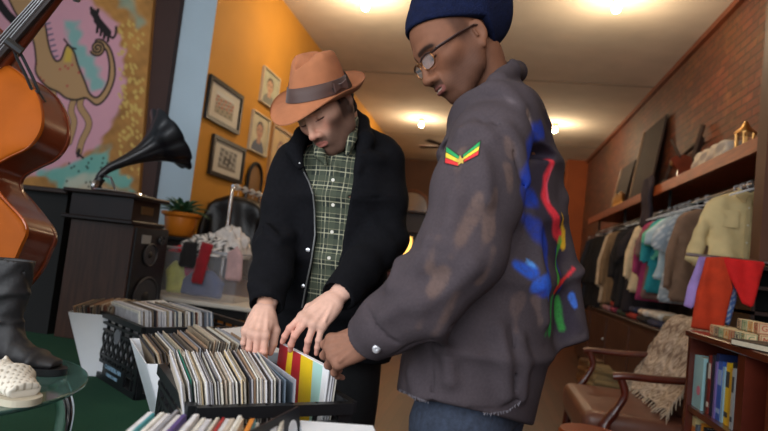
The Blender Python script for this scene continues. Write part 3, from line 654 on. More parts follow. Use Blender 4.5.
def crate(name, label, O, u, v, Lu, Lv, z0, h, ribs=True, extra=None):
    """O = near-left corner on the floor, u and v unit directions; lattice sided plastic crate"""
    O = Vector((O[0], O[1], z0)); u = Vector((u[0], u[1], 0)).normalized(); v = Vector((v[0], v[1], 0)).normalized(); w = Vector((0, 0, 1))
    r = thing(name, label, 'crate', O+u*Lu/2+v*Lv/2)
    R3 = lambda a, b: Matrix((a, b, a.cross(b))).transposed()
    t = .012
    def side(P, a, n, L, nm):
        m = MB(); Rm = Matrix((a, n, w)).transposed()
        for zz, hh, tt in ((.012, .024, t), (.075, .012, t*.8), (h*.36, .009, t*.9), (h-.075, .010, t), (h-.045, .010, t*1.2), (h-.012, .024, t*1.7)): m.box(P+a*L/2+w*zz-n*(tt-t)*.5, (L, tt, hh), R=Rm)
        for e in (.012, L-.012): m.box(P+a*e+w*h/2, (.024, t, h), R=Rm)
        for k in range(6): m.box(P+a*(L*(k+.5)/6)+w*(h-.045), (.006, t*1.1, .09), R=Rm)
        for k in range(5): m.box(P+a*(L*(k+.5)/5)+w*(.045), (.006, t*.9, .07), R=Rm)
        za, zb = .08, h-.08; n_ = max(4, int(L/.05)); dx = L/n_
        for k in range(-3, n_+1):
            for sg in (1, -1):
                x0 = k*dx; x1 = x0+(zb-za)*.75; 
                if sg < 0: x0, x1 = x1, x0
                zA, zB = za, zb
                # clip to 0..L
                def clip(xa, z_a, xb, z_b):
                    for lim in (0, L):
                        if (xa < lim) != (xb < lim):
                            f = (lim-xa)/(xb-xa); zc = z_a+(z_b-z_a)*f
                            if (lim == 0 and xa < 0) or (lim == L and xa > L): xa, z_a = lim, zc
                            else: xb, z_b = lim, zc
                    return xa, z_a, xb, z_b
                xa, z_a, xb, z_b = clip(x0, zA, x1, zB)
                if min(xa, xb) < -1e-6 or max(xa, xb) > L+1e-6 or abs(z_a-z_b) < .01: continue
                d = a*(xb-xa)+w*(z_b-z_a); ln = d.length; d.normalize()
                m.box(P+a*(xa+xb)/2+w*(z_a+z_b)/2, (ln, t*.7, .010), R=Matrix((d, n, d.cross(n))).transposed())
        obj(nm, m, MATS['black_plastic'], r)
    side(O, u, v, Lu, 'side_panel'); side(O+v*(Lv-t*.0), u, -v, Lu, 'side_panel'); side(O, v, u, Lv, 'end_panel'); side(O+u*Lu, v, -u, Lv, 'end_panel')
    b = MB(); Rm = Matrix((u, v, w)).transposed(); b.box(O+u*Lu/2+v*Lv/2+w*.01, (Lu-.02, Lv-.02, .008), R=Rm); obj('crate_floor', b, MATS['black_plastic'], r)
    return r, O, u, v
# --- crate 2: nearest full crate being searched
def ang(d): d = math.radians(d); return Vector((math.cos(d), math.sin(d), 0))
zc = .56
p0 = on(196, 406, 2, zc+.285); u2 = ang(40); v2 = ang(130); L2 = .335
r2, O2, u2, v2 = crate('milk_crate', 'black plastic crate packed with records under the men\'s hands', p0, u2, v2, L2, .37, zc, .285)
bs = MB(); cs = ((0.01, .01), (L2-.01, .01), (L2-.01, .36), (.01, .36)); bs.hexa([O2+u2*a_+v2*b_+Vector((0, 0, -.06)) for a_, b_ in cs], [O2+u2*a_+v2*b_ for a_, b_ in cs])
tag(obj('riser_board', bs, MATS['dark_wood']), 'dark board raising the nearest full record crate', 'board')
va = ang(123); ua = ang(33)
k = 0; x = .006
seq2 = [13, 1, 6, 14, 'green', 5, 7, 0, 4, 14, 12, 9, 6, 1, 'yellow', 11, 7, 0, 5, 2, 14, 'pink', 4, 6, 0, 13, 1, 'blue', 7, 12, 9, 14, 2, 0, 5, 6, 11, 1, 7, 14, 0, 4, 13, 6, 12, 1, 0, 9, 7, 14, 3, 0, 1, 5, 6, 2]
while x < .166:
    t = rnd.choice([.0020, .0026, .0032, .004])
    q = seq2[k % len(seq2)] if rnd.random() < .55 else rnd.choice([1, 14, 14, 6, 0, 13]); f = max(0, x/.166)
    ys = .022+.157+rnd.uniform(-.006, .006)
    vv = ang(124-4*f+rnd.uniform(-.5, .5)); uu_ = Vector((vv[1], -vv[0], 0))
    album(O2+u2*(x+.035)+v2*.022+vv*(.157+rnd.uniform(-.005, .005))+Vector((0, 0, .016+rnd.uniform(-.003, .006))), uu_, vv, -.24+.10*f+.025*rnd.random(), t, q, rnd.choice([0, 3, 5, 7, 13, 1]), 'record sleeve packed upright in the crate under the hands', 'records in the searched crate')
    x += t+.0006; k += 1
xs = x+.035
for j, (q, ln, dx) in enumerate(((7, -.11, .006), (10, -.10, .014), (7, -.06, .024))):
    vv = ang(122+3*j)
    album(O2+u2*(xs+dx)+v2*.022+vv*.157+Vector((0, 0, .016)), Vector((vv[1], -vv[0], 0)), vv, ln, .003, q, 10, 'grey record sleeve standing loose behind the packed ones', 'loose grey sleeves by the striped record')
def striped():
    S = .313
    vr = ang(131); ur = Vector((vr[1], -vr[0], 0)); w = Vector((0, 0, 1))
    near = on(323, 394, 2, .845); base = near+vr*(S/2); base[2] = zc+.030; lean = .03
    r = thing('record_album', 'red and yellow striped record sleeve held up between fingers', 'record', base)
    up = (w*math.cos(lean)+ur*math.sin(lean)); uu = (ur*math.cos(lean)-w*math.sin(lean))
    Mx = frameM(base, uu, vr, up)
    def put(m): m.v = [tuple(Mx @ Vector(v)) for v in m.v]; return m
    obj('sleeve', put(MB().box((0, 0, S/2), (.004, S, S), bev=.001)), SPEC['white'], r)
    for sg in (-1, 1):
        for (a0, a1, b0, b1, c) in ((0, .20, 0, .26, 'red'), (.20, .31, .26, .44, 'yellow'), (.31, .48, .44, .68, 'red'), (.48, .72, .68, .92, 'yellow'), (.72, .90, .92, .98, 'mint')):
            X = sg*.0026; f = lambda q: (.5-q)*S*.99; pts = [(X, f(b0), .002), (X, f(b1), .002), (X, f(a1), S-.002), (X, f(a0), S-.002)]
            tag(obj('stripe', put(MB().hexa(pts, [(X-sg*.0006, p[1], p[2]) for p in pts])), SPEC[c], r), {'red': 'red printed stripe', 'yellow': 'yellow printed stripe', 'mint': 'pale green printed stripe'}[c])
    for j, q in enumerate((14, 6, 0)):
        album(base+uu*(.009+.006*j)-vr*.0+w*(-.004*j), ur, vr, lean, .0035, q, 1, 'pale sleeve right behind the striped record', 'pale sleeves behind the striped one')
SPEC['mint'] = mat('sleeve_mint', rgb(170, 210, 200), .5)
striped()
# --- crate 1: long crate further back, lattice side and printed strip
A = Vector((-1.70, 2.40, 0)); B = Vector((-1.30, 2.125, 0)); u1 = (B-A).normalized(); v1 = Vector((-u1[1], u1[0], 0)); L1 = (B-A).length
r1, O1, u1, v1 = crate('milk_crate', 'black lattice crate of records on the green carpet with a printed strip', A, u1, v1, L1, .52, .5, .285)
n1 = -v1
lb = MB(); Rm = Matrix((u1, -n1, Vector((0, 0, 1)))).transposed()
for k, (txt, zz, sz, ww) in enumerate((('CHAMBERLAIN', .066, .026, .17), ('FARMS DAIRY', .036, .020, .14))):
    m = text_mb(txt, sz, O1+u1*(L1*.52)+Vector((0, 0, zz))+n1*.009, u1, (0, 0, 1)); lb.add(m.v, m.f)
obj('printed_lettering', lb, mat('print_blue', rgb(150, 186, 210), .6), r1)
pt = MB().box(O1+u1*(L1*.52)+Vector((0, 0, .052))+n1*.003, (.23, .008, .062), R=Rm); obj('label_panel', pt, MATS['black_plastic'], r1)
obj('tag_disc', MB().lathe([(0, 0), (.032, 0), (.032, .003), (0, .003)], O1+u1*(L1*.50)+Vector((0, 0, .205))+n1*.004, 24, R=Matrix((u1, Vector((0, 0, 1)), n1)).transposed()), mat('grey_tag', rgb(120, 122, 128), .5), r1)
y = .03; k = 0
while y < .37:
    t = rnd.choice([.0035, .0045, .006]); q = rnd.choice([0, 1, 2, 6, 7, 14, 14, 6, 10, 13, 8, 4, 5, 3, 'teal' if k % 9 == 4 else 1, 'purple' if k > 44 else 0])
    album(O1+v1*(y+.05)+u1*(.175+.02*(y/.37))+Vector((0, 0, .014+rnd.uniform(0, .008))), v1, -u1, -.16+rnd.uniform(-.01, .02), t, 1 if k < 2 else q, rnd.choice([1, 14, 6, 2]), 'record sleeve in the lattice crate on the carpet', 'records in the lattice crate')
    y += t+.0018; k += 1
for j in range(22):  # second row at the crate's right half behind
    pass
# --- tapered white card boxes
def card_box(label, P0, u, v, Lu, Lv, z0, z1, taper, W=.003):
    u = Vector((u[0], u[1], 0)).normalized(); v = Vector((v[0], v[1], 0)).normalized(); w = Vector((0, 0, 1)); P0 = Vector((P0[0], P0[1], z1)); h = z1-z0
    r = thing('record_box', label, 'box', P0+u*Lu/2+v*Lv/2-w*h)
    T = [P0, P0+u*Lu, P0+u*Lu+v*Lv, P0+v*Lv]; Bt = [P0+u*taper-w*h, P0+u*(Lu-taper)-w*h, P0+u*(Lu-taper)+v*Lv-w*h, P0+u*taper+v*Lv-w*h]
    for i, nm in enumerate(('front_panel', 'end_panel', 'back_panel', 'end_panel')):
        j = (i+1) % 4; n = (-v, u, v, -u)[i]
        q = [Bt[i], Bt[j], T[j], T[i]]; obj(nm, MB().hexa(q, [p-n*W for p in q]), MATS['white_board'], r)
    obj('box_floor', MB().hexa([b_-w*0 for b_ in Bt], [b_+w*W for b_ in Bt]), MATS['white_board'], r)
    return r, P0, u, v
def ray_u(pa, pb, z):
    a_, b_ = on(*pa, 2, z), on(*pb, 2, z); return a_, b_, (b_-a_).normalized(), (b_-a_).length
# box 1 far left
zt = .77; a_, b_, ub, Lb = ray_u((68, 312), (104, 312), zt); ub = Vector((.93, .36, 0)).normalized(); 
r_, P, ub, vb = card_box('tapered white record box left of the lattice crate', a_, ub, (-ub[1], ub[0], 0), .31, .40, .5, zt, .10)
def fill(P, u, v, bx0, bx1, tx0, tx1, zbase, pals, label, group, yoff=0, jz=.007, n=30):
    n = int(n*1.5)
    for k in range(n):
        f = (k+.5)/n; xb = bx0+(bx1-bx0)*f; xt = tx0+(tx1-tx0)*f; lean = math.atan2(xt-xb, .30)+rnd.uniform(-.012, .012)
        t = rnd.choice([.002, .0028, .0038])
        album(P+u*xb+v*(yoff+.16+rnd.uniform(-.010, .010))+Vector((0, 0, zbase+rnd.uniform(-jz, jz))), u, v, lean, t, pals[k % len(pals)] if rnd.random() < .6 else rnd.choice(pals), rnd.choice([3, 8, 4, 0]), label, group)
worn = [2, 3, 11, 15, 4, 2, 12, 3, 13, 8, 11, 5, 3, 0, 15]
P_ = Vector((P[0], P[1], zt)); 
fill(P_, ub, vb, .11, .20, .01, .29, -.275, worn, 'worn brown sleeve fanned in the far white box', 'worn sleeves in the far white box', yoff=.02, n=36)
# box 2 between the lattice crate and the near crate
zt = .80; a_, b_, ub2, _ = ray_u((146, 364), (186, 357), zt)
ub2 = ang(40); vb2 = ang(130)
r_, P, ub2, vb2 = card_box('tapered white record box tucked behind the near crate', a_, ub2, vb2, .36, .40, .5, zt, .12)
P_ = Vector((P[0], P[1], zt)); pale = [3, 15, 2, 11, 13, 4, 12, 7, 15, 5, 3, 0, 7]
fill(P_, ub2, vb2, .13, .18, .01, .17, -.272, pale, 'worn grey sleeve in the white box behind the near crate', 'worn sleeves in the near white box', yoff=.012, n=20)
fill(P_, ub2, vb2, .19, .23, .19, .35, -.265, pale, 'worn grey sleeve at the back of the near white box', 'worn sleeves at the back of the near white box', yoff=.10, n=20)
# flat white lid behind, small white lid by the lattice crate, white box at the bottom right
def flat(label, pts, z, h, nm='white_carton'):
    q = [on(*p, 2, z) for p in pts]; c = sum(q, Vector())/len(q)
    r = thing(nm, label, 'box', (c[0], c[1], z-h)); 
    obj('carton_body', MB().hexa([p-Vector((0, 0, h)) for p in q], [p-Vector((0, 0, .03)) for p in q]), MATS['white_board'], r)
    q2 = [c+(p-c)*1.03 for p in q]; obj('carton_lid', MB().hexa([p-Vector((0, 0, .03)) for p in q2], q2), MATS['white_board'], r)
flat('flat lidded white carton behind the searched crate', [(214, 330), (252, 326), (284, 352), (246, 354)], .80, .30)
flat('white carton lid just behind the lattice crate', [(128, 302), (163, 300), (177, 308), (140, 309)], .79, .29)
flat('white carton at the bottom edge beside the painted jacket', [(301, 421), (372, 426), (392, 470), (312, 470)], .88, .38)
# --- crate 3 at the bottom edge
p0 = on(128, 433, 2, .80); u3 = u2.copy(); v3 = v2.copy()
q0 = on(156, 406, 2, .895); q1 = on(284, 411, 2, .895); u3 = ang(15); v3 = ang(105); L3 = (q1-q0).length*1.12
O3 = q0-v3*.335-u3*.02; O3[2] = .60
r3, O3, u3, v3 = crate('milk_crate', 'black crate of pale records at the bottom edge of the picture', O3, u3, v3, L3+.07, .36, .60, .26)
bs = MB(); cs = [(0.01, .01), (L3+.05, .01), (L3+.05, .35), (.01, .35)]; bs.hexa([O3+u3*a_+v3*b_+Vector((0, 0, -.10)) for a_, b_ in cs], [O3+u3*a_+v3*b_ for a_, b_ in cs])
tag(obj('riser_board', bs, MATS['dark_wood']), 'dark board raising the record crate at the bottom edge', 'board')
x = .02; k = 0; seq3 = [14, 'teal', 1, 14, 7, 'white', 'purple', 14, 1, 6, 0, 'red', 14, 13, 1, 0, 'orange', 'teal', 1, 14, 6, 0]
while x < L3-.004:
    t = rnd.choice([.006, .008, .0095])
    q = seq3[k % len(seq3)]; t = .004 if q in ('red', 'teal') else t
    album(O3+u3*(x+.03)+v3*(.022+.157+rnd.uniform(-.012, .006))+Vector((0, 0, .012+rnd.uniform(-.006, .004))), u3, v3, -.12+rnd.uniform(-.02, .02), t, q, rnd.choice([0, 1, 14]), 'pale sleeve in the crate at the bottom edge', 'pale records at the bottom edge', sz=.313-.03)
    x += t+.002; k += 1
# black leaning sleeve with a white disc
u4 = ang(-6); v4 = ang(84); cor = on(298, 406, 2, .905); lean = -.16; w = Vector((0, 0, 1))
base = cor-v4*.155-u4*(.30*math.sin(lean)); base[2] = .905-.30*math.cos(lean)
r = thing('record_album', 'black record sleeve with a white round label leaning at the crate end', 'record', base)
up = w*math.cos(lean)+u4*math.sin(lean); uu = u4*math.cos(lean)-w*math.sin(lean); Mx = frameM(base, uu, v4, up)
m = MB().box((0, 0, .15), (.006, .31, .30), bev=.001); m.v = [tuple(Mx @ Vector(v)) for v in m.v]; obj('sleeve', m, MATS['black_plastic'], r)
m = MB().lathe([(0, 0), (.016, 0), (.016, .001), (0, .001)], (0, 0, 0), 24, R=RX); m.v = [tuple(Mx @ (Vector(v)+Vector((.0032, .125, .268)))) for v in m.v]; obj('round_label', m, SPEC['white'], r)
# ============================================================ smooth solids from distance fields
def smin(a, b, k):
    if k <= 0: return np.minimum(a, b)
    h = np.maximum(k-np.abs(a-b), 0)/k; return np.minimum(a, b)-h*h*k*.25
def smax(a, b, k): return -smin(-a, -b, k)
def A3(v): return np.array([v[0], v[1], v[2]], float)
def cap(P, a, b, r1, r2=None):
    a, b = A3(a), A3(b); r2 = r1 if r2 is None else r2; ba = b-a; pa = P-a
    t = np.clip(pa@ba/(ba@ba+1e-12), 0, 1); return np.linalg.norm(pa-t[:, None]*ba, axis=1)-(r1+(r2-r1)*t)
def ell(P, c, r, R=None):
    q = P-A3(c)
    if R is not None: q = q@R        # R columns = axes
    r = np.array(r, float); k0 = np.linalg.norm(q/r, axis=1); k1 = np.linalg.norm(q/(r*r), axis=1)+1e-9; return k0*(k0-1)/k1
def chain(P, pts, rs, k=.0):
    d = None
    for i in range(len(pts)-1):
        e = cap(P, pts[i], pts[i+1], rs[i], rs[i+1]); d = e if d is None else smin(d, e, k)
    return d
def loft(P, nodes, k=.02, ex=2.0):
    """nodes: (centre, axis a, ra, rb[, ex]); elliptic sections across the spine; b = t x a"""
    d = None
    for n0, n1 in zip(nodes[:-1], nodes[1:]):
        c0, c1 = A3(n0[0]), A3(n1[0]); t_ = c1-c0; L = np.linalg.norm(t_); td = t_/L; q = P-c0; t = np.clip(q@td/L, 0, 1)
        a = A3(n0[1])[None]*(1-t)[:, None]+A3(n1[1])[None]*t[:, None]; a = a-(a@td)[:, None]*td; a /= np.linalg.norm(a, axis=1)[:, None]
        b = np.cross(td, a); w = q-t[:, None]*t_; s = t*t*(3-2*t)*.5+t*.5
        ra = n0[2]+(n1[2]-n0[2])*s; rb = n0[3]+(n1[3]-n0[3])*s
        x = np.abs(np.einsum('ij,ij->i', w, a))/ra; y = np.abs(np.einsum('ij,ij->i', w, b))/rb; z = w@td
        if ex != 2: k0 = (x**ex+y**ex)**(1/ex)
        else: k0 = np.hypot(x, y)
        e = (k0-1)*np.minimum(ra, rb); e = np.where(np.abs(z) > 1e-9, np.hypot(np.maximum(e, 0), z)+np.minimum(e, 0)*(np.abs(z) < 1e-9), e)
        d = e if d is None else smin(d, e, k)
    return d
def polyprism(P, pts2, o, ux, uy):
    """signed distance (xy only) to a polygon given in the o,ux,uy plane"""
    q = P-A3(o); x = q@A3(ux); y = q@A3(uy); d = segd(x, y, pts2, True); return np.where(inpoly(x, y, pts2), -d, d)
def nets(f, lo, hi, h):
    lo = np.array(lo, float); hi = np.array(hi, float); B = 8
    nb = np.maximum(1, np.ceil((hi-lo)/(h*B)).astype(int)); n = nb*B
    D = np.ones(tuple(n+1), np.float32)*9
    bi = np.stack(np.meshgrid(*[np.arange(k) for k in nb], indexing='ij'), -1).reshape(-1, 3)
    cen = lo+(bi+.5)*B*h; dc = f(cen); lim = B*h*.9+.035
    D.fill(9)
    ns = np.where(dc < -lim)[0]
    for k in ns: i, j, l = bi[k]*B; D[i:i+B+1, j:j+B+1, l:l+B+1] = -9
    act = bi[np.abs(dc) <= lim]
    off = np.stack(np.meshgrid(*[np.arange(B+1)]*3, indexing='ij'), -1).reshape(-1, 3)
    CH = 400
    for s in range(0, len(act), CH):
        a = act[s:s+CH]; I = (a[:, None, :]*B+off[None]).reshape(-1, 3); v = f(lo+I*h); D[I[:, 0], I[:, 1], I[:, 2]] = v
    S = D < 0
    c = [S[x:S.shape[0]-1+x, y:S.shape[1]-1+y, z:S.shape[2]-1+z] for x in (0, 1) for y in (0, 1) for z in (0, 1)]
    cnt = sum(x.astype(np.int8) for x in c); mix = (cnt > 0) & (cnt < 8)
    vid = -np.ones(mix.shape, int); I = np.argwhere(mix); vid[mix] = np.arange(len(I))
    acc = np.zeros((len(I), 3)); num = np.zeros(len(I))
    cor = [(x, y, z) for x in (0, 1) for y in (0, 1) for z in (0, 1)]
    dv = {q: D[I[:, 0]+q[0], I[:, 1]+q[1], I[:, 2]+q[2]].astype(float) for q in cor}
    for a in cor:
        for ax in range(3):
            if a[ax]: continue
            b = list(a); b[ax] = 1; b = tuple(b); da, db = dv[a], dv[b]; m = (da < 0) != (db < 0)
            t = np.where(m, da/np.where(m, da-db, 1), 0); p = np.array(a)[None]+0.0*t[:, None]; p = np.repeat(np.array([a], float), len(I), 0); p[:, ax] += t
            acc[m] += p[m]; num[m] += 1
    V = lo+(I+acc/num[:, None])*h
    fs = []
    for ax in range(3):
        o1, o2 = [(1, 2), (2, 0), (0, 1)][ax]
        sl = [slice(None)]*3; sl2 = [slice(None)]*3; sl[ax] = slice(0, -1); sl2[ax] = slice(1, None); E = S[tuple(sl)] != S[tuple(sl2)]
        J = np.argwhere(E); J = J[(J[:, o1] > 0) & (J[:, o2] > 0) & (J[:, o1] < mix.shape[o1]) & (J[:, o2] < mix.shape[o2])]
        e1 = np.zeros(3, int); e1[o1] = 1; e2 = np.zeros(3, int); e2[o2] = 1
        g = lambda X: vid[X[:, 0], X[:, 1], X[:, 2]]
        q = np.stack([g(J-e1-e2), g(J-e2), g(J), g(J-e1)], 1); fl = ~S[J[:, 0], J[:, 1], J[:, 2]]; q[fl] = q[fl][:, ::-1]; fs.append(q)
    Fq = np.vstack(fs); Fq = Fq[(Fq >= 0).all(1)]
    return V, Fq
def solid(name, f, lo, hi, h, m, parent=None, colf=None, T=None, world=True, relax=0):
    V, Q = nets(f, lo, hi, h)
    cols = colf(V) if colf is not None else None
    if T is not None: V = V@np.array(T.to_3x3()).T+np.array(T.translation)
    o = mk(name, V, [], m, parent) if False else mkq(name, V, Q, m, parent, cols, world)
    return o
def mkq(name, V, Q, m, parent, cols, world=True):
    off = np.zeros(3)
    if parent is not None and world:
        off = np.array(parent.location)
        if parent.parent is not None: off = off+np.array(parent.parent.location)
    V = V-off; me = bpy.data.meshes.new(name); me.vertices.add(len(V)); me.vertices.foreach_set('co', V.ravel())
    me.loops.add(len(Q)*4); me.loops.foreach_set('vertex_index', Q.ravel().astype(np.int32)); me.polygons.add(len(Q)); me.polygons.foreach_set('loop_start', np.arange(0, len(Q)*4, 4, dtype=np.int32))
    me.polygons.foreach_set('loop_total', np.full(len(Q), 4, dtype=np.int32)); me.polygons.foreach_set('use_smooth', np.ones(len(Q), bool)); me.update(calc_edges=True)
    for x in (m if isinstance(m, (list, tuple)) else [m]): me.materials.append(x)
    if cols is not None:
        ca = me.color_attributes.new('Col', 'FLOAT_COLOR', 'POINT'); arr = np.ones((len(V), 4), np.float32); arr[:, :3] = cols; ca.data.foreach_set('color', arr.ravel())
    o = bpy.data.objects.new(name, me); COL.objects.link(o)
    if parent is not None: o.parent = parent
    return o
def bounds(pts, pad):
    a = np.array([A3(p) for p in pts]); return a.min(0)-pad, a.max(0)+pad
# ============================================================ double bass, boots, shoe, glass table (left foreground)
def catmull(P, n=6, closed=False):
    out = []; m = len(P); P = [Vector(p) for p in P]
    for i in range(m if closed else m-1):
        p0 = P[(i-1) % m] if closed or i > 0 else P[0]; p1 = P[i]; p2 = P[(i+1) % m]; p3 = P[(i+2) % m] if closed or i+2 < m else P[-1]
        for k in range(n):
            t = k/n; out.append(.5*((2*p1)+(p2-p0)*t+(2*p0-5*p1+4*p2-p3)*t*t+(3*p1-p0-3*p2+p3)*t**3))
    if not closed: out.append(P[-1])
    return out
def bass():
    D = 1.85
    O = at(-40, 150, D)
    X = (at(60, 50, D)-at(-40, 150, D)).normalized()          # towards the scroll
    far = (at(72, 153, 2.06)-at(39, 112, D)); 
    Nn = (far-X*far.dot(X)).normalized()                       # away from the front plate, into the body
    S = X.cross(Nn).normalized()                               # across the body
    if S.dot(at(40, 150, D)-O) < 0: S = -S
    root = thing('double_bass', 'glossy orange double bass leaning in from the left edge', 'double bass', O+Vector((0, 0, -.5)))
    # edge points given in the front plate's own plane
    def pl(px, py):
        r = ray(px, py); t = (O-CAM).dot(Nn)/r.dot(Nn); q = CAM+r*t-O; return q.dot(X), q.dot(S)
    side = [pl(-2, 62), pl(14, 70), pl(30, 85), pl(39, 106), pl(39, 128), pl(27, 146), pl(8, 156), pl(-8, 166), pl(-10, 180), pl(2, 198), pl(24, 224), pl(18, 246), pl(6, 268), pl(-14, 300)]
    side = side[:-1]+[(-.20, .45), (-.34, .40), (-.47, .28), (-.54, .08), (-.56, -.10)]
    ax = -.02
    cen = side[0][1]-.03
    right = [Vector((p[0], p[1], 0)) for p in side]
    left = [Vector((p[0], 2*cen-p[1], 0)) for p in side[::-1]]
    ol = catmull(right, 5)+catmull(left, 5)
    dep = .125
    W = lambda a, b, c: O+X*a+S*b+Nn*c
    def plate(c0, c1, grow, dome, nm, m_):
        n = len(ol); vs = []; fs = []; cx = sum(p[0] for p in ol)/n; cy = cen
        rings = [(grow, c0), (grow, c1), (1.0*grow-.03, c1+dome*.3), (.8, c1+dome*.75), (.4, c1+dome)]
        for (g, c) in rings:
            for p in ol: vs.append(W(cx+(p[0]-cx)*g, cy+(p[1]-cy)*g, c))
        for r in range(len(rings)-1): fs += [(r*n+k, r*n+(k+1) % n, (r+1)*n+(k+1) % n, (r+1)*n+k) for k in range(n)]
        vs.append(W(cx, cy, c1+dome)); fs += [((len(rings)-1)*n+k, (len(rings)-1)*n+(k+1) % n, len(vs)-1) for k in range(n)]; fs.append(tuple(range(n))[::-1])
        m = MB(); m.add(vs, fs); return obj(nm, m, m_, root, True, sharp=50)
    top = mat('spruce_varnish', rgb(146, 72, 12), .6, nscale=5, namt=.2, spec=.12); rib = mat('rib_varnish', rgb(96, 38, 16), .3, nscale=4, namt=.35, coat=.25)
    plate(.012, 0, 1.012, -.025, 'front_plate', top); plate(dep-.01, dep, 1.012, .03, 'back_plate', rib)
    n = len(ol); m = MB(); m.add([W(p[0], p[1], .004) for p in ol]+[W(p[0], p[1], dep-.004) for p in ol], [(k, (k+1) % n, n+(k+1) % n, n+k) for k in range(n)]); obj('ribs', m, rib, root, True, sharp=60)
    edge = MB(); edge.tube([W(cen*0+p[0]*1.0, p[1], .004) for p in ol], .006, 6, closed=True); obj('edge_binding', edge, mat('binding', rgb(150, 70, 20), .3, coat=.5), root, True)
    # neck, fingerboard, pegbox and scroll
    n0 = pl(-12, 78); n1 = pl(64, -2)
    nk = MB(); A_ = W(n0[0], n0[1], -.03); B_ = W(n1[0], n1[1], -.045); nk.tube([A_+Nn*.035, B_+Nn*.02, B_+(B_-A_).normalized()*.10+Nn*.03], [.03, .022, .026], 12); obj('neck', nk, rib, root, True)
    fb = MB(); d = (B_-A_).normalized(); sdir = S-d*S.dot(d); sdir.normalize(); up_ = d.cross(sdir)
    fb.box((A_+B_)/2-Nn*.002, ((B_-A_).length, .058, .018), R=Matrix((d, sdir, up_)).transposed(), bev=.004); obj('fingerboard', fb, mat('ebony_board', rgb(34, 24, 22), .35), root)
    pb = MB(); C_ = B_+d*.06; pb.box(C_+d*.05+Nn*.02, (.17, .05, .05), R=Matrix((d, sdir, up_)).transposed(), bev=.01)
    sc = [C_+d*.14+Nn*.02+(d*math.cos(a_)+Nn*math.sin(a_)*1.0)*(.05-.004*a_)-d*0 for a_ in np.linspace(-1.5, 6.5, 28)]; pb.tube(sc, [.024-.0005*i for i in range(28)], 8); obj('pegbox', pb, rib, root, True)
    for k in range(4):
        s_ = MB(); o_ = (k-1.5)*.012; s_.tube([A_-d*.02+sdir*o_*1.2-Nn*.018, B_+sdir*o_*.8-Nn*.016], .0014, 5); obj('string', s_, MATS['steel'], root, True)
    for k in range(4):
        t = MB(); q = B_+d*(.03+.028*k)+Nn*.03; sg = 1 if k % 2 else 1; t.tube([q, q+sdir*.055], .005, 8); t.lathe([(0, 0), (.012, 0), (.014, .006), (.01, .016), (0, .02)], q+sdir*.055, 10, R=Matrix((d, up_, sdir)).transposed()); obj('tuning_peg', t, MATS['steel'], root, True)
    # endpin side stays on the floor of the platform through a stand
    e0 = W(side[-1][0]+.05, cen, dep/2)
    obj('endpin', MB().tube([e0, Vector((e0[0], e0[1], .5))], .008), MATS['steel'], root, True)
    # black bow holder hanging on the body
    bh = thing('bow_holder', 'black wire holder hooked over the neck of the bass', 'holder', at(25, 70, 1.9))
    w_ = MB()
    for dx in (0, 6): w_.tube([at(12+dx*.5, 44, 1.78), at(17+dx, 58, 1.80), at(26+dx, 76, 1.82), at(33+dx, 92, 1.84)], .005, 8)
    w_.tube([at(33, 92, 1.84), at(39, 92, 1.84)], .006, 8); w_.tube([at(39, 92, 1.84), at(46, 102, 1.86)], .003, 6)
    obj('wire', w_, MATS['black_plastic'], bh, True); obj('clamp', MB().tube([at(6, 40, 1.76), at(22, 52, 1.78)], .014, 8), MATS['black_plastic'], bh, True)
bass()
# ---- glass table
gc = Vector((-1.26, 1.14, .78)); gr = .365
r = thing('glass_table', 'round glass table with chrome legs under the boots', 'table', (gc[0], gc[1], .5))
obj('glass_top', MB().lathe([(0, -.010), (gr-.003, -.010), (gr, -.006), (gr, -.002), (gr-.003, 0), (0, 0)], gc, 96), mat('table_glass', rgb(150, 200, 190), .04, trans=.9), r)
for k, an in enumerate((.55, 2.6, 4.5)):
    u = Vector((math.cos(an), math.sin(an), 0)); q = gc+u*(gr-.07)
    obj('leg', MB().tube(catmull([q+Vector((0, 0, -.012)), q+Vector((0, 0, -.03))+u*.012, q+Vector((0, 0, -.08))+u*.03, q+Vector((0, 0, -.18))+u*.025, Vector((q[0], q[1], .5))+u*.02], 5), .021, 14), MATS['chrome'], r, True)
    obj('foot_cap', MB().lathe([(0, 0), (.024, 0), (.024, .012), (0, .014)], Vector((q[0], q[1], .5))+u*.02, 16), MATS['black_plastic'], r, True)
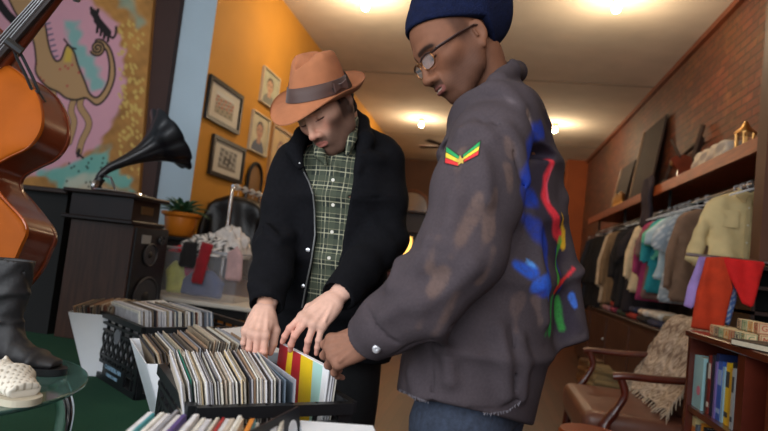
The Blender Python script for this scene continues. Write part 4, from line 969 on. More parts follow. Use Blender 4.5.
# ---- boots
def boot(loc, yaw, label):
    r = thing('ankle_boot', label, 'boot', loc, 'pair of tall black boots on the glass')
    def f(P):
        d = loft(P, [((0, 0, .06), (1, 0, 0), .040, .050), ((0, -.005, .14), (1, 0, 0), .045, .058), ((0, .0, .22), (1, 0, 0), .056, .070), ((0, .005, .325), (1, 0, 0), .062, .078)], .02)
        d = smin(d, loft(P, [((0, .045, .03), (1, 0, 0), .034, .030), ((0, -.06, .05), (1, 0, 0), .040, .045), ((0, -.13, .032), (1, 0, 0), .046, .028), ((0, -.19, .025), (1, 0, 0), .032, .020)], .03), .05)
        d += .0016*np.sin(P[:, 2]*90+P[:, 1]*40+3*np.sin(P[:, 0]*50))*(P[:, 2] > .08)
        d = smax(d, P[:, 2]-.32, .004); d = smax(d, -loft(P, [((0, .0, .22), (1, 0, 0), .046, .060), ((0, .005, .36), (1, 0, 0), .056, .072)], .01), .006)
        return smax(d, .018-P[:, 2], .004)
    T = Matrix.Translation(loc) @ Matrix.Rotation(yaw, 4, 'Z') @ Matrix.Scale(.86, 4)
    solid('upper', f, (-.09, -.25, 0), (.09, .12, .36), .006, mat('boot_leather', rgb(22, 20, 22), .6, nscale=14, namt=.3, bump=.3, bscale=60), r, T=T)
    pts = [(-.030, .075), (.030, .075), (.042, .03), (.036, -.04), (.048, -.12), (.040, -.18), (.015, -.215), (-.015, -.215), (-.040, -.18), (-.048, -.12), (-.036, -.04), (-.042, .03)]
    pts = [(p[0], p[1]) for p in catmull([(x, y, 0) for x, y in pts], 4, True)]; m = MB().hexa([(x, y, 0) for x, y in pts], [(x, y, .02) for x, y in pts]); m.v = [tuple(T @ Vector(v)) for v in m.v]; obj('sole', m, MATS['black_plastic'], r)
    m = MB().box((0, .045, .02), (.07, .07, .04)); m.v = [tuple(T @ Vector(v)) for v in m.v]; obj('heel', m, MATS['black_plastic'], r)

boot(Vector((-1.20, 1.30, .7805)), math.radians(100), 'tall black leather boot, right one of the pair on the glass table')
boot(Vector((-1.30, 1.14, .7805)), math.radians(104), 'tall black leather boot at the left edge of the glass table')
# ---- woven pale shoe
def shoe(loc, yaw):
    r = thing('woven_shoe', 'cream woven slip on shoe on the glass table edge', 'shoe', loc)
    T = Matrix.Translation(loc) @ Matrix.Rotation(yaw, 4, 'Z')
    def f(P):
        d = loft(P, [((0, .10, .035), (1, 0, 0), .030, .028), ((0, .02, .040), (1, 0, 0), .034, .034), ((0, -.06, .036), (1, 0, 0), .042, .030), ((0, -.12, .026), (1, 0, 0), .034, .018)], .03)
        d += .0007*np.sin(P[:, 0]*420)*np.sin(P[:, 1]*420)
        d = smax(d, -ell(P, (0, .055, .075), (.027, .062, .045)), .006)
        return smax(d, .012-P[:, 2], .003)
    def cf(V):
        k = (np.sin(V[:, 0]*420)*np.sin(V[:, 1]*420) > .55)[:, None]; return np.where(k, np.array(rgb(150, 140, 124)), np.array(rgb(206, 198, 184)))
    solid('woven_upper', f, (-.06, -.16, 0), (.06, .14, .09), .0028, mat('woven', (1, 1, 1), .8, vcol=True), r, cf, T=T)
    pts = [(-.02, .13), (.02, .13), (.034, .09), (.034, 0), (.046, -.07), (.036, -.125), (.012, -.145), (-.012, -.145), (-.036, -.125), (-.046, -.07), (-.034, 0), (-.034, .09)]
    pts = [(p[0], p[1]) for p in catmull([(x, y, 0) for x, y in pts], 4, True)]; m = MB().hexa([(x, y, 0) for x, y in pts], [(x, y, .014) for x, y in pts]); m.v = [tuple(T @ Vector(v)) for v in m.v]; obj('sole', m, mat('cream_sole', rgb(176, 166, 146), .7), r)
shoe(Vector((-1.03, 1.13, .7805)), math.radians(70))
# ============================================================ right wall: shelf, clothes, bookcase, chair
ZS = 2.13
struct('trim_shelf_right', MB().b2((1.5, 3.62, ZS-.09), (1.525, 9.6, ZS)).b2((1.525, 3.62, ZS-.03), (XR, 9.6, ZS-.002)), mat('shelf_wood', rgb(146, 70, 32), .45, nscale=5, namt=.3, stretch=(10, 1, 10)))
struct('trim_shade_sheet', MB().b2((1.93, 3.62, .9), (1.97, 9.6, ZS-.1)), mat('shade_board', rgb(26, 18, 15), .7))  # dark sheet added over the brick, standing in for shade behind the clothes
# rod
rodx, rodz = 1.62, 1.90
rd = thing('clothes_rail', 'long dark clothes rail under the wooden shelf on the brick wall', 'clothes rack', (rodx, 6.4, rodz))
obj('rail', MB().tube([(rodx, 3.62, rodz), (rodx, 9.5, rodz)], .014), MATS['steel'], rd, True)
for y in (3.9, 5.8, 7.6, 9.3): obj('bracket', MB().b2((rodx-.012, y, rodz), (rodx+.012, y+.02, ZS-.03)), MATS['black_matte'], rd)
def hang_y(px, x=1.38, py=230): return on(px, py, 0, x)[1]
def hanger(parent, y, white=True, z0=None):
    z0 = rodz; m = MB()
    m.tube([(rodx+.02, y, z0-.004), (rodx+.016, y, z0+.016), (rodx, y, z0+.024), (rodx-.018, y, z0+.014), (rodx-.016, y, z0-.01), (rodx, y, z0-.03), (rodx, y, z0-.055)], .0032, 6)
    m.tube([(rodx-.20, y, z0-.115), (rodx-.1, y, z0-.075), (rodx, y, z0-.055), (rodx+.1, y, z0-.075), (rodx+.20, y, z0-.115)], .006, 6)
    obj('hanger', m, mat('hanger_white', rgb(215, 215, 215), .4) if white else MATS['black_plastic'], parent, True)
dots = lambda a, b, k: (lambda X, Z: np.where(((np.sin(X*k)*np.sin(Z*k)) > .35)[:, None], np.array(b), np.array(a)))
G = [ # px of the left edge, colour, label, cat, length, sleeve length, pattern
 (672, rgb(132, 104, 84), 'taupe brown jacket on the rail behind the cream shirt', 'jacket', .78, .55, None),
 (664, rgb(150, 160, 166), 'grey blue dotted blouse on the rail behind the taupe jacket', 'blouse', .80, .25, dots(rgb(150, 164, 174), rgb(206, 212, 214), 160)),
 (657, rgb(176, 196, 204), 'pale blue short sleeved shirt on the clothes rail', 'shirt', .62, .20, None),
 (653, rgb(104, 190, 160), 'mint green tee with a wide sleeve on the clothes rail', 'tee', .42, .20, None),
 (650, rgb(36, 138, 148), 'dark teal shirt under the mint tee on the clothes rail', 'shirt', .74, .35, None),
 (646, rgb(120, 90, 84), 'dusty brown shirt between the teal and magenta ones', 'shirt', .80, .30, None),
 (641, rgb(150, 48, 92), 'magenta shirt hanging long on the clothes rail', 'shirt', .82, .45, None),
 (634, rgb(206, 186, 150), 'cream cardigan between the magenta top and the black ones', 'cardigan', .76, .5, None),
 (627, rgb(30, 24, 30), 'black dress right of the tan coat on the clothes rail', 'dress', .98, .3, None),
 (621, rgb(22, 20, 24), 'second black dress right of the tan coat', 'dress', .95, .35, None),
 (616, rgb(26, 22, 24), 'black blouse right beside the tan coat', 'blouse', .9, .5, None),
 (609, rgb(120, 96, 70), 'brown coat just right of the off white one', 'coat', .95, .6, None),
 (605, rgb(190, 172, 146), 'off white coat among the black clothes far down the rail', 'coat', .95, .62, None),
 (600, rgb(20, 18, 20), 'black coat left of the off white one', 'coat', 1.05, .6, None),
 (597, rgb(18, 16, 18), 'black coat, second left of the off white one', 'coat', 1.08, .6, None),
 (593, rgb(24, 20, 20), 'black coat, third left of the off white one', 'coat', 1.05, .6, None),
 (590, rgb(16, 16, 20), 'black coat, fourth left of the off white one', 'coat', 1.1, .6, None),
 (588, rgb(26, 36, 54), 'navy blue coat near the far end of the rail', 'coat', 1.0, .6, None),
 (586, rgb(34, 30, 34), 'charcoal coat at the far end of the rail', 'coat', 1.0, .6, None)]
for i, (px, c, lab, cat_, h, sl, cf) in enumerate(G):
    y = hang_y(px); yaw = random.uniform(-.18, .22)
    g_ = thing('hanging_'+cat_, lab, cat_, (rodx, y, rodz-.05), 'clothes on the long rail')
    M_ = MY((rodx, y, rodz-.045), yaw)
    poly = garment_poly(.215+.02*random.random(), h, sl, .07 if sl > .3 else .10, .07, 1.12)
    cm = mat('garment_%d' % i, c, .9, nscale=14, namt=.15, vcol=cf is not None, sheen=0, bump=.2, bscale=150)
    puff('garment_body', poly, .05, cm, g_, .025, (lambda a_, s_: lambda X, Z: a_*np.sin(X*38+s_+Z*4)*np.clip(-Z*2, .2, 1))(.010, i), cf, M_, .05)
    hanger(g_, y, i < 9 or i % 3 == 0)
# the cream shirt in front
y = 4.02
g_ = thing('hanging_shirt', 'cream button shirt facing forward at the near end of the rail', 'shirt', (rodx-.05, y, rodz-.05), 'clothes on the long rail')
Rr = [(.055, -.03), (.12, -.055), (.20, -.09), (.235, -.13), (.30, -.30), (.345, -.50), (.27, -.545), (.235, -.46), (.205, -.30), (.20, -.62), (.20, -.68)]
poly = [(x, z) for x, z in Rr]+[(-x, z) for x, z in Rr[::-1]]
M_ = MY((rodx-.05, y, rodz-.03), .10)
crm = mat('cream_cotton', rgb(214, 192, 140), .9, nscale=8, namt=.1, bump=.35, bscale=40)
puff('shirt_body', poly, .06, crm, g_, .018, lambda X, Z: .010*np.sin(X*40+Z*9)+.006*np.sin(Z*55+X*20), None, M_, .05)
m = MB(); m.box((0.0, -.042, -.36), (.03, .006, .60)); m.box((.10, -.040, -.22), (.10, .006, .11), bev=.002); m.box((-.10, -.040, -.22), (.10, .006, .11), bev=.002); m.v = [tuple(M_ @ Vector(v)) for v in m.v]; tag(obj('placket', m, crm, g_), kind=None)
m = MB(); 
for sx in (-1, 1): m.hexa([(0, -.035, -.045), (sx*.03, -.05, -.11), (sx*.085, -.045, -.07), (sx*.06, -.02, -.02)], [(0, -.040, -.045), (sx*.03, -.056, -.11), (sx*.085, -.051, -.07), (sx*.06, -.026, -.015)])
m.v = [tuple(M_ @ Vector(v)) for v in m.v]; obj('collar', m, crm, g_)
for k in range(5):
    m = MB().lathe([(0, 0), (.006, 0), (.006, .003), (0, .003)], (0, -.048, -.14-.11*k), 10, R=Matrix(((1, 0, 0), (0, 0, -1), (0, 1, 0)))); m.v = [tuple(M_ @ Vector(v)) for v in m.v]; obj('button', m, mat('btn', rgb(230, 225, 205), .4), g_)
hanger(g_, y, False)
for k in range(6):
    yy = 3.78+.045*k if k < 3 else 4.1+.1*(k-3)
    hh = thing('clothes_hanger', 'empty white plastic hanger on the long rail by the cream shirt', 'hanger', (rodx, yy, rodz), 'empty white hangers')
    hanger(hh, yy, True)
# ---- second, lower rail with scarves
zl = 1.40
A_ = on(686, 254, 1, 3.46); B_ = on(766, 263, 1, 3.46)
lr = thing('scarf_rail', 'low dark rail carrying the bright scarves', 'rail', (1.3, 3.46, A_[2]))
obj('rail', MB().tube([A_, B_+Vector((.1, 0, 0))], .010), MATS['steel'], lr, True)
for q in (B_+Vector((.08, 0, 0)),): obj('support', MB().tube([q, Vector((q[0]+.02, q[1]+.05, 0.0))], .010), MATS['black_matte'], lr, True)
def scarf_px(lab, pts, y, col, cf=None, name='scarf', th=.02, fo=.006):
    q = [on(px, py, 1, y) for px, py in pts]; o = q[0]; poly = [((p-o)[0], (p-o)[2]) for p in q]
    cloth(name, lab, 'scarf', poly, col, MY(o), th, 'scarves on the low rail', lambda X, Z: fo*np.sin(X*70+Z*6), cf, .010, edge=.015, sheen=0)
scarf_px('lavender scarf hanging lowest at the left of the low rail', [(699, 256), (711, 258), (703, 282), (697, 300), (692, 309), (684, 306), (688, 286)], 3.40, rgb(160, 134, 200))
scarf_px('dark scarf with white flecks beside the lavender scarf', [(711, 256), (722, 257), (716, 285), (706, 300), (700, 298), (704, 274)], 3.41, rgb(40, 44, 80), dots(rgb(40, 44, 80), rgb(150, 154, 170), 220))
scarf_px('large burnt orange knitted scarf on the low rail', [(706, 257), (730, 257), (733, 290), (722, 333), (691, 328), (697, 290)], 3.36, rgb(188, 54, 18), None, 'knitted_scarf', .04, .004)
scarf_px('blue and white patterned scarf hanging between the orange and red ones', [(731, 268), (738, 280), (737, 300), (728, 327), (721, 318), (727, 292)], 3.42, rgb(90, 124, 180), dots(rgb(76, 112, 176), rgb(180, 196, 214), 200))
scarf_px('bright red triangular scarf hanging off the right end of the low rail', [(721, 257), (766, 262), (752, 308), (742, 303), (731, 280)], 3.34, rgb(206, 22, 22), None, 'scarf', .02, .005)
# ---- shelves with boxes below the partition
sh = thing('wall_shelving', 'dark shelving behind the red scarf at the right edge', 'shelf', (1.75, 3.75, 0))
obj('back_panel', MB().b2((1.45, 3.98, 0), (1.97, 4.0, 1.34)), MATS['black_matte'], sh)
for z in (.25, .72, .92, 1.08, 1.22, 1.33): obj('shelf_board', MB().b2((1.44, 3.52, z), (1.97, 3.98, z+.02)), MATS['dark_wood'], sh)
for x in (1.44, 1.94): obj('side_panel', MB().b2((x, 3.52, 0), (x+.02, 3.98, 1.34)), MATS['dark_wood'], sh)
# ---- long low chest under the clothes with folded things on it
ch = thing('low_chest', 'long low brown chest under the hanging clothes', 'chest', (1.68, 6.5, 0))
obj('chest_body', MB().b2((1.42, 4.9, .06), (1.96, 9.3, .80)), mat('chest_brown', rgb(74, 46, 34), .5, nscale=4, namt=.2), ch)
obj('chest_top', MB().b2((1.40, 4.88, .80), (1.97, 9.32, .83), bev=.005), MATS['dark_wood'], ch)
obj('plinth', MB().b2((1.46, 4.95, 0), (1.94, 9.25, .06)), MATS['black_matte'], ch)
for k in range(4): 
    d_ = obj('door', MB().b2((1.41, 4.98+k*1.08, .10), (1.42, 5.98+k*1.08, .76)), mat('chest_brown', None), ch); obj('knob', MB().lathe([(0, 0), (.014, .004), (.008, .02)], (1.41, 5.06+k*1.08, .5), 10, R=Matrix(((0, 0, -1), (1, 0, 0), (0, 1, 0)))), MATS['steel'], d_, True)
cols = [rgb(206, 196, 186), rgb(150, 60, 90), rgb(60, 64, 90), rgb(196, 150, 160), rgb(40, 36, 38), rgb(120, 110, 90), rgb(170, 60, 50), rgb(200, 200, 196), rgb(60, 80, 70)]
names = ['off white', 'plum', 'slate blue', 'dusty pink', 'black', 'khaki', 'brick red', 'white', 'dark green']
for k in range(9):
    yy = 5.0+k*.42; zz = .83
    for j in range(2):
        c = cols[(k*2+j*5) % 9]; m = MB(); m.box((1.60, yy, zz+.03+.062*j), (.30, .30, .058), R=rotz(random.uniform(-.1, .1)), bev=.02)
        tag(obj('folded_garment', m, mat('fold_%d' % ((k*2+j*5) % 9), c, .9, nscale=12, namt=.2)), names[(k*2+j*5) % 9]+' folded garment on the low chest, '+('upper' if j else 'lower')+' one of its pile', 'folded clothes', 'folded clothes on the low chest')
# ---- bookcase facing left
bx, by0, by1, bz = .90, 2.02, 2.79, 1.0
bc = thing('bookcase', 'dark reddish wooden bookcase full of books at the right edge', 'bookcase', (1.06, 2.4, 0))
mw = MATS['mahogany']
obj('top_board', MB().b2((bx-.012, by0-.01, bz-.028), (1.21, by1+.012, bz), bev=.004), mw, bc)
obj('side_panel', MB().b2((bx, by1-.03, 0), (1.2, by1, bz-.028)), mw, bc); obj('side_panel', MB().b2((bx, by0, 0), (1.2, by0+.03, bz-.028)), mw, bc)
obj('divider', MB().b2((bx, 2.215, 0), (1.2, 2.275, bz-.028)), mw, bc)
obj('back_panel', MB().b2((1.19, by0, 0), (1.2, by1, bz-.028)), MATS['dark_wood'], bc)
for z in (.03, .34, .66): obj('shelf_board', MB().b2((bx+.005, by0+.03, z), (1.19, by1-.03, z+.024)), mw, bc)
def book(y1, t, h, d, z, c, lab, band=None, x0=None, title=None):
    """y1 = far side, books run towards the camera"""
    x0 = x0 if x0 is not None else bx+.035; r = thing('book', lab, 'book', (x0+d/2, y1-t/2, z), 'books in the bookcase')
    key = 'book_%d_%d_%d' % tuple(int(v*255) for v in c); cm = mat(key, c, .5, nscale=9, namt=.12)
    cv = MB().b2((x0, y1-t, z), (x0+.004, y1, z+h)).b2((x0+.004, y1-t, z), (x0+d, y1-t+.003, z+h)).b2((x0+.004, y1-.003, z), (x0+d, y1, z+h)); obj('cover', cv, cm, r)
    obj('pages', MB().b2((x0+.004, y1-t+.003, z+.003), (x0+d-.004, y1-.003, z+h-.004)), mat('pages', rgb(214, 204, 180), .9, nscale=200, namt=.1), r)
    for f0, f1 in (((.60, .86), (.12, .2)) if band else ()): obj('spine_band', MB().b2((x0-.0008, y1-t+.001, z+h*f0), (x0+.001, y1-.001, z+h*f1)), mat('band_%d_%d_%d' % tuple(int(v*255) for v in band), band, .5), r)
z1 = .685; y = 2.755
row1 = [(.105, .215, rgb(150, 190, 194), 'thick pale blue book with a pink spot, widest on the upper shelf', None), (.012, .23, rgb(36, 62, 60), 'slim dark green book beside the thick pale blue one', None), (.016, .20, rgb(60, 50, 44), 'brown book right of the slim green one', None), (.026, .235, rgb(120, 34, 30), 'dark red book with a pale top on the upper shelf', rgb(206, 200, 190)),
        (.022, .24, rgb(30, 34, 52), 'dark navy book next to the dark red one', None), (.024, .25, rgb(26, 42, 92), 'tall navy book left of the violet one', rgb(150, 160, 190)), (.016, .22, rgb(120, 100, 160), 'violet book on the upper shelf', None), (.038, .225, rgb(52, 92, 176), 'bright blue book left of the yellow ones', rgb(150, 176, 214)),
        (.02, .21, rgb(150, 186, 206), 'pale blue book squeezed before the yellow ones', None), (.034, .23, rgb(226, 186, 30), 'thick yellow book on the upper shelf', rgb(60, 60, 60)), (.02, .215, rgb(206, 160, 40), 'amber book right of the thick yellow one', None), (.022, .24, rgb(40, 40, 42), 'black book at the near end of the upper shelf', rgb(214, 214, 210)), (.02, .22, rgb(176, 180, 180), 'grey book at the near end of the upper shelf', rgb(60, 70, 80))]
for (t, h, c, lab, bd) in row1:
    book(y, t, h, .17, z1, c, lab, bd, x0=bx+.02+(0 if t > .1 else random.uniform(.005, .02))); y -= t+.0012
yb = 2.755-.07
pk = MB().lathe([(0, 0), (.02, 0), (.02, .001), (0, .001)], (bx+.0195, yb, z1+.075), 20, R=Matrix(((0, 0, -1), (1, 0, 0), (0, 1, 0))))
b0 = [o for o in bpy.data.objects if o.get('label', '').startswith('thick pale blue')][0]
obj('pink_spot', pk, mat('pink_spot', rgb(206, 120, 140), .5), b0)
gl = thing('glass_vase', 'white glass vase standing behind the pale blue book', 'vase', (1.12, 2.73, z1))
obj('vase_body', MB().lathe([(0, 0), (.022, 0), (.026, .1), (.016, .2), (.013, .262), (.010, .262), (0, .2)], (1.12, 2.73, z1), 20), mat('milk_glass', rgb(230, 232, 235), .2), gl, True)
z2 = .365; y = 2.755
row2 = [(.042, .275, rgb(206, 186, 130), 'tall cream book at the far end of the second shelf', rgb(196, 110, 40)), (.03, .25, rgb(84, 96, 110), 'slate grey book beside the tall cream one', rgb(180, 186, 190)), (.024, .265, rgb(214, 140, 40), 'orange book on the second shelf', rgb(240, 210, 130)), (.02, .255, rgb(206, 196, 60), 'yellow book on the second shelf', None),
        (.022, .24, rgb(226, 224, 218), 'white book right of the yellow one', rgb(40, 40, 44)), (.034, .265, rgb(24, 26, 34), 'thick black book on the second shelf', rgb(180, 190, 206)), (.02, .24, rgb(70, 44, 36), 'brown book on the second shelf', None), (.05, .235, rgb(60, 140, 196), 'thick blue book with a white band on the second shelf', rgb(232, 236, 240)), (.026, .23, rgb(200, 206, 210), 'pale grey book on the second shelf', rgb(196, 60, 50)),
        (.03, .225, rgb(216, 206, 190), 'ivory book near the divider on the second shelf', rgb(30, 60, 120)), (.028, .24, rgb(40, 60, 60), 'dark green book near the divider on the second shelf', None), (.03, .22, rgb(176, 50, 40), 'red book near the divider on the second shelf', None)]
for (t, h, c, lab, bd) in row2: book(y, t, h, .16, z2, c, lab, bd, x0=bx+.02+random.uniform(0, .02)); y -= t+.0012
# letter blocks on top
rb = random.Random(5); LT = 'PCAGSDOEBTRNKHUM'
blockm = [mat('block_wood_%d' % i, c, .6, nscale=20, namt=.12) for i, c in enumerate((rgb(206, 180, 136), rgb(190, 160, 120), rgb(196, 190, 150)))]
inks = [mat('ink_%d' % i, c, .6) for i, c in enumerate((rgb(170, 60, 40), rgb(40, 40, 60), rgb(70, 120, 80), rgb(196, 120, 30)))]
cn = ['red', 'dark blue', 'green', 'orange']; spots = []
for k in range(7): spots.append((.955+.0*k, 2.63-.050*k, 0, k))
for k in range(6): spots.append((1.01, 2.60-.050*k, 0, k+3))
for k in range(4): spots.append((.985+.02, 2.50-.050*k, 1, k+9))
s_ = .043
for i, (x, yy, lv, li) in enumerate(spots):
    ya = rb.uniform(-.12, .12); c = Vector((x, yy, bz+s_/2+lv*s_)); R_ = rotz(ya); L_ = LT[(i*5+3) % 16]; ci = i % 4
    r = thing('letter_block', 'wooden block with a %s letter %s, %s on the bookcase' % (cn[ci], L_, 'stacked up' if lv else ('front row' if i < 7 else 'back row')), 'toy block', c-Vector((0, 0, s_/2)), 'letter blocks on the bookcase')
    obj('block_body', MB().box(c, (s_, s_, s_), R=R_, bev=.003), blockm[i % 3], r)
    for n, ux in ((R_ @ Vector((-1, 0, 0)), R_ @ Vector((0, -1, 0))), (R_ @ Vector((0, -1, 0)), R_ @ Vector((1, 0, 0)))):
        m = text_mb(L_, .030, c+n*(s_/2+.0003), ux, (0, 0, 1)); 
        fr_ = .0175
        for e in (-1, 1): m.box(c+n*(s_/2+.0003)+ux*e*fr_, (.0016, .0016, .036), R=R_); m.box(c+n*(s_/2+.0003)+Vector((0, 0, e*fr_)), (.0016 if abs(n[0]) > .7 else .036, .036 if abs(n[0]) > .7 else .0016, .0016), R=R_)
        obj('letter', m, inks[ci], r)
r = thing('picture_book', 'dark flat book lying on top of the bookcase beside the blocks', 'book', (1.0, 2.18, bz))
obj('cover', MB().box((1.02, 2.17, bz+.012), (.26, .24, .024), R=rotz(.3), bev=.003), MATS['black_plastic'], r); obj('pages', MB().box((1.02, 2.17, bz+.012), (.263, .225, .016), R=rotz(.3)), mat('pages', None), r)
# ---- armchair with a crocheted throw
SEAT = mat('brown_leather', rgb(112, 72, 58), .38, nscale=5, namt=.2, bump=.15, bscale=30)
ac = thing('armchair', 'low brown upholstered armchair with curved wooden arms', 'armchair', (.95, 3.8, 0))
sx0_, sx1_, sy0_, sy1_ = .60, 1.20, 3.40, 4.28
def seatf(P):
    q = P-np.array([.90, 3.84, .37]); d = np.abs(q)-np.array([.25, .38, .03]); e = np.linalg.norm(np.maximum(d, 0), axis=1)+np.minimum(d.max(1), 0)-.055
    return e-.02*np.exp(-(q[:, 0]/.2)**2-(q[:, 1]/.3)**2)
solid('seat', seatf, (.5, 3.35, .25), (1.3, 4.35, .52), .016, SEAT, ac)
def backf(P):
    c = np.array([1.26, 3.84, .68]); R_ = np.array(Matrix.Rotation(.20, 3, 'Y')); q = (P-c)@R_; d = np.abs(q)-np.array([.015, .34, .22]); return np.linalg.norm(np.maximum(d, 0), axis=1)+np.minimum(d.max(1), 0)-.05
solid('backrest', backf, (1.0, 3.35, .3), (1.55, 4.35, 1.1), .016, SEAT, ac)
for yy in (3.36, 4.32):
    sg = -1 if yy < 3.8 else 1
    ar = MB().tube(catmull([(1.30, yy-.0*sg, .70), (1.15, yy, .70), (.95, yy+.01*sg, .685), (.78, yy+.015*sg, .68), (.72, yy+.01*sg, .67)], 5), .026, 12, flat=.8); ar_o = obj('armrest', ar, mw, ac, True)
    obj('arm_post', MB().tube(catmull([(.76, yy, .67), (.79, yy, .58), (.745, yy, .48), (.70, yy, .40), (.70, yy, .30)], 5), [.022]*5+[.02]*5+[.026]*5+[.034]*5+[.03], 12), mw, ac, True)
    obj('leg', MB().tube([(.66, yy-.03*sg, .32), (.64, yy-.03*sg, .15), (.62, yy-.03*sg, 0)], [.034, .026, .016], 12), mw, ac, True)
    obj('leg', MB().tube([(1.2, yy-.03*sg, .36), (1.27, yy-.03*sg, .15), (1.34, yy-.03*sg, 0)], [.034, .026, .018], 12), mw, ac, True)
obj('seat_rail', MB().b2((.62, 3.40, .29), (1.22, 3.43, .33)).b2((.62, 4.25, .29), (1.22, 4.28, .33)).b2((.61, 3.40, .28), (.645, 4.28, .33)), mw, ac)
def throw():
    # crocheted throw over the backrest, hanging down in front: lattice colour pattern
    path = [Vector((1.44, 0, .50)), Vector((1.42, 0, .72)), Vector((1.40, 0, .92)), Vector((1.35, 0, 1.00)), Vector((1.27, 0, .985)), Vector((1.20, 0, .86)), Vector((1.14, 0, .70)), Vector((1.09, 0, .58)), Vector((1.04, 0, .50))]
    pp = catmull(path, 10); n = len(pp); m_ = 90; vs = []; cs = []
    for i, p in enumerate(pp):
        f = i/(n-1)
        for j in range(m_):
            g = j/(m_-1); w_ = .42+.03*f; yy = 3.84+(g*2-1)*w_*(1+.03*math.sin(i*.5))+.05*f
            x = p[0]+.010*math.sin(g*30+f*6)*f; z = p[2]+.012*math.sin(g*22)-.03*abs(g-.5)*(1-abs(2*f-1))
            x -= .012+.004*math.sin(g*150)*math.sin(f*120)
            vs.append((x, yy, z))
            u_, v_ = g*6, f*9; a_, b_ = u_-math.floor(u_)-.5, v_-math.floor(v_)-.5; rr = math.hypot(a_, b_)
            k = .5+.5*math.sin(rr*38+3*math.cos(6*math.atan2(b_, a_))); c1, c2 = rgb(216, 202, 184), rgb(122, 102, 88)
            cs.append(tuple(c1[q]*k+c2[q]*(1-k) for q in range(3)))
    fs = [(i*m_+j, i*m_+j+1, (i+1)*m_+j+1, (i+1)*m_+j) for i in range(n-1) for j in range(m_-1)]
    th = thing('crocheted_throw', 'cream crocheted throw draped over the back of the armchair', 'blanket', (1.25, 3.8, .5))
    o = mk('knit', vs, fs, mat('crochet', (1, 1, 1), .95, vcol=True, bump=.6, bscale=120), th, None, cs, True)
    so = o.modifiers.new('s', 'SOLIDIFY'); so.thickness = .010
    fr_ = MB()
    for j in range(0, m_, 3):
        p = Vector(vs[(n-1)*m_+j]); fr_.tube([p, p+Vector((-.02, random.uniform(-.01, .01), -.02)), p+Vector((-.03, random.uniform(-.015, .015), -.035))], [.004, .004, .002], 5)
    for i in range(30, n, 3):
        p = Vector(vs[i*m_]); fr_.tube([p, p+Vector((-.01, -.02, -.03)), p+Vector((-.012, -.03, -.06))], [.004, .004, .002], 5)
        p = Vector(vs[i*m_+m_-1]); fr_.tube([p, p+Vector((-.01, .02, -.03)), p+Vector((-.012, .03, -.06))], [.004, .004, .002], 5)
    tag(obj('tassels', fr_, mat('tassel', rgb(190, 176, 156), .95), th, True), kind='stuff')
throw()
# small stool of orange wood at the bottom edge
c = on(583, 424, 2, .42)
st = thing('wooden_stool', 'orange brown wooden stool peeking in at the bottom edge', 'stool', (c[0]+.02, c[1]-.14, 0))
obj('seat', MB().lathe([(0, .39), (.15, .39), (.16, .405), (.15, .42), (0, .42)], (c[0]+.02, c[1]-.14, 0), 28), mat('stool_wood', rgb(140, 60, 28), .35, coat=.4), st, True)
for k in range(4):
    an = k*PI/2+.6; obj('leg', MB().tube([(c[0]+.02+.09*math.cos(an), c[1]-.14+.09*math.sin(an), .39), (c[0]+.02+.15*math.cos(an), c[1]-.14+.15*math.sin(an), 0)], .015), mat('stool_wood', None), st, True)
# papers on the floor behind the chair
for i, (px, py, cc, nm) in enumerate(((600, 366, rgb(170, 150, 110), 'pale tan'), (612, 372, rgb(150, 130, 90), 'khaki'), (622, 364, rgb(120, 84, 50), 'brown'))):
    q = on(px, py, 2, .26); q[0] -= .12*(i == 2); q[0] -= .18*(i == 2); r = thing('magazine_pile', nm+' stack of magazines behind the seat of the armchair', 'magazines', (q[0], q[1], 0))
    for j in range(6): obj('magazine', MB().box((q[0]+random.uniform(-.01, .01), q[1], .022+j*.044), (.22, .28, .042), R=rotz(random.uniform(-.2, .2)+i), bev=.004), mat('mag_%d' % (i*3+j % 3), tuple(v*(1-.25*(j % 3)) for v in cc), .7), r)
# ---- decorations on the high shelf
DW = mat('old_wood', rgb(44, 26, 18), .8, nscale=5, namt=.3)
def slab(px0, px1, y, z0, z1, lab, nm='leaning_board', lean=.10):
    y0_, y1_ = on(px1, 150, 0, 1.9)[1], on(px0, 150, 0, 1.9)[1]
    r = thing(nm, lab, 'panel', (1.82, (y0_+y1_)/2, ZS)); m = MB()
    m.add([(1.78, y0_, z0), (1.80, y0_, z0), (1.80, y1_, z0), (1.78, y1_, z0), (1.93, y0_, z1), (1.95, y0_, z1), (1.95, y1_, z1), (1.93, y1_, z1)], [(0, 1, 2, 3), (7, 6, 5, 4), (0, 4, 5, 1), (1, 5, 6, 2), (2, 6, 7, 3), (3, 7, 4, 0)]); obj('board', m, DW, r)
    obj('edge_strip', MB().tube([(1.775, y1_, z0), (1.925, y1_, z1)], .014, 8), mat('strip', rgb(150, 120, 90), .4), r, True)
slab(622, 634, 0, ZS, 2.95, 'narrow dark board leaning on the brick wall, farther one')
slab(641, 661, 0, ZS, 3.25, 'tall dark board leaning on the brick wall, nearer one')
y0_, y1_ = on(697, 150, 0, 1.9)[1], on(668, 150, 0, 1.9)[1]
r = thing('empty_frame', 'empty dark picture frame leaning on the brick wall above the shelf', 'frame', (1.86, (y0_+y1_)/2, ZS)); z0_, z1_ = ZS, 2.66; m = MB()
P4 = [(1.83, y0_, z0_), (1.83, y1_, z0_), (1.94, y1_, z1_-.1), (1.94, y0_, z1_)]
m.tube(P4, .022, 8, closed=True); obj('frame_border', m, DW, r, True)
obj('frame_post', MB().tube([(1.80, y0_-.02, ZS), (1.94, y0_+.0, 2.80)], .025, 8), DW, r, True)
q = on(672, 160, 0, 1.72)
r = thing('black_hat', 'black bowl shaped hat standing on the high shelf', 'hat', (1.72, q[1], ZS)); obj('hat_body', MB().lathe([(.15, 0), (.15, .01), (.10, .015), (.095, .10), (.06, .125), (0, .13)], (1.72, q[1], ZS), 24), MATS['black_matte'], r, True)
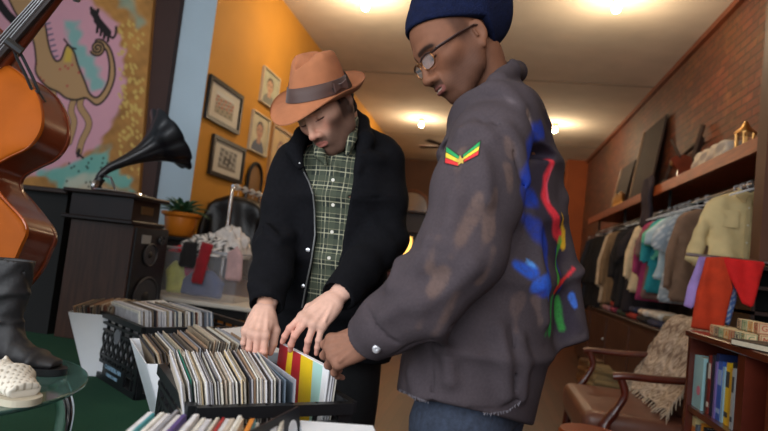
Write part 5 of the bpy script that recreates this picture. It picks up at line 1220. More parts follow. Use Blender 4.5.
# violin like instrument parts
q = on(688, 172, 0, 1.70)
r = thing('small_fiddle', 'small brown fiddle lying among things on the high shelf', 'fiddle', (1.68, q[1], ZS))
pts = catmull([(0, .17, 0), (.09, .13, 0), (.075, .02, 0), (.11, -.09, 0), (0, -.17, 0), (-.11, -.09, 0), (-.075, .02, 0), (-.09, .13, 0)], 5, True)
Mv = Matrix.Translation((1.68, q[1], ZS+.12)) @ Matrix.Rotation(1.1, 4, 'X') @ Matrix.Rotation(.3, 4, 'Z')
m = MB().hexa([p+Vector((0, 0, -.02)) for p in pts], [p+Vector((0, 0, .02)) for p in pts]); m.v = [tuple(Mv @ Vector(v)) for v in m.v]; obj('body', m, MATS['mahogany'], r)
m = MB().box((0, .25, .015), (.025, .22, .02), bev=.004); m.v = [tuple(Mv @ Vector(v)) for v in m.v]; obj('neck', m, DW, r)
# white draped box
y0_, y1_ = on(736, 150, 0, 1.65)[1], on(702, 165, 0, 1.65)[1]; 
heapc = ((1.70), (y0_+y1_)/2, ZS)
r = thing('white_bundle', 'crumpled white cloth bundle on the high shelf', 'cloth', (1.70, (y0_+y1_)/2, ZS))
def bf_(P):
    q = P-np.array([1.70, (y0_+y1_)/2, ZS+.075]); d = np.abs(q)-np.array([.10, (y1_-y0_)/2-.03, .045]); return np.linalg.norm(np.maximum(d, 0), axis=1)+np.minimum(d.max(1), 0)-.03+.008*np.sin(q[:, 1]*40+q[:, 2]*30)+.006*np.sin(q[:, 2]*70+q[:, 1]*20)
solid('bundle', bf_, (1.5, y0_-.1, ZS-.02), (1.9, y1_+.1, ZS+.2), .012, mat('white_linen', rgb(196, 184, 166), .85), r)
# brass lantern
q = on(745, 140, 0, 1.66); 
r = thing('brass_lantern', 'brass lantern on the high shelf beside the partition', 'lantern', (1.66, q[1], ZS)); BR = mat('brass', (.62, .36, .13), .28, 1); m = MB(); 
obj('lantern_base', MB().lathe([(0, 0), (.07, 0), (.07, .02), (.05, .03), (0, .03)], (1.66, q[1], ZS), 20), BR, r, True)
obj('lantern_roof', MB().lathe([(.07, .16), (.07, .17), (.03, .21), (.01, .25), (0, .25)], (1.66, q[1], ZS), 20), BR, r, True)
for k in range(6): an = k*PI/3; obj('lantern_bar', MB().tube([(1.66+.058*math.cos(an), q[1]+.058*math.sin(an), ZS+.02), (1.66+.058*math.cos(an), q[1]+.058*math.sin(an), ZS+.165)], .008, 6), BR, r, True)
# gilt figure
q = on(622, 176, 0, 1.68)
r = thing('gilt_ornament', 'gilt curled ornament glinting on the far part of the high shelf', 'ornament', (1.68, q[1], ZS)); m = MB()
for k in range(5): m.tube(catmull([(1.68, q[1]+.12*k-.25, ZS), (1.66, q[1]+.12*k-.22, ZS+.14), (1.68, q[1]+.12*k-.16, ZS+.22+.03*(k % 2)), (1.70, q[1]+.12*k-.10, ZS+.14)], 5), .025, 8)
m.b2((1.60, q[1]-.3, ZS), (1.76, q[1]+.3, ZS+.03)); obj('scrollwork', m, BR, r, True)
# dark cloth hanging over the shelf edge
q = on(648, 198, 0, 1.48); ww = .14
cloth('dark_shawl', 'dark shawl hanging over the edge of the high shelf', 'shawl', [(-ww, -.42), (ww, -.38), (ww*1.1, 0), (ww*.5, .12), (-ww*.6, .10), (-ww, 0)], rgb(44, 36, 44), Matrix.Translation((1.47, q[1], ZS-.0)) @ Matrix.Rotation(-PI/2, 4, 'Z'), .05, None, wob(.012, 30), sheen=0)
# ============================================================ people
def iv(r, u, t): return (RIGHT*r+UP*u-FWD*t)
def skin_mat(name, tint):
    m = mat(name, (1, 1, 1), .62, vcol=True, nscale=60, namt=.07, bump=.12, bscale=400, spec=.18)
    b = m.node_tree.nodes['Principled BSDF']; b.inputs['Subsurface Weight'].default_value = 0; b.inputs['Subsurface Radius'].default_value = (.01, .004, .002); b.inputs['Subsurface Scale'].default_value = .6
    return m
def head_sdf(P, q, ear=True, neck=True):
    """local x=left y=up z=forward, metres; q = dict of shape options"""
    X = np.stack([np.abs(P[:, 0]), P[:, 1], P[:, 2]], 1)
    d = ell(P, (0, .035, -.012), (.076, .092, .100))
    d = smin(d, ell(P, (0, -.005, .030), (.066, .085, .062)), .04)
    d = smin(d, ell(P, (0, -.060, .045), (.048, .050, .045)), .035)
    d = smin(d, chain(X, [(.054, -.035, -.012), (.050, -.072, .012), (.022, -.104, .062), (0, -.108, .070)], [.020, .018, .016, .017], .012), .030)
    d = smin(d, ell(X, (.046, -.020, .058), (.020, .016, .020)), .025)           # cheekbones
    d = smin(d, cap(X, (.010, .022, .090), (.042, .022, .074), .010, .008), .018)  # brow
    d = smax(d, -ell(X, (.032, -.001, .104), (.019, .014, .020)), .016)           # sockets
    d = smin(d, ell(X, (.032, -.002, .076), (.0150, .0125, .0135)), .005)           # lids over the eyeball
    lid = np.abs(cap(X, (.020, -.0075, .0905), (.044, -.0065, .0835), .0)); d = smax(d, -(lid-.0012), .0022)   # lash line
    lid2 = cap(X, (.019, .006, .0895), (.045, .008, .0805), .0); d = smax(d, -(lid2-.0012), .003)
    nw = q.get('nose_w', 1.0)
    d = smin(d, cap(P, (0, .012, .092), (0, -.036, .113), .0070, .0095), .014)
    d = smin(d, ell(P, (0, -.040, .113), (.0125*nw, .0105, .012)), .008)
    d = smin(d, ell(X, (.0135*nw, -.044, .101), (.0085*nw, .0085, .011)), .008)
    d = smax(d, -ell(X, (.0075*nw, -.052, .108), (.0040, .004, .006)), .004)
    d = smin(d, ell(P, (0, -.070, .080), (.032, .024, .024)), .020)              # muzzle
    lf = q.get('lips', 1.0); sm = q.get('smile', 0)
    d = smin(d, loftcurve(X, [(0, -.0665, .104), (.012, -.0665, .101), (.023, -.070+sm, .092)], [.0048*lf, .0045*lf, .002]), .004)
    d = smin(d, loftcurve(X, [(0, -.0775, .1025), (.012, -.0765, .100), (.022, -.072+sm, .092)], [.0062*lf, .0055*lf, .002]), .005)
    mo = q.get('mouth', .0010)
    d = smax(d, -(loftcurve(X, [(0, -.0715, .108), (.012, -.0712, .104), (.0255, -.0700+sm, .092)], [mo, mo, .0008])), .0025)
    d = smax(d, -ell(P, (0, -.089, .102), (.018, .005, .006)), .008)
    d = smin(d, ell(P, (0, -.104, .080), (.020, .014, .012)), .014)
    if ear:
        eo = q.get('ear', (0, 0)); X = X-np.array([0, eo[0], eo[1]])
        R_ = np.array(Matrix.Rotation(-.35, 3, 'Y') @ Matrix.Rotation(-.12, 3, 'X'))
        e = ell(X, (.078, .002, -.004), (.0075, .028, .017), R_); e = smax(e, -ell(X, (.086, .003, .000), (.0065, .019, .010), R_), .004)
        e = smin(e, ell(X, (.076, -.026, .004), (.006, .010, .008)), .006); e = smin(e, cap(X, (.083, -.006, .008), (.082, .008, .008), .003), .003); d = smin(d, e, .006)
    return d
def loftcurve(P, pts, rs): return chain(P, pts, rs, .002)
def hand_sdf(P, pose, s=1.0):
    """left hand: x thumb side, y to the fingers, z back of the hand; pose: finger -> (splay, mcp, pip, dip) degrees; thumb: list of 4 points"""
    P = P/s
    mcp = {'i': (.027, .088, .000), 'm': (.008, .092, .003), 'r': (-.012, .087, .001), 'p': (-.030, .078, -.004)}
    ln = {'i': (.043, .025, .020), 'm': (.047, .029, .021), 'r': (.043, .027, .020), 'p': (.034, .020, .018)}
    rr = {'i': (.0098, .0088, .0078, .0068), 'm': (.0100, .0090, .0080, .0070), 'r': (.0096, .0086, .0076, .0066), 'p': (.0086, .0076, .0068, .0058)}
    d = cap(P, (0, -.07, 0), (0, .0, 0), .028, .025)
    d = ell(P, (0, -.045, 0), (.029, .06, .022))
    for k, c in mcp.items(): d = smin(d, cap(P, (c[0]*.55, .008, 0), (c[0], c[1], c[2]-.004), .0155, .0112), .014)
    d = smin(d, ell(P, (.022, .038, -.010), (.018, .030, .014)), .012); d = smin(d, ell(P, (-.024, .035, -.008), (.011, .030, .012)), .012)
    tips = {}
    for k in 'imrp':
        sp, a1, a2, a3 = [math.radians(v) for v in pose[k]]; p = np.array(mcp[k]); ang = 0; pts = [p]; L_ = ln[k]
        fw = np.array([math.sin(sp), math.cos(sp), 0]); dn = np.array([0, 0, -1.0])
        for a_, l_ in zip((a1, a2, a3), L_): ang += a_; p = p+(fw*math.cos(ang)+dn*math.sin(ang))*l_; pts.append(p)
        f = chain(P, pts, rr[k], .003)
        for j in (1, 2): f = smin(f, ell(P, pts[j], (rr[k][j]*1.04,)*3), .003)
        kn = ell(P, pts[0]+np.array([0, 0, .002]), (.0105, .011, .0095)); d = smin(d, kn, .009); tips[k] = (pts, ang, fw)
        d = smin(d, f, .0055)
    t = pose['t']; d = smin(d, chain(P, t, (.0165, .0135, .0110, .0085), .004), .010)
    # tendon hints and nails
    for k in 'imrp':
        c = mcp[k]; d = smin(d, cap(P, (c[0]*.5, .02, .0135), (c[0], c[1]-.012, .0085), .0022, .0028), .007)
    return d*s
def nails(pose, s):
    pass
def hand_mesh(pose, wrist, y, z, mirror=False, s=1.0, h=.0024, base=(.6, .4, .3), tip=(.7, .45, .38)):
    y = y.normalized(); z = (z-y*z.dot(y)).normalized(); x = y.cross(z)
    def f(P):
        Q = P.copy()
        if mirror: Q[:, 0] = -Q[:, 0]
        return hand_sdf(Q, pose, s)
    V, Q = nets(f, (-.09, -.11, -.11), (.10, .20, .06), h)
    T = frameM(wrist, x, y, z); W = V@np.array(T.to_3x3()).T+np.array(T.translation)
    xx = -V[:, 0] if mirror else V[:, 0]
    k = smoothstep(.085, .15, V[:, 1])*.6+smoothstep(-.03, -.08, V[:, 2])*.5; k = np.clip(k, 0, 1)[:, None]
    c = np.array(base)*(1-k)+np.array(tip)*k
    kn = np.exp(-((V[:, 1]-.09)/.01)**2)*(V[:, 2] > 0)*.12; c = c*(1-kn[:, None])
    return W, Q, c
def merge(name, parts, m, parent):
    V = []; Q = []; C = []; o = 0
    for v, q, c in parts: V.append(v); Q.append(q+o); C.append(c); o += len(v)
    return mkq(name, np.vstack(V), np.vstack(Q), m, parent, np.vstack(C))
def bvh_of(o):
    me = o.data; mw = o.parent.location if o.parent else Vector((0, 0, 0))
    return BVHTree.FromPolygons([v.co+mw for v in me.vertices], [tuple(p.vertices) for p in me.polygons])
def hit(bv, px, py, lift=0):
    r = ray(px, py).normalized(); h = bv.ray_cast(CAM, r)
    if h[0] is None: return None
    return h[0]-r*lift, h[1]
def ribbon(bv, pts, w, lift, n=10):
    """flat strip lying on a surface along pixel path"""
    return [hit(bv, *p, lift)[0] for p in pts]
def surf_poly(bv, poly, lift=.002, sub=7):
    """small patch that follows the surface: poly = 4 px corners, bilinear grid"""
    a, b, c, d = [np.array(p, float) for p in poly]; vs = []; n = sub
    for lay in (lift, lift*.2):
        for i in range(n):
            for j in range(n):
                u, v = i/(n-1), j/(n-1); p = a*(1-u)*(1-v)+b*u*(1-v)+c*u*v+d*(1-u)*v; h = hit(bv, p[0], p[1], lay); vs.append(h[0] if h else at(p[0], p[1], 1.3))
    fs = []
    for i in range(n-1):
        for j in range(n-1): fs.append((i*n+j, i*n+j+1, (i+1)*n+j+1, (i+1)*n+j)); o = n*n; fs.append((o+i*n+j, o+(i+1)*n+j, o+(i+1)*n+j+1, o+i*n+j+1))
    per = [i*n for i in range(n)]+[(n-1)*n+j for j in range(1, n)]+[i*n+n-1 for i in range(n-2, -1, -1)]+[j for j in range(n-2, 0, -1)]
    for k in range(len(per)): p, q = per[k], per[(k+1) % len(per)]; fs.append((p, q, q+n*n, p+n*n))
    return vs, fs
def wr(P, amp, fr, seed=0, stretch=(1, 1, 1)):
    r = np.random.RandomState(seed); s = np.zeros(len(P)); Q = P*np.array(stretch)
    for k in range(9):
        v = r.randn(3); v *= fr*(1+.35*r.rand())/np.linalg.norm(v); s += np.sin(Q@v+r.rand()*6.28+1.2*np.sin(Q@(v[[1, 2, 0]]*.6)))
    return amp*s/3
def creases(P, d, lines, r=.006, k=.014):
    """raised soft folds: list of polylines of world points"""
    for L_ in lines: d = smin(d, chain(P, L_, [r]*len(L_), 0), k)
    return d
def leg_shoe(root, foot, yaw, cm):
    def f(P):
        d = loft(P, [((0, .05, .035), (1, 0, 0), .036, .034), ((0, -.05, .04), (1, 0, 0), .042, .038), ((0, -.14, .03), (1, 0, 0), .046, .026), ((0, -.19, .026), (1, 0, 0), .032, .018)], .03)
        d = smin(d, cap(P, (0, .03, .05), (0, .03, .11), .045), .03); return smax(d, .004-P[:, 2], .003)
    solid('shoe', f, (-.08, -.25, -.01), (.08, .12, .15), .009, cm, root, T=Matrix.Translation(foot) @ Matrix.Rotation(yaw, 4, 'Z'))

# ------------------------------------------------------------ the man in the felt hat
def man_hat():
    root = thing('person', 'person in a brown felt hat and black coat looking down, both hands in the records', 'person', (-.46, 1.98, 0))
    hc = at(325.5, 107, 1.74)
    f_ = Vector((-.42, -.58, .70)).normalized(); l_ = Vector((.80, .25, .545)); l_ = (l_-f_*l_.dot(f_)).normalized(); u_ = f_.cross(l_)
    Lw, Uw, Fw = iv(*l_), iv(*u_), iv(*f_); T = frameM(hc, Lw, Uw, Fw) @ Matrix.Scale(1.02, 4); Ti = T.inverted()
    opt = dict(nose_w=1.05, lips=.62, ear=(-.008, -.006))
    base = np.array(rgb(208, 158, 134)); 
    def hcol(V):
        X = np.abs(V[:, 0]); Y = V[:, 1]; Z = V[:, 2]; c = np.repeat(base[None], len(V), 0)
        def bl(m, col, a=1.0): c[:] = c*(1-(m*a)[:, None])+np.array(col)*(m*a)[:, None]
        bl(np.exp(-((X-.045)/.018)**2-((Y+.03)/.02)**2)*(Z > .02), rgb(206, 130, 108), .5)
        bl(np.exp(-((Y+.042)/.014)**2-(X/.02)**2)*(Z > .09), rgb(208, 132, 112), .5)
        # beard: jaw, chin, moustache
        nz = .5+.5*np.sin(V[:, 0]*900)*np.sin(V[:, 1]*860+V[:, 2]*500)
        be = smoothstep(.004, -.034, Y+.032*(1-smoothstep(.030, .062, X)))*smoothstep(-.035, -.015, Z)*smoothstep(-.135, -.118, Y)
        cheek = np.exp(-((X-.032)/.013)**2-((Y+.034)/.014)**2)*(Z > .055); be = be*(1-.85*np.clip(cheek, 0, 1)); lipm = ((X/.024)**2+((Y+.0715)/.0095)**2 < 1) & (Z > .085); be = np.where(lipm, 0, be)
        bl(be, rgb(40, 26, 22), .80); c[:] *= (1-.22*be*nz)[:, None]
        bl(smoothstep(.006, .0, np.abs(Y+.0585)-.003)*(X < .026)*(Z > .085), rgb(70, 46, 38), .6)
        side = smoothstep(.055, .062, X)*smoothstep(-.06, -.035, Y)*smoothstep(-.012, .0, Z)*smoothstep(.042, .028, Z)*1.0; bl(side, rgb(48, 32, 26), .85)
        bl(lipm.astype(float), rgb(140, 76, 70), .85)
        br = np.exp(-(((Y-.0225+.10*(X-.03)**1*.6)/.0040)**2))*smoothstep(.008, .013, X)*smoothstep(.055, .048, X)*(Z > .06); bl(np.clip(br*1.6, 0, 1), rgb(34, 22, 20), .95)
        la = smoothstep(.0032, .0012, np.abs(np.array(cap(np.stack([X, Y, Z], 1), (.019, -.0075, .0905), (.045, -.0060, .0830), 0)))); bl(np.clip(la*1.6, 0, 1), rgb(30, 18, 18), .95)
        sh_ = np.exp(-((X-.030)/.016)**2-((Y+.014)/.006)**2)*(Z > .06); bl(sh_, rgb(150, 100, 88), .4)
        return c
    V, Q = nets(lambda P: head_sdf(P, opt), (-.11, -.15, -.13), (.11, .14, .15), .0026)
    parts = [(V@np.array(T.to_3x3()).T+np.array(T.translation), Q, hcol(V))]
    # neck, trunk and arms under the clothes
    aL = Vector((.94, -.32, .06)).normalized()
    nk0 = T @ Vector((0, -.045, -.052)); nk1 = at(344, 148, 1.885)
    N = [(at(333, 158, 1.84), .15, .08), (at(332, 195, 1.84), .17, .105), (at(330, 250, 1.86), .155, .10), (at(330, 330, 1.90), .165, .11)]
    shR, elR, wrR = at(293, 168, 1.84), at(277, 243, 1.76), at(266, 308, 1.585)
    shL, elL, wrL = at(382, 163, 1.84), at(386, 240, 1.78), at(336, 298, 1.53)
    def body(P):
        d = loft(P, [(c, aL, a, b) for c, a, b in N], .04); d = smin(d, cap(P, nk0, nk1, .047, .056), .03); d = smin(d, cap(P, nk1, at(336, 178, 1.88), .055, .085), .05)
        for s, e, w in ((shR, elR, wrR), (shL, elL, wrL)): d = smin(d, chain(P, [nk1, s, e, w], [.05, .052, .042, .027], .02), .03)
        return d
    lo, hi = bounds([n[0] for n in N]+[shR, elR, wrR, shL, elL, wrL, nk0], .17); V, Q = nets(body, lo, hi, .008); parts.append((V, Q, np.repeat((base*.95)[None], len(V), 0)))
    hb, ht = rgb(206, 164, 146), rgb(206, 138, 122)
    poseR = dict(i=(4, 48, 30, 12), m=(1, 52, 32, 14), r=(-3, 56, 34, 16), p=(-9, 58, 36, 16), t=[(.018, .018, -.010), (.040, .048, -.026), (.040, .074, -.048), (.034, .088, -.070)])
    parts.append(hand_mesh(poseR, at(265, 309, 1.575), iv(-.12, -.60, .78), iv(.05, .80, .60), True, 1.0, .0024, hb, ht))
    poseL = dict(i=(10, 22, 26, 14), m=(6, 30, 30, 16), r=(-15, 38, 26, 10), p=(-22, 36, 18, 8), t=[(.018, .016, -.012), (.044, .046, -.030), (.048, .076, -.050), (.040, .098, -.066)])
    parts.append(hand_mesh(poseL, at(334, 299, 1.515), iv(-.62, -.56, .55), iv(.12, .76, .64), False, 1.02, .0024, hb, ht))
    merge('body', parts, skin_mat('skin_light', 1), root)
    # eyes under the lids are closed to a slit; hair
    def hair(P):
        d = head_sdf(P, opt, ear=False)-np.where((P[:, 2] > -.03) & (P[:, 1] < .03), .002, .009)+.0015*np.sin(P[:, 0]*300+P[:, 1]*100)*np.sin(P[:, 2]*260)
        Y, Z, X = P[:, 1], P[:, 2], np.abs(P[:, 0])
        front = Z-(.030+.25*(Y-.02)*(Y > .02)); low = -.052-Y+.0*Z; lowside = np.where(Z > -.035, -.005-Y, -.060-Y)
        lowside = np.where((np.abs(Z+.006) < .024) & (X > .058), .034-Y, lowside); burn = np.maximum(np.maximum(np.abs(Z-.016)-.012, -.028-Y), -1+0*Y)
        reg = np.maximum(front, lowside); return smax(d, reg, .006)
    solid('hair', hair, (-.11, -.1, -.14), (.11, .15, .09), .0035, mat('dark_hair', rgb(34, 24, 20), .7, nscale=60, namt=.4, bump=.8, bscale=300), root, T=T)
    # ---------------- felt hat
    hat_c = T @ Vector((0.004, .042, .004)); tilt = Matrix.Rotation(math.radians(7), 3, 'X') @ Matrix.Rotation(math.radians(0), 3, 'Z')
    hf = Vector((-.64, -.40, .66)).normalized(); hu = Vector((-.20, .88, .40)); hu = (hu-hf*hu.dot(hf)).normalized(); hl = hu.cross(hf); Rh = Matrix((iv(*hl), iv(*hu), iv(*hf))).transposed(); TH = Rh.to_4x4(); TH.translation = hat_c        # x left, y up, z forward
    felt = mat('brown_felt', rgb(160, 100, 66), .92, nscale=30, namt=.08, bump=.2, bscale=500)
    n = 96; vs = []; fs = []
    def crown(th, t):
        # t 0 (band) .. 1 (top), teardrop crown with pinch at the front
        rx, rz = .083, .103; k = 1-.16*t-.10*max(0, t-.75)*2; 
        x, z = math.sin(th)*rx*k, math.cos(th)*rz*k
        fr_ = max(0, math.cos(th))**2; pin = .022*fr_*t*abs(math.sin(th))*2.2; x -= math.copysign(pin, x)*1; z -= .014*t*fr_
        y = .105*t-.020*t*max(0, math.cos(th))
        return x, y, z
    prof = [0, .12, .25, .4, .55, .7, .82, .92, .98, 1.0]
    for t in prof:
        for k in range(n): x, y, z = crown(2*PI*k/n, t); vs.append((x, y+.012*math.cos(2*PI*k/n)*0, z))
    # the top, pulled in with a centre dent
    for q in (.93, .82, .65, .45, .22):
        for k in range(n):
            th = 2*PI*k/n; x, y, z = crown(th, 1.0); xx, zz = x*q, z*q+.004*(1-q)
            rim = 1-q; dent = -.034*math.exp(-(xx/.020)**2)*(min(1, rim*3.0))*(1-.25*(zz/.1)); dome = .013*math.sqrt(max(0, 1-q*q))*(1+0*zz)
            side = -.018*math.exp(-((abs(xx)-.045)/.02)**2)*math.exp(-((zz-.055)/.03)**2)*min(1, rim*3)
            vs.append((xx, .105-.020*max(0, math.cos(th))*q+.007*min(1, rim*8)+dome+dent+side, zz))
    R_ = len(prof)+5
    for r in range(R_-1): fs += [(r*n+k, r*n+(k+1) % n, (r+1)*n+(k+1) % n, (r+1)*n+k) for k in range(n)]
    fs.append(tuple((R_-1)*n+k for k in range(n)))
    def tf(vs): return [tuple(TH @ Vector(v)) for v in vs]
    m = MB(); m.add(tf(vs), fs); obj('hat_crown', m, felt, root, True, sharp=80)
    vs = []; fs = []
    BR_ = [(.98, .0), (1.0, .0), (1.12, -.004), (1.28, -.008), (1.44, -.009), (1.58, -.004), (1.64, .001)]
    def brim(th, s, dy): 
        rx, rz = .083, .103; w = (s-1)/.64; sn = abs(math.sin(th)); cs = math.cos(th)
        x, z = math.sin(th)*rx*s*1.0, cs*rz*(1+(s-1)*.84)
        y = dy+w*w*(.014*sn**2+.032*max(0, -cs)**2-.046*max(0, cs)**2)
        return x, y, z
    for lay in (.0016, -.0016):
        for (s, dy) in BR_:
            for k in range(n): vs.append(brim(2*PI*k/n, s, dy+lay))
    m_ = len(BR_)
    for L_ in range(2):
        o = L_*m_*n
        for r in range(m_-1):
            for k in range(n): q = (o+r*n+k, o+r*n+(k+1) % n, o+(r+1)*n+(k+1) % n, o+(r+1)*n+k); fs.append(q if L_ else q[::-1])
    for k in range(n): fs.append(((m_-1)*n+k, (m_-1)*n+(k+1) % n, (2*m_-1)*n+(k+1) % n, (2*m_-1)*n+k)); fs.append((k, m_*n+k, m_*n+(k+1) % n, (k+1) % n))
    m = MB(); m.add(tf(vs), fs); obj('hat_brim', m, felt, root, True, sharp=80)
    m = MB(); vs = []
    for (y, e) in ((.003, 1.035), (.020, 1.03), (.040, 1.03), (.041, 1.0)):
        for k in range(n): x, yy, z = crown(2*PI*k/n, y/.105); vs.append((x*e, y, z*e))
    fs = [(r*n+k, r*n+(k+1) % n, (r+1)*n+(k+1) % n, (r+1)*n+k) for r in range(3) for k in range(n)]
    m.add(tf(vs), fs); obj('hat_band', m, mat('hat_ribbon', rgb(66, 42, 36), .6, sheen=.2), root, True, sharp=60)
    m = MB(); c = Vector((.083*1.05, .022, -.012))
    for s_ in (-1, 1): m.hexa(*[[TH @ Vector((c[0]+dx, c[1]+y, c[2]+z)) for y, z in ((-.004, 0), (.004, 0), (.013, s_*.026), (-.013, s_*.026))] for dx in (0, .006)])
    m.box(TH @ c, (.012, .012, .010), R=Rh); obj('ribbon_bow', m, mat('hat_ribbon', None), root)
    # ---------------- shirt (plaid) and black undervest line
    def plaid(Nn, L, b):
        tc = Nn.new('ShaderNodeTexCoord'); sp = Nn.new('ShaderNodeSeparateXYZ'); L.new(tc.outputs['Object'], sp.inputs[0])
        def band(sock, per, off, w):
            a = Nn.new('ShaderNodeMath'); a.operation = 'ADD'; a.inputs[1].default_value = off; L.new(sock, a.inputs[0])
            p = Nn.new('ShaderNodeMath'); p.operation = 'PINGPONG'; p.inputs[1].default_value = per/2; L.new(a.outputs[0], p.inputs[0])
            c = Nn.new('ShaderNodeMath'); c.operation = 'LESS_THAN'; c.inputs[1].default_value = w/2; L.new(p.outputs[0], c.inputs[0]); return c.outputs[0]
        cur = None; col = Nn.new('ShaderNodeRGB'); col.outputs[0].default_value = (*rgb(32, 40, 34), 1); cur = col.outputs[0]
        for axis in ('X', 'Z'):
            for per, off, w, c, a in ((.046, 0, .016, rgb(70, 76, 60), .6), (.046, .023, .0035, rgb(190, 186, 156), .5), (.046, .010, .0025, rgb(150, 146, 118), .45), (.092, .034, .003, rgb(150, 150, 120), .4)):
                f = band(sp.outputs[axis], per, off, w); mu = Nn.new('ShaderNodeMath'); mu.operation = 'MULTIPLY'; mu.inputs[1].default_value = a; L.new(f, mu.inputs[0])
                mx = Nn.new('ShaderNodeMix'); mx.data_type = 'RGBA'; L.new(mu.outputs[0], mx.inputs['Factor']); L.new(cur, mx.inputs['A']); mx.inputs['B'].default_value = (*c, 1); cur = mx.outputs['Result']
        L.new(cur, b.inputs['Base Color'])
    node_mat('plaid_flannel', plaid, .9)
    def shirt(P):
        d = loft(P, [(at(336, 142, 1.82), aL, .060, .058), (at(334, 160, 1.83), aL, .14, .088), (at(332, 195, 1.83), aL, .178, .118), (at(330, 250, 1.85), aL, .168, .115), (at(328, 325, 1.89), aL, .178, .125)], .05)
        d += wr(P, .004, 28, 3, (1, 1, .5))
        # collar wings
        d = smin(d, chain(P, [at(354, 120, 1.80), at(351, 138, 1.725), at(347, 155, 1.70)], [.016, .017, .006], .01), .008)
        d = smin(d, chain(P, [at(352, 122, 1.86), at(340, 118, 1.90), at(322, 134, 1.80)], [.016, .014, .012], .01), .008)
        d = smin(d, chain(P, [at(317, 142, 1.735), at(320, 154, 1.705), at(326, 164, 1.70)], [.014, .016, .006], .01), .008)
        # placket
        return smin(d, chain(P, [at(335, 165, 1.715), at(333, 230, 1.73), at(322, 300, 1.765)], [.010, .010, .010], 0), .006)
    lo, hi = bounds([at(336, 130, 1.82), at(328, 335, 1.9)], .24); so = solid('plaid_shirt', shirt, lo, hi, .006, MATS['plaid_flannel'], root)
    bvs = bvh_of(so)
    # ---------------- the coat
    def coat_core(P):
        d = loft(P, [(at(337, 140, 1.85), aL, .088, .080), (at(334, 158, 1.845), aL, .175, .105), (at(333, 195, 1.845), aL, .208, .140), (at(331, 250, 1.865), aL, .196, .138), (at(329, 300, 1.885), aL, .205, .145), (at(330, 352, 1.91), aL, .218, .150)], .05)
        d = smin(d, cap(P, at(345, 133, 1.87), at(378, 152, 1.86), .052, .060), .05); d = smin(d, cap(P, at(325, 140, 1.87), at(297, 158, 1.86), .050, .056), .05)
        return d
    pl2 = [(311, 112), (302, 160), (315, 196), (317, 236), (304, 316), (320, 316), (341, 252), (350, 200), (358, 152), (351, 108)]
    uxp, uyp = RIGHT, UP; o_ = at(384, 215.5, 1.72); P2 = [((at(px, py, 1.72)-o_).dot(uxp), (at(px, py, 1.72)-o_).dot(uyp)) for px, py in pl2]
    FW = A3(FWD); cam_ = A3(CAM)
    foldsR = [[at(265, 225, 1.70), at(279, 240, 1.68), at(290, 236, 1.72)], [at(262, 240, 1.69), at(276, 256, 1.66), at(288, 258, 1.70)], [at(270, 200, 1.76), at(283, 214, 1.75)], [at(252, 285, 1.60), at(268, 292, 1.57), at(280, 286, 1.62)]]
    foldsL = [[at(372, 225, 1.72), at(392, 246, 1.70), at(404, 238, 1.76)], [at(366, 240, 1.70), at(384, 262, 1.68)], [at(356, 262, 1.64), at(370, 280, 1.62)], [at(380, 190, 1.78), at(398, 205, 1.77)], [at(340, 284, 1.56), at(354, 296, 1.55)]]
    def coat(P):
        d = coat_core(P)+wr(P, .004, 14, 11, (1, 1, .5))
        q = P-A3(o_); depth = (P-cam_)@FW; sc = 1.72/depth; rx = (P-cam_)@A3(RIGHT); ry = (P-cam_)@A3(UP); o2 = A3(o_)-cam_
        x = rx*sc-(o2@A3(RIGHT)); y = ry*sc-(o2@A3(UP)); pd = segd(x, y, P2, True); pd = np.where(inpoly(x, y, P2), -pd, pd)
        d = smax(d, -smax(pd, depth-1.84, .01), .006)
        # collar and lapels
        d = smin(d, chain(P, [at(300, 166, 1.700), at(294, 150, 1.722), at(302, 134, 1.77), at(322, 118, 1.87), at(345, 106, 1.93), at(362, 122, 1.85), at(366, 140, 1.755), at(357, 172, 1.705)], [.012, .026, .022, .018, .020, .022, .026, .010], .012), .012)
        for s, e, w, fo in ((shR, elR, wrR, foldsR), (shL, elL, wrL, foldsL)):
            m1 = s.lerp(e, .5)
            a_ = chain(P, [s, m1, e, e.lerp(w, .5), w], [.072, .070, .066, .058, .049], .02)+wr(P, .0035, 34, 5, (1, 1, 1)); a_ = creases(P, a_, fo, .008, .03)
            t = (w-e).normalized(); a_ = smax(a_, (P-A3(w-t*.004))@A3(t), .006)
            a_ = smax(a_, -smax(cap(P, w-t*.03, w+t*.05, .040), -(P-A3(w-t*.02))@A3(t), 0), .003)
            d = smin(d, a_, .028)
        z_ = A3((0, 0, 1)); d = smax(d, (A3(at(330, 352, 1.91))[2]-P[:, 2]), .008)
        return d
    lo, hi = bounds([at(255, 300, 1.5), at(410, 120, 1.9), at(330, 352, 1.9), shR, elR, shL, elL, at(336, 100, 1.95), wrR, wrL], .12); lo[2] = max(lo[2], .75)
    wool = mat('black_wool', rgb(15, 15, 19), .95, nscale=120, namt=.25, bump=.3, bscale=500, spec=.15)
    co = solid('black_coat', coat, lo, hi, .0058, wool, root); bvc = bvh_of(co)
    # zip, snap, buttons
    def onsurf(p, lift=.003):
        h = hit(bvc, *p, lift); return h[0] if h else None
    zp = [q for q in (onsurf(p) for p in ((299.5, 163), (304, 172), (309, 182), (313, 194), (314.5, 210), (315, 235), (311, 262), (306, 285), (302, 308))) if q is not None]
    obj('zip', MB().tube(zp, .0028, 6), mat('zip_metal', rgb(150, 150, 150), .35, .8), root, True)
    for p in ((308, 250), (303, 286)):
        q = onsurf(p, .002)
        if q is not None: obj('snap_button', MB().lathe([(0, 0), (.007, 0), (.006, .003), (0, .004)], q, 14, R=Matrix((RIGHT, UP, -FWD)).transposed()), MATS['steel'], root, True)
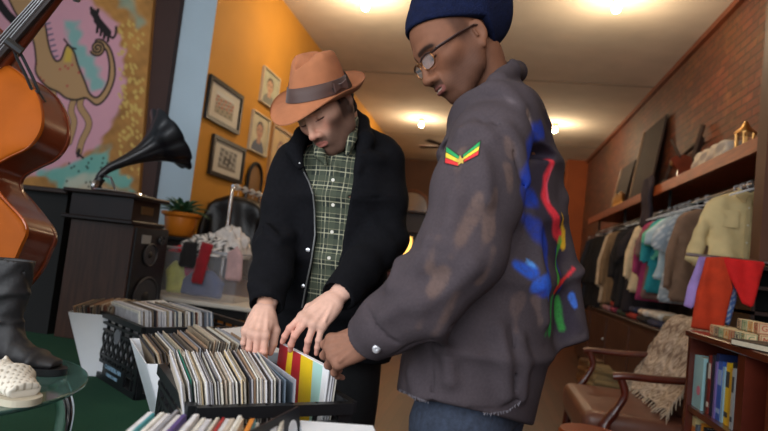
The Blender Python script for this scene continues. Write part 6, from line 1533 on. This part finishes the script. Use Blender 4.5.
    for p in ((333, 180), (333, 205), (332, 232), (329, 258)):
        h = hit(bvs, *p, .001)
        if h: obj('shirt_button', MB().lathe([(0, 0), (.0055, 0), (.005, .002), (0, .002)], h[0], 14, R=Matrix((RIGHT, UP, -FWD)).transposed()), mat('shirt_btn', rgb(206, 200, 186), .4), root, True)
    # trousers down to the floor
    fR, fL = Vector((-.60, 2.06, 0)), Vector((-.36, 1.98, 0)); hip = at(332, 345, 1.93)
    def trous(P):
        d = loft(P, [(hip+Vector((0, 0, .06)), aL, .16, .11), (hip, aL, .17, .115)], .03)
        for f, s in ((fR, -1), (fL, 1)):
            h0 = hip+aL*s*.085; kn = h0.lerp(f, .5)+Vector((0, -.03, 0)); d = smin(d, chain(P, [h0, kn, Vector((f[0], f[1], .06))], [.092, .072, .062], .03), .03)
        return smax(d+wr(P, .003, 20, 8), .045-P[:, 2], .006)
    lo, hi = bounds([hip+Vector((0, 0, .08)), fR, fL], .2); solid('black_trousers', trous, lo, hi, .009, mat('black_denim', rgb(14, 14, 17), .85, nscale=60, namt=.3), root)
    for f in (fR, fL): leg_shoe(root, f, -.35, MATS['boot_leather'])
man_hat()

# ------------------------------------------------------------ the man in the blue knitted hat
def man_beanie():
    root = thing('person', 'person in a blue knitted hat, glasses and paint streaked grey jacket, smiling down in profile', 'person', (.10, 1.42, 0))
    hc = at(455.5, 44, 1.36)
    f_ = Vector((-.80, -.56, .27)).normalized(); u_ = Vector((-.57, .81, .03)); u_ = (u_-f_*u_.dot(f_)).normalized(); l_ = u_.cross(f_)
    T = frameM(hc, iv(*l_), iv(*u_), iv(*f_)) @ Matrix.Scale(.99, 4)
    opt = dict(nose_w=1.2, lips=1.2, mouth=.0026, smile=.005, ear=(-.017, -.018))
    base = np.array(rgb(118, 78, 58))
    def hcol(V):
        X = np.abs(V[:, 0]); Y = V[:, 1]; Z = V[:, 2]; c = np.repeat(base[None], len(V), 0)
        def bl(m, col, a=1.0): c[:] = c*(1-(m*a)[:, None])+np.array(col)*(m*a)[:, None]
        bl(np.exp(-((X-.040)/.022)**2-((Y+.022)/.018)**2)*(Z > .02), rgb(150, 98, 74), .5)
        be = smoothstep(-.008, -.055, Y+.03*(1-smoothstep(.030, .062, X)))*smoothstep(-.02, .01, Z); nz = .5+.5*np.sin(V[:, 0]*900)*np.sin(V[:, 1]*860+V[:, 2]*500)
        bl(be, rgb(50, 34, 30), .5); c[:] *= (1-.2*be*nz)[:, None]
        side = smoothstep(.050, .066, X)*smoothstep(-.040, .0, Y)*smoothstep(-.02, .0, Z)*smoothstep(.040, .018, Z); bl(side, rgb(44, 30, 26), .6)
        lipm = ((X/.026)**2+((Y+.0715)/.0125)**2 < 1) & (Z > .085); bl(lipm.astype(float), rgb(122, 72, 66), .8)
        mo = ((X/.020)**2+((Y+.0715)/.0022)**2 < 1) & (Z > .07); bl(mo.astype(float), rgb(200, 186, 170), .6)
        mu = smoothstep(.006, .0, np.abs(Y+.0585)-.0035)*(X < .026)*(Z > .085); bl(mu, rgb(40, 28, 24), .65)
        br = np.exp(-(((Y-.0215+9*(X-.030)**2)/.0050)**2))*smoothstep(.008, .013, X)*smoothstep(.058, .050, X)*(Z > .05); bl(np.clip(br*1.5, 0, 1), rgb(26, 18, 16), .9)
        la = smoothstep(.0034, .0012, np.abs(np.array(cap(np.stack([X, Y, Z], 1), (.019, -.0075, .0905), (.045, -.0060, .0830), 0)))); bl(la, rgb(18, 12, 12), .9)
        return c
    V, Q = nets(lambda P: head_sdf(P, opt), (-.11, -.15, -.13), (.11, .14, .15), .0023)
    parts = [(V@np.array(T.to_3x3()).T+np.array(T.translation), Q, hcol(V))]
    a2 = (Vector((-.26, -.96, 0))).normalized()
    nk0 = T @ Vector((0, -.060, -.040)); nk1 = at(494, 112, 1.40)
    N = [(at(500, 130, 1.40), .13, .08), (at(500, 165, 1.38), .17, .10), (at(496, 215, 1.38), .17, .105), (at(485, 290, 1.38), .16, .11), (at(472, 380, 1.38), .17, .115)]
    arm = [(490, 140, 1.235), (477, 195, 1.17), (461, 250, 1.135), (422, 299, 1.145), (390, 321, 1.17), (369, 338, 1.205)]; A_ = [at(*p) for p in arm]
    farR = [at(505, 135, 1.55), at(512, 220, 1.62), at(470, 300, 1.62)]
    def body(P):
        d = loft(P, [(c, a2, a, b) for c, a, b in N], .04); d = smin(d, cap(P, nk0, nk1, .050, .062), .03)
        d = smin(d, chain(P, [nk1]+A_, [.05, .055, .052, .045, .042, .034, .028], .02), .03); d = smin(d, chain(P, [nk1]+farR, [.05, .055, .045, .03], .02), .03)
        return d
    lo, hi = bounds([n[0] for n in N]+A_+farR+[nk0], .17); V, Q = nets(body, lo, hi, .008); parts.append((V, Q, np.repeat((base*.9)[None], len(V), 0)))
    pose = dict(i=(8, 36, 34, 16), m=(2, 42, 36, 18), r=(-5, 44, 36, 18), p=(-13, 42, 34, 16), t=[(.018, .016, -.012), (.040, .046, -.034), (.034, .070, -.056), (.022, .084, -.070)])
    parts.append(hand_mesh(pose, A_[-1]+(A_[-1]-A_[-2]).normalized()*.004, iv(-.86, -.36, -.36), iv(-.30, .50, .80), False, 1.03, .0024, rgb(138, 98, 80), rgb(164, 116, 98)))
    merge('body', parts, skin_mat('skin_dark', 1), root)
    # knitted hat
    kn = mat('navy_knit', rgb(12, 20, 48), .95, nscale=90, namt=.25, bump=.7, bscale=260, spec=.2)
    def bean(P):
        d = head_sdf(P, opt, ear=False)-.010; e = ell(P, (0, .062, -.066), (.100, .122, .120))
        d = smin(d, e, .03)
        d += .0016*np.sin(P[:, 1]*160+P[:, 2]*90)*smoothstep(.04, .0, np.abs(P[:, 1]-.08+P[:, 2]*-.35))+.004*np.sin(P[:, 2]*45+P[:, 1]*30)*smoothstep(.02, -.06, P[:, 2])
        Y, Z, X = P[:, 1], P[:, 2], np.abs(P[:, 0]); edge = np.where(Z > -.050, .079+.6*(Z-.077), .0028+5.0*(Z+.050)); edge = np.maximum(edge, -.076)
        d = smax(d, edge-Y, .006); return smax(d, -(head_sdf(P, opt, ear=False)-.001), .002)
    solid('knitted_hat', bean, (-.13, -.08, -.19), (.13, .20, .13), .0036, kn, root, T=T)
    # glasses
    gm = mat('glasses_frame', rgb(50, 30, 26), .3, coat=.5); gg = mat('glasses_metal', rgb(150, 100, 60), .3, .8)
    def L2(pts): return [T @ Vector(p) for p in pts]
    for s in (1, -1):
        c = Vector((s*.034, -.006, .108)); rim = []
        for k in range(28):
            a_ = 2*PI*k/28; ca, sa = math.cos(a_), math.sin(a_); x = .025*math.copysign(abs(ca)**.7, ca); y = .0155*math.copysign(abs(sa)**.75, sa); rim.append((c[0]+x, c[1]+y, c[2]-abs(c[0]+x)*.16))
        o = obj('lens_rim', MB().tube(L2(rim), .0016, 8, closed=True), gg, root, True)
        obj('lens', MB().hexa(L2(rim), L2([(p[0], p[1], p[2]-.001) for p in rim])), mat('lens_glass', rgb(230, 235, 240), .03, alpha=.10), root)
        obj('temple', MB().tube(L2([(s*.060, .002, .098), (s*.074, .003, .088), (s*.081, .003, .03), (s*.084, .001, -.014), (s*.080, -.006, -.030)]), [.0030, .0042, .0042, .0036, .0030], 8, flat=.6), gm, root, True)
        obj('brow_bar', MB().tube(L2([(s*.011, .006, .107), (s*.022, .0095, .105), (s*.046, .0095, .101), (s*.060, .004, .098)]), .0026, 8), gm, root, True)
    obj('bridge', MB().tube(L2([(.011, .001, .107), (.004, .004, .112), (-.004, .004, .112), (-.011, .001, .107)]), .0018, 8), gg, root, True)
    # ---------------- jacket
    def core(P):
        d = loft(P, [(at(496, 104, 1.42), a2, .085, .070), (at(501, 124, 1.40), a2, .165, .105), (at(500, 160, 1.38), a2, .200, .132), (at(496, 210, 1.39), a2, .190, .145), (at(487, 270, 1.39), a2, .190, .158), (at(478, 340, 1.38), a2, .212, .168), (at(465, 412, 1.38), a2, .218, .158)], .05)
        d = smin(d, cap(P, at(500, 100, 1.42), at(508, 118, 1.27), .055, .06), .05)
        bx = (at(560, 340, 1.56)-at(520, 340, 1.46)).normalized()
        fl = loft(P, [(at(516, 130, 1.44), bx, .055, .08), (at(522, 200, 1.46), bx, .072, .11), (at(532, 270, 1.48), bx, .082, .13), (at(540, 350, 1.50), bx, .086, .14)], .04)
        p0, p1, p2 = at(545, 354, 1.35), at(587, 341, 1.50), at(545, 354, 1.8); nn = (p1-p0).cross(p2-p0).normalized(); nn = nn if nn[2] < 0 else -nn
        fl = smax(fl, (P-A3(p0))@A3(nn), .006); d = smin(d, fl, .03)
        q0, q1, q2 = at(398, 392, 1.22), at(500, 419, 1.2), at(440, 400, 1.7); n2 = (q1-q0).cross(q2-q0).normalized(); n2 = n2 if n2[2] < 0 else -n2
        return smax(d, (P-A3(q0))@A3(n2), .008)
    rA = [.086, .090, .086, .077, .064, .053]
    def sleeve(P):
        a_ = chain(P, A_, rA, .025)
        t = (A_[-1]-A_[-2]).normalized(); w = A_[-1]
        a_ = smin(a_, smax(cap(P, w-t*.055, w, .058, .055), np.abs((P-A3(w-t*.028))@A3(t))-.028, .004), .004)      # cuff band
        a_ = smax(a_, (P-A3(w))@A3(t), .005); return smax(a_, -smax(cap(P, w-t*.03, w+t*.06, .044), -(P-A3(w-t*.025))@A3(t), 0), .003)
    def farsleeve(P): return chain(P, farR, [.085, .075, .06], .02)
    def plain(P): return smin(smin(core(P), sleeve(P), .016), farsleeve(P), .02)
    lo, hi = bounds(A_+farR+[at(600, 340, 1.6), at(395, 350, 1.3), at(465, 415, 1.38), at(500, 60, 1.4), at(465, 412, 1.15), at(465, 412, 1.62), at(540, 380, 1.25)], .15)
    V, Q = nets(plain, lo, hi, .014); bv0 = BVHTree.FromPolygons([Vector(v) for v in V], [tuple(int(i) for i in q) for q in Q])
    def S(pts, lift=.0):
        out = []
        for p in pts:
            h = hit(bv0, p[0], p[1], lift)
            if h: out.append(h[0])
        return out
    ridges = [S(p) for p in (
        [(352, 304), (368, 292), (392, 286), (410, 290)], [(376, 280), (398, 272), (420, 268)], [(400, 262), (424, 256), (446, 262)], [(384, 316), (402, 306), (418, 306)], [(430, 240), (452, 246), (470, 262)],
        [(425, 300), (446, 290), (470, 268)], [(478, 150), (484, 172), (486, 200)], [(462, 132), (470, 128), (482, 130), (490, 138)], [(506, 130), (518, 150), (526, 180)], [(440, 330), (448, 352), (450, 380)],
        [(500, 330), (506, 360), (508, 395)], [(490, 88), (504, 92), (520, 108)], [(412, 372), (420, 395)], [(455, 200), (450, 225)], [(536, 230), (540, 270), (545, 320)], [(520, 340), (524, 370), (522, 396)])]
    grooves = [S(p) for p in ([(483, 122), (492, 118), (500, 128), (512, 150), (522, 180), (527, 205), (524, 235), (512, 262), (496, 284), (474, 308), (450, 326), (430, 338), (408, 346), (392, 356)],
        [(466, 118), (474, 114), (484, 120)], [(520, 108), (530, 150), (534, 200)], [(512, 300), (514, 340), (514, 390)], [(430, 345), (431, 365), (434, 400)], [(398, 383), (430, 401), (470, 409), (500, 411), (525, 393)],
        [(545, 346), (584, 334)], [(364, 304), (372, 318), (384, 334), (396, 342)], [(497, 84), (512, 92), (532, 128)])]
    grooves = [g for g in grooves if len(g) > 1]; ridges = [g for g in ridges if len(g) > 1]
    col_path = [at(458, 152, 1.225), at(470, 124, 1.235), at(485, 102, 1.25), at(498, 84, 1.285), at(509, 71, 1.36), at(516, 72, 1.46), at(500, 84, 1.55), at(470, 104, 1.52)]
    def jacket(P):
        d = smin(core(P)+wr(P, .004, 12, 21, (1, 1, .45)), farsleeve(P), .02)
        d = smin(d, sleeve(P)+wr(P, .0035, 26, 23), .006)
        d = creases(P, d, ridges, .005, .034)
        for g in grooves: d = smax(d, -(chain(P, g, [.0016]*len(g), 0)-.0016), .007)
        c = chain(P, col_path, [.010, .020, .022, .024, .026, .026, .024, .02], .012); d = smin(d, c, .010)
        nkc = cap(P, nk0, nk1, .060, .060); return smax(d, -smax(nkc, (A3(nk1)[2]-.02)-P[:, 2], .01), .008)
    def jcol(V):
        b = np.array(rgb(68, 60, 64)); c = np.repeat(b[None], len(V), 0); rs = np.random.RandomState(2)
        n_ = 1+wr(V, .05, 22, 31)+wr(V, .04, 70, 32); c *= n_[:, None]
        def stroke(pts, w, col, a, rough=.5):
            L_ = S(pts)
            if len(L_) < 2: return
            d = None
            for p, q in zip(L_[:-1], L_[1:]): e = cap(V, p, q, 0); d = e if d is None else np.minimum(d, e)
            br = .6+.4*np.sin(wr(V, 3.0, 150, 41)); m = smoothstep(w, w*.45, d+wr(V, w*.3, 60, 43))*a*np.clip(br+(1-rough), 0, 1); c[:] = c*(1-m[:, None])+np.array(col)*m[:, None]
        br_ = rgb(116, 92, 80)
        for p in ([(480, 196), (466, 228), (452, 256)], [(447, 268), (430, 296), (418, 326)], [(455, 290), (446, 312), (434, 330)], [(462, 150), (458, 190)], [(496, 190), (490, 230), (474, 262)], [(505, 140), (512, 156)], [(510, 168), (512, 190)], [(440, 240), (430, 268)], [(492, 250), (478, 280)]): stroke(p, .015, br_, .42)
        stroke([(518, 105), (528, 118), (532, 130)], .012, rgb(140, 120, 110), .6); stroke([(500, 92), (512, 104)], .014, rgb(110, 100, 104), .5)
        stroke([(548, 120), (540, 160), (545, 210), (556, 260), (566, 320)], .055, rgb(40, 34, 52), .6, .2)
        blue, lb = rgb(28, 58, 160), rgb(70, 120, 220)
        stroke([(540, 128), (530, 148), (524, 175), (528, 200)], .030, blue, .85); stroke([(524, 190), (528, 220), (540, 240)], .024, blue, .7); stroke([(540, 235), (546, 262), (542, 290)], .022, blue, .75); stroke([(516, 265), (532, 272)], .020, rgb(40, 90, 200), .85); stroke([(537, 285), (545, 278), (546, 295)], .018, rgb(50, 100, 210), .8); stroke([(572, 296), (576, 306)], .012, lb, .8); stroke([(556, 250), (560, 290)], .012, blue, .5)
        red = rgb(232, 56, 70)
        stroke([(552, 165), (546, 178), (546, 194), (551, 208), (556, 220), (559, 236)], .020, red, .98, .1); stroke([(552, 168), (547, 184), (549, 200)], .012, rgb(236, 90, 110), .9, .1); stroke([(570, 272), (562, 282), (556, 290)], .014, rgb(214, 50, 44), .95, .2); stroke([(574, 268), (568, 276)], .011, red, .9, .1)
        stroke([(562, 215), (564, 232), (563, 246)], .010, rgb(220, 170, 40), .9, .2); stroke([(560, 240), (556, 262), (558, 280)], .012, rgb(70, 170, 60), .8); stroke([(552, 300), (550, 330)], .016, rgb(46, 150, 70), .85, .3); stroke([(557, 300), (562, 328)], .014, rgb(60, 160, 70), .7); stroke([(548, 312), (546, 335)], .008, rgb(40, 120, 60), .7)
        stroke([(528, 262), (538, 270)], .008, rgb(90, 160, 240), .7); stroke([(536, 300), (540, 320)], .016, rgb(110, 90, 84), .5); stroke([(520, 300), (516, 330)], .018, rgb(104, 84, 78), .4)
        hemz = S([(398, 388), (430, 405), (470, 413), (500, 415), (525, 398)]); 
        return np.clip(c, 0, 1)
    cloth_m = mat('grey_canvas', (1, 1, 1), .93, vcol=True, nscale=200, namt=.10, bump=.25, bscale=700, spec=.2)
    jo = solid('painted_jacket', jacket, lo, hi, .0050, cloth_m, root, jcol); bv = bvh_of(jo)
    # arm badge: two striped wings and a gold star
    cg, cy, cr = mat('badge_green', rgb(30, 150, 84), .7), mat('badge_yellow', rgb(222, 200, 60), .7), mat('badge_red', rgb(206, 44, 48), .7)
    def lerp(a, b, t): return (a[0]+(b[0]-a[0])*t, a[1]+(b[1]-a[1])*t)
    for nm, (tl, tr, brr, bl_) in (('left', ((446.5, 146.5), (459, 156), (458, 166), (445, 163))), ('right', ((463, 155), (480, 141), (478, 155), (464, 162)))):
        dk = surf_poly(bv, (lerp(tl, brr, -.06), lerp(tr, bl_, -.06), lerp(brr, tl, -.06), lerp(bl_, tr, -.06)), .0018); m = MB(); m.add(*dk); obj('badge_backing', m, MATS['black_matte'], root)
        for k, cc in enumerate((cg, cy, cr)):
            a_, b_ = k/3+.02, (k+1)/3-.02; q = (lerp(tl, bl_, a_), lerp(tr, brr, a_), lerp(tr, brr, b_), lerp(tl, bl_, b_)); m = MB(); m.add(*surf_poly(bv, q, .003)); obj('badge_stripe', m, cc, root)
    sc = hit(bv, 460.5, 160.5, .008); star = []
    for k in range(10):
        a_ = PI/2+k*PI/5+.15; r_ = .0105 if k % 2 == 0 else .0045; star.append(sc[0]+RIGHT*r_*math.cos(a_)+UP*r_*math.sin(a_))
    obj('badge_star', MB().hexa(star, [p-FWD*.0015 for p in star]), mat('gold_thread', rgb(206, 170, 60), .5), root)
    # cuff snap and flap pocket line
    q = hit(bv, 376.5, 349, .002)
    if q: obj('cuff_snap', MB().lathe([(0, 0), (.009, 0), (.008, .003), (.004, .004), (0, .003)], q[0], 18, R=Matrix((RIGHT, UP, -FWD)).transposed()), MATS['steel'], root, True)
    # frayed hem: short threads
    fr_ = MB(); rs = random.Random(4)
    hp = [(400, 391), (414, 398), (430, 404), (450, 410), (470, 413), (490, 415), (508, 412), (522, 402)]
    for i in range(len(hp)-1):
        for k in range(9):
            p = lerp(hp[i], hp[i+1], k/9); h = hit(bv, p[0], p[1]-2, .0)
            if h: fr_.tube([h[0], h[0]+Vector((rs.uniform(-.003, .003), rs.uniform(-.004, 0), -.003-rs.random()*.005))], .0007, 4)
    tag(obj('frayed_threads', fr_, mat('thread', rgb(120, 116, 124), .95), root), kind='stuff')
    # jeans and shoes
    hip = at(468, 415, 1.38); fN, fF = Vector((.13, 1.30, 0)), Vector((-.02, 1.56, 0))
    def jeans(P):
        d = loft(P, [(hip+Vector((0, 0, .10)), a2, .165, .12), (hip, a2, .17, .125)], .03)
        for f, s in ((fN, 1), (fF, -1)):
            h0 = hip+a2*s*.085-Vector((0, 0, .02)); k_ = h0.lerp(f, .5)+Vector((-.04, 0, 0)); d = smin(d, chain(P, [h0, k_, Vector((f[0], f[1], .06))], [.105, .082, .070], .03), .03)
        return smax(d+wr(P, .004, 24, 9), .05-P[:, 2], .006)
    lo, hi = bounds([hip+Vector((0, 0, .12)), fN, fF], .2); solid('blue_jeans', jeans, lo, hi, .008, mat('denim', rgb(44, 52, 68), .9, nscale=90, namt=.3, bump=.3, bscale=500), root)
    for f in (fN, fF): leg_shoe(root, f, -1.35, MATS['boot_leather'])
man_beanie()
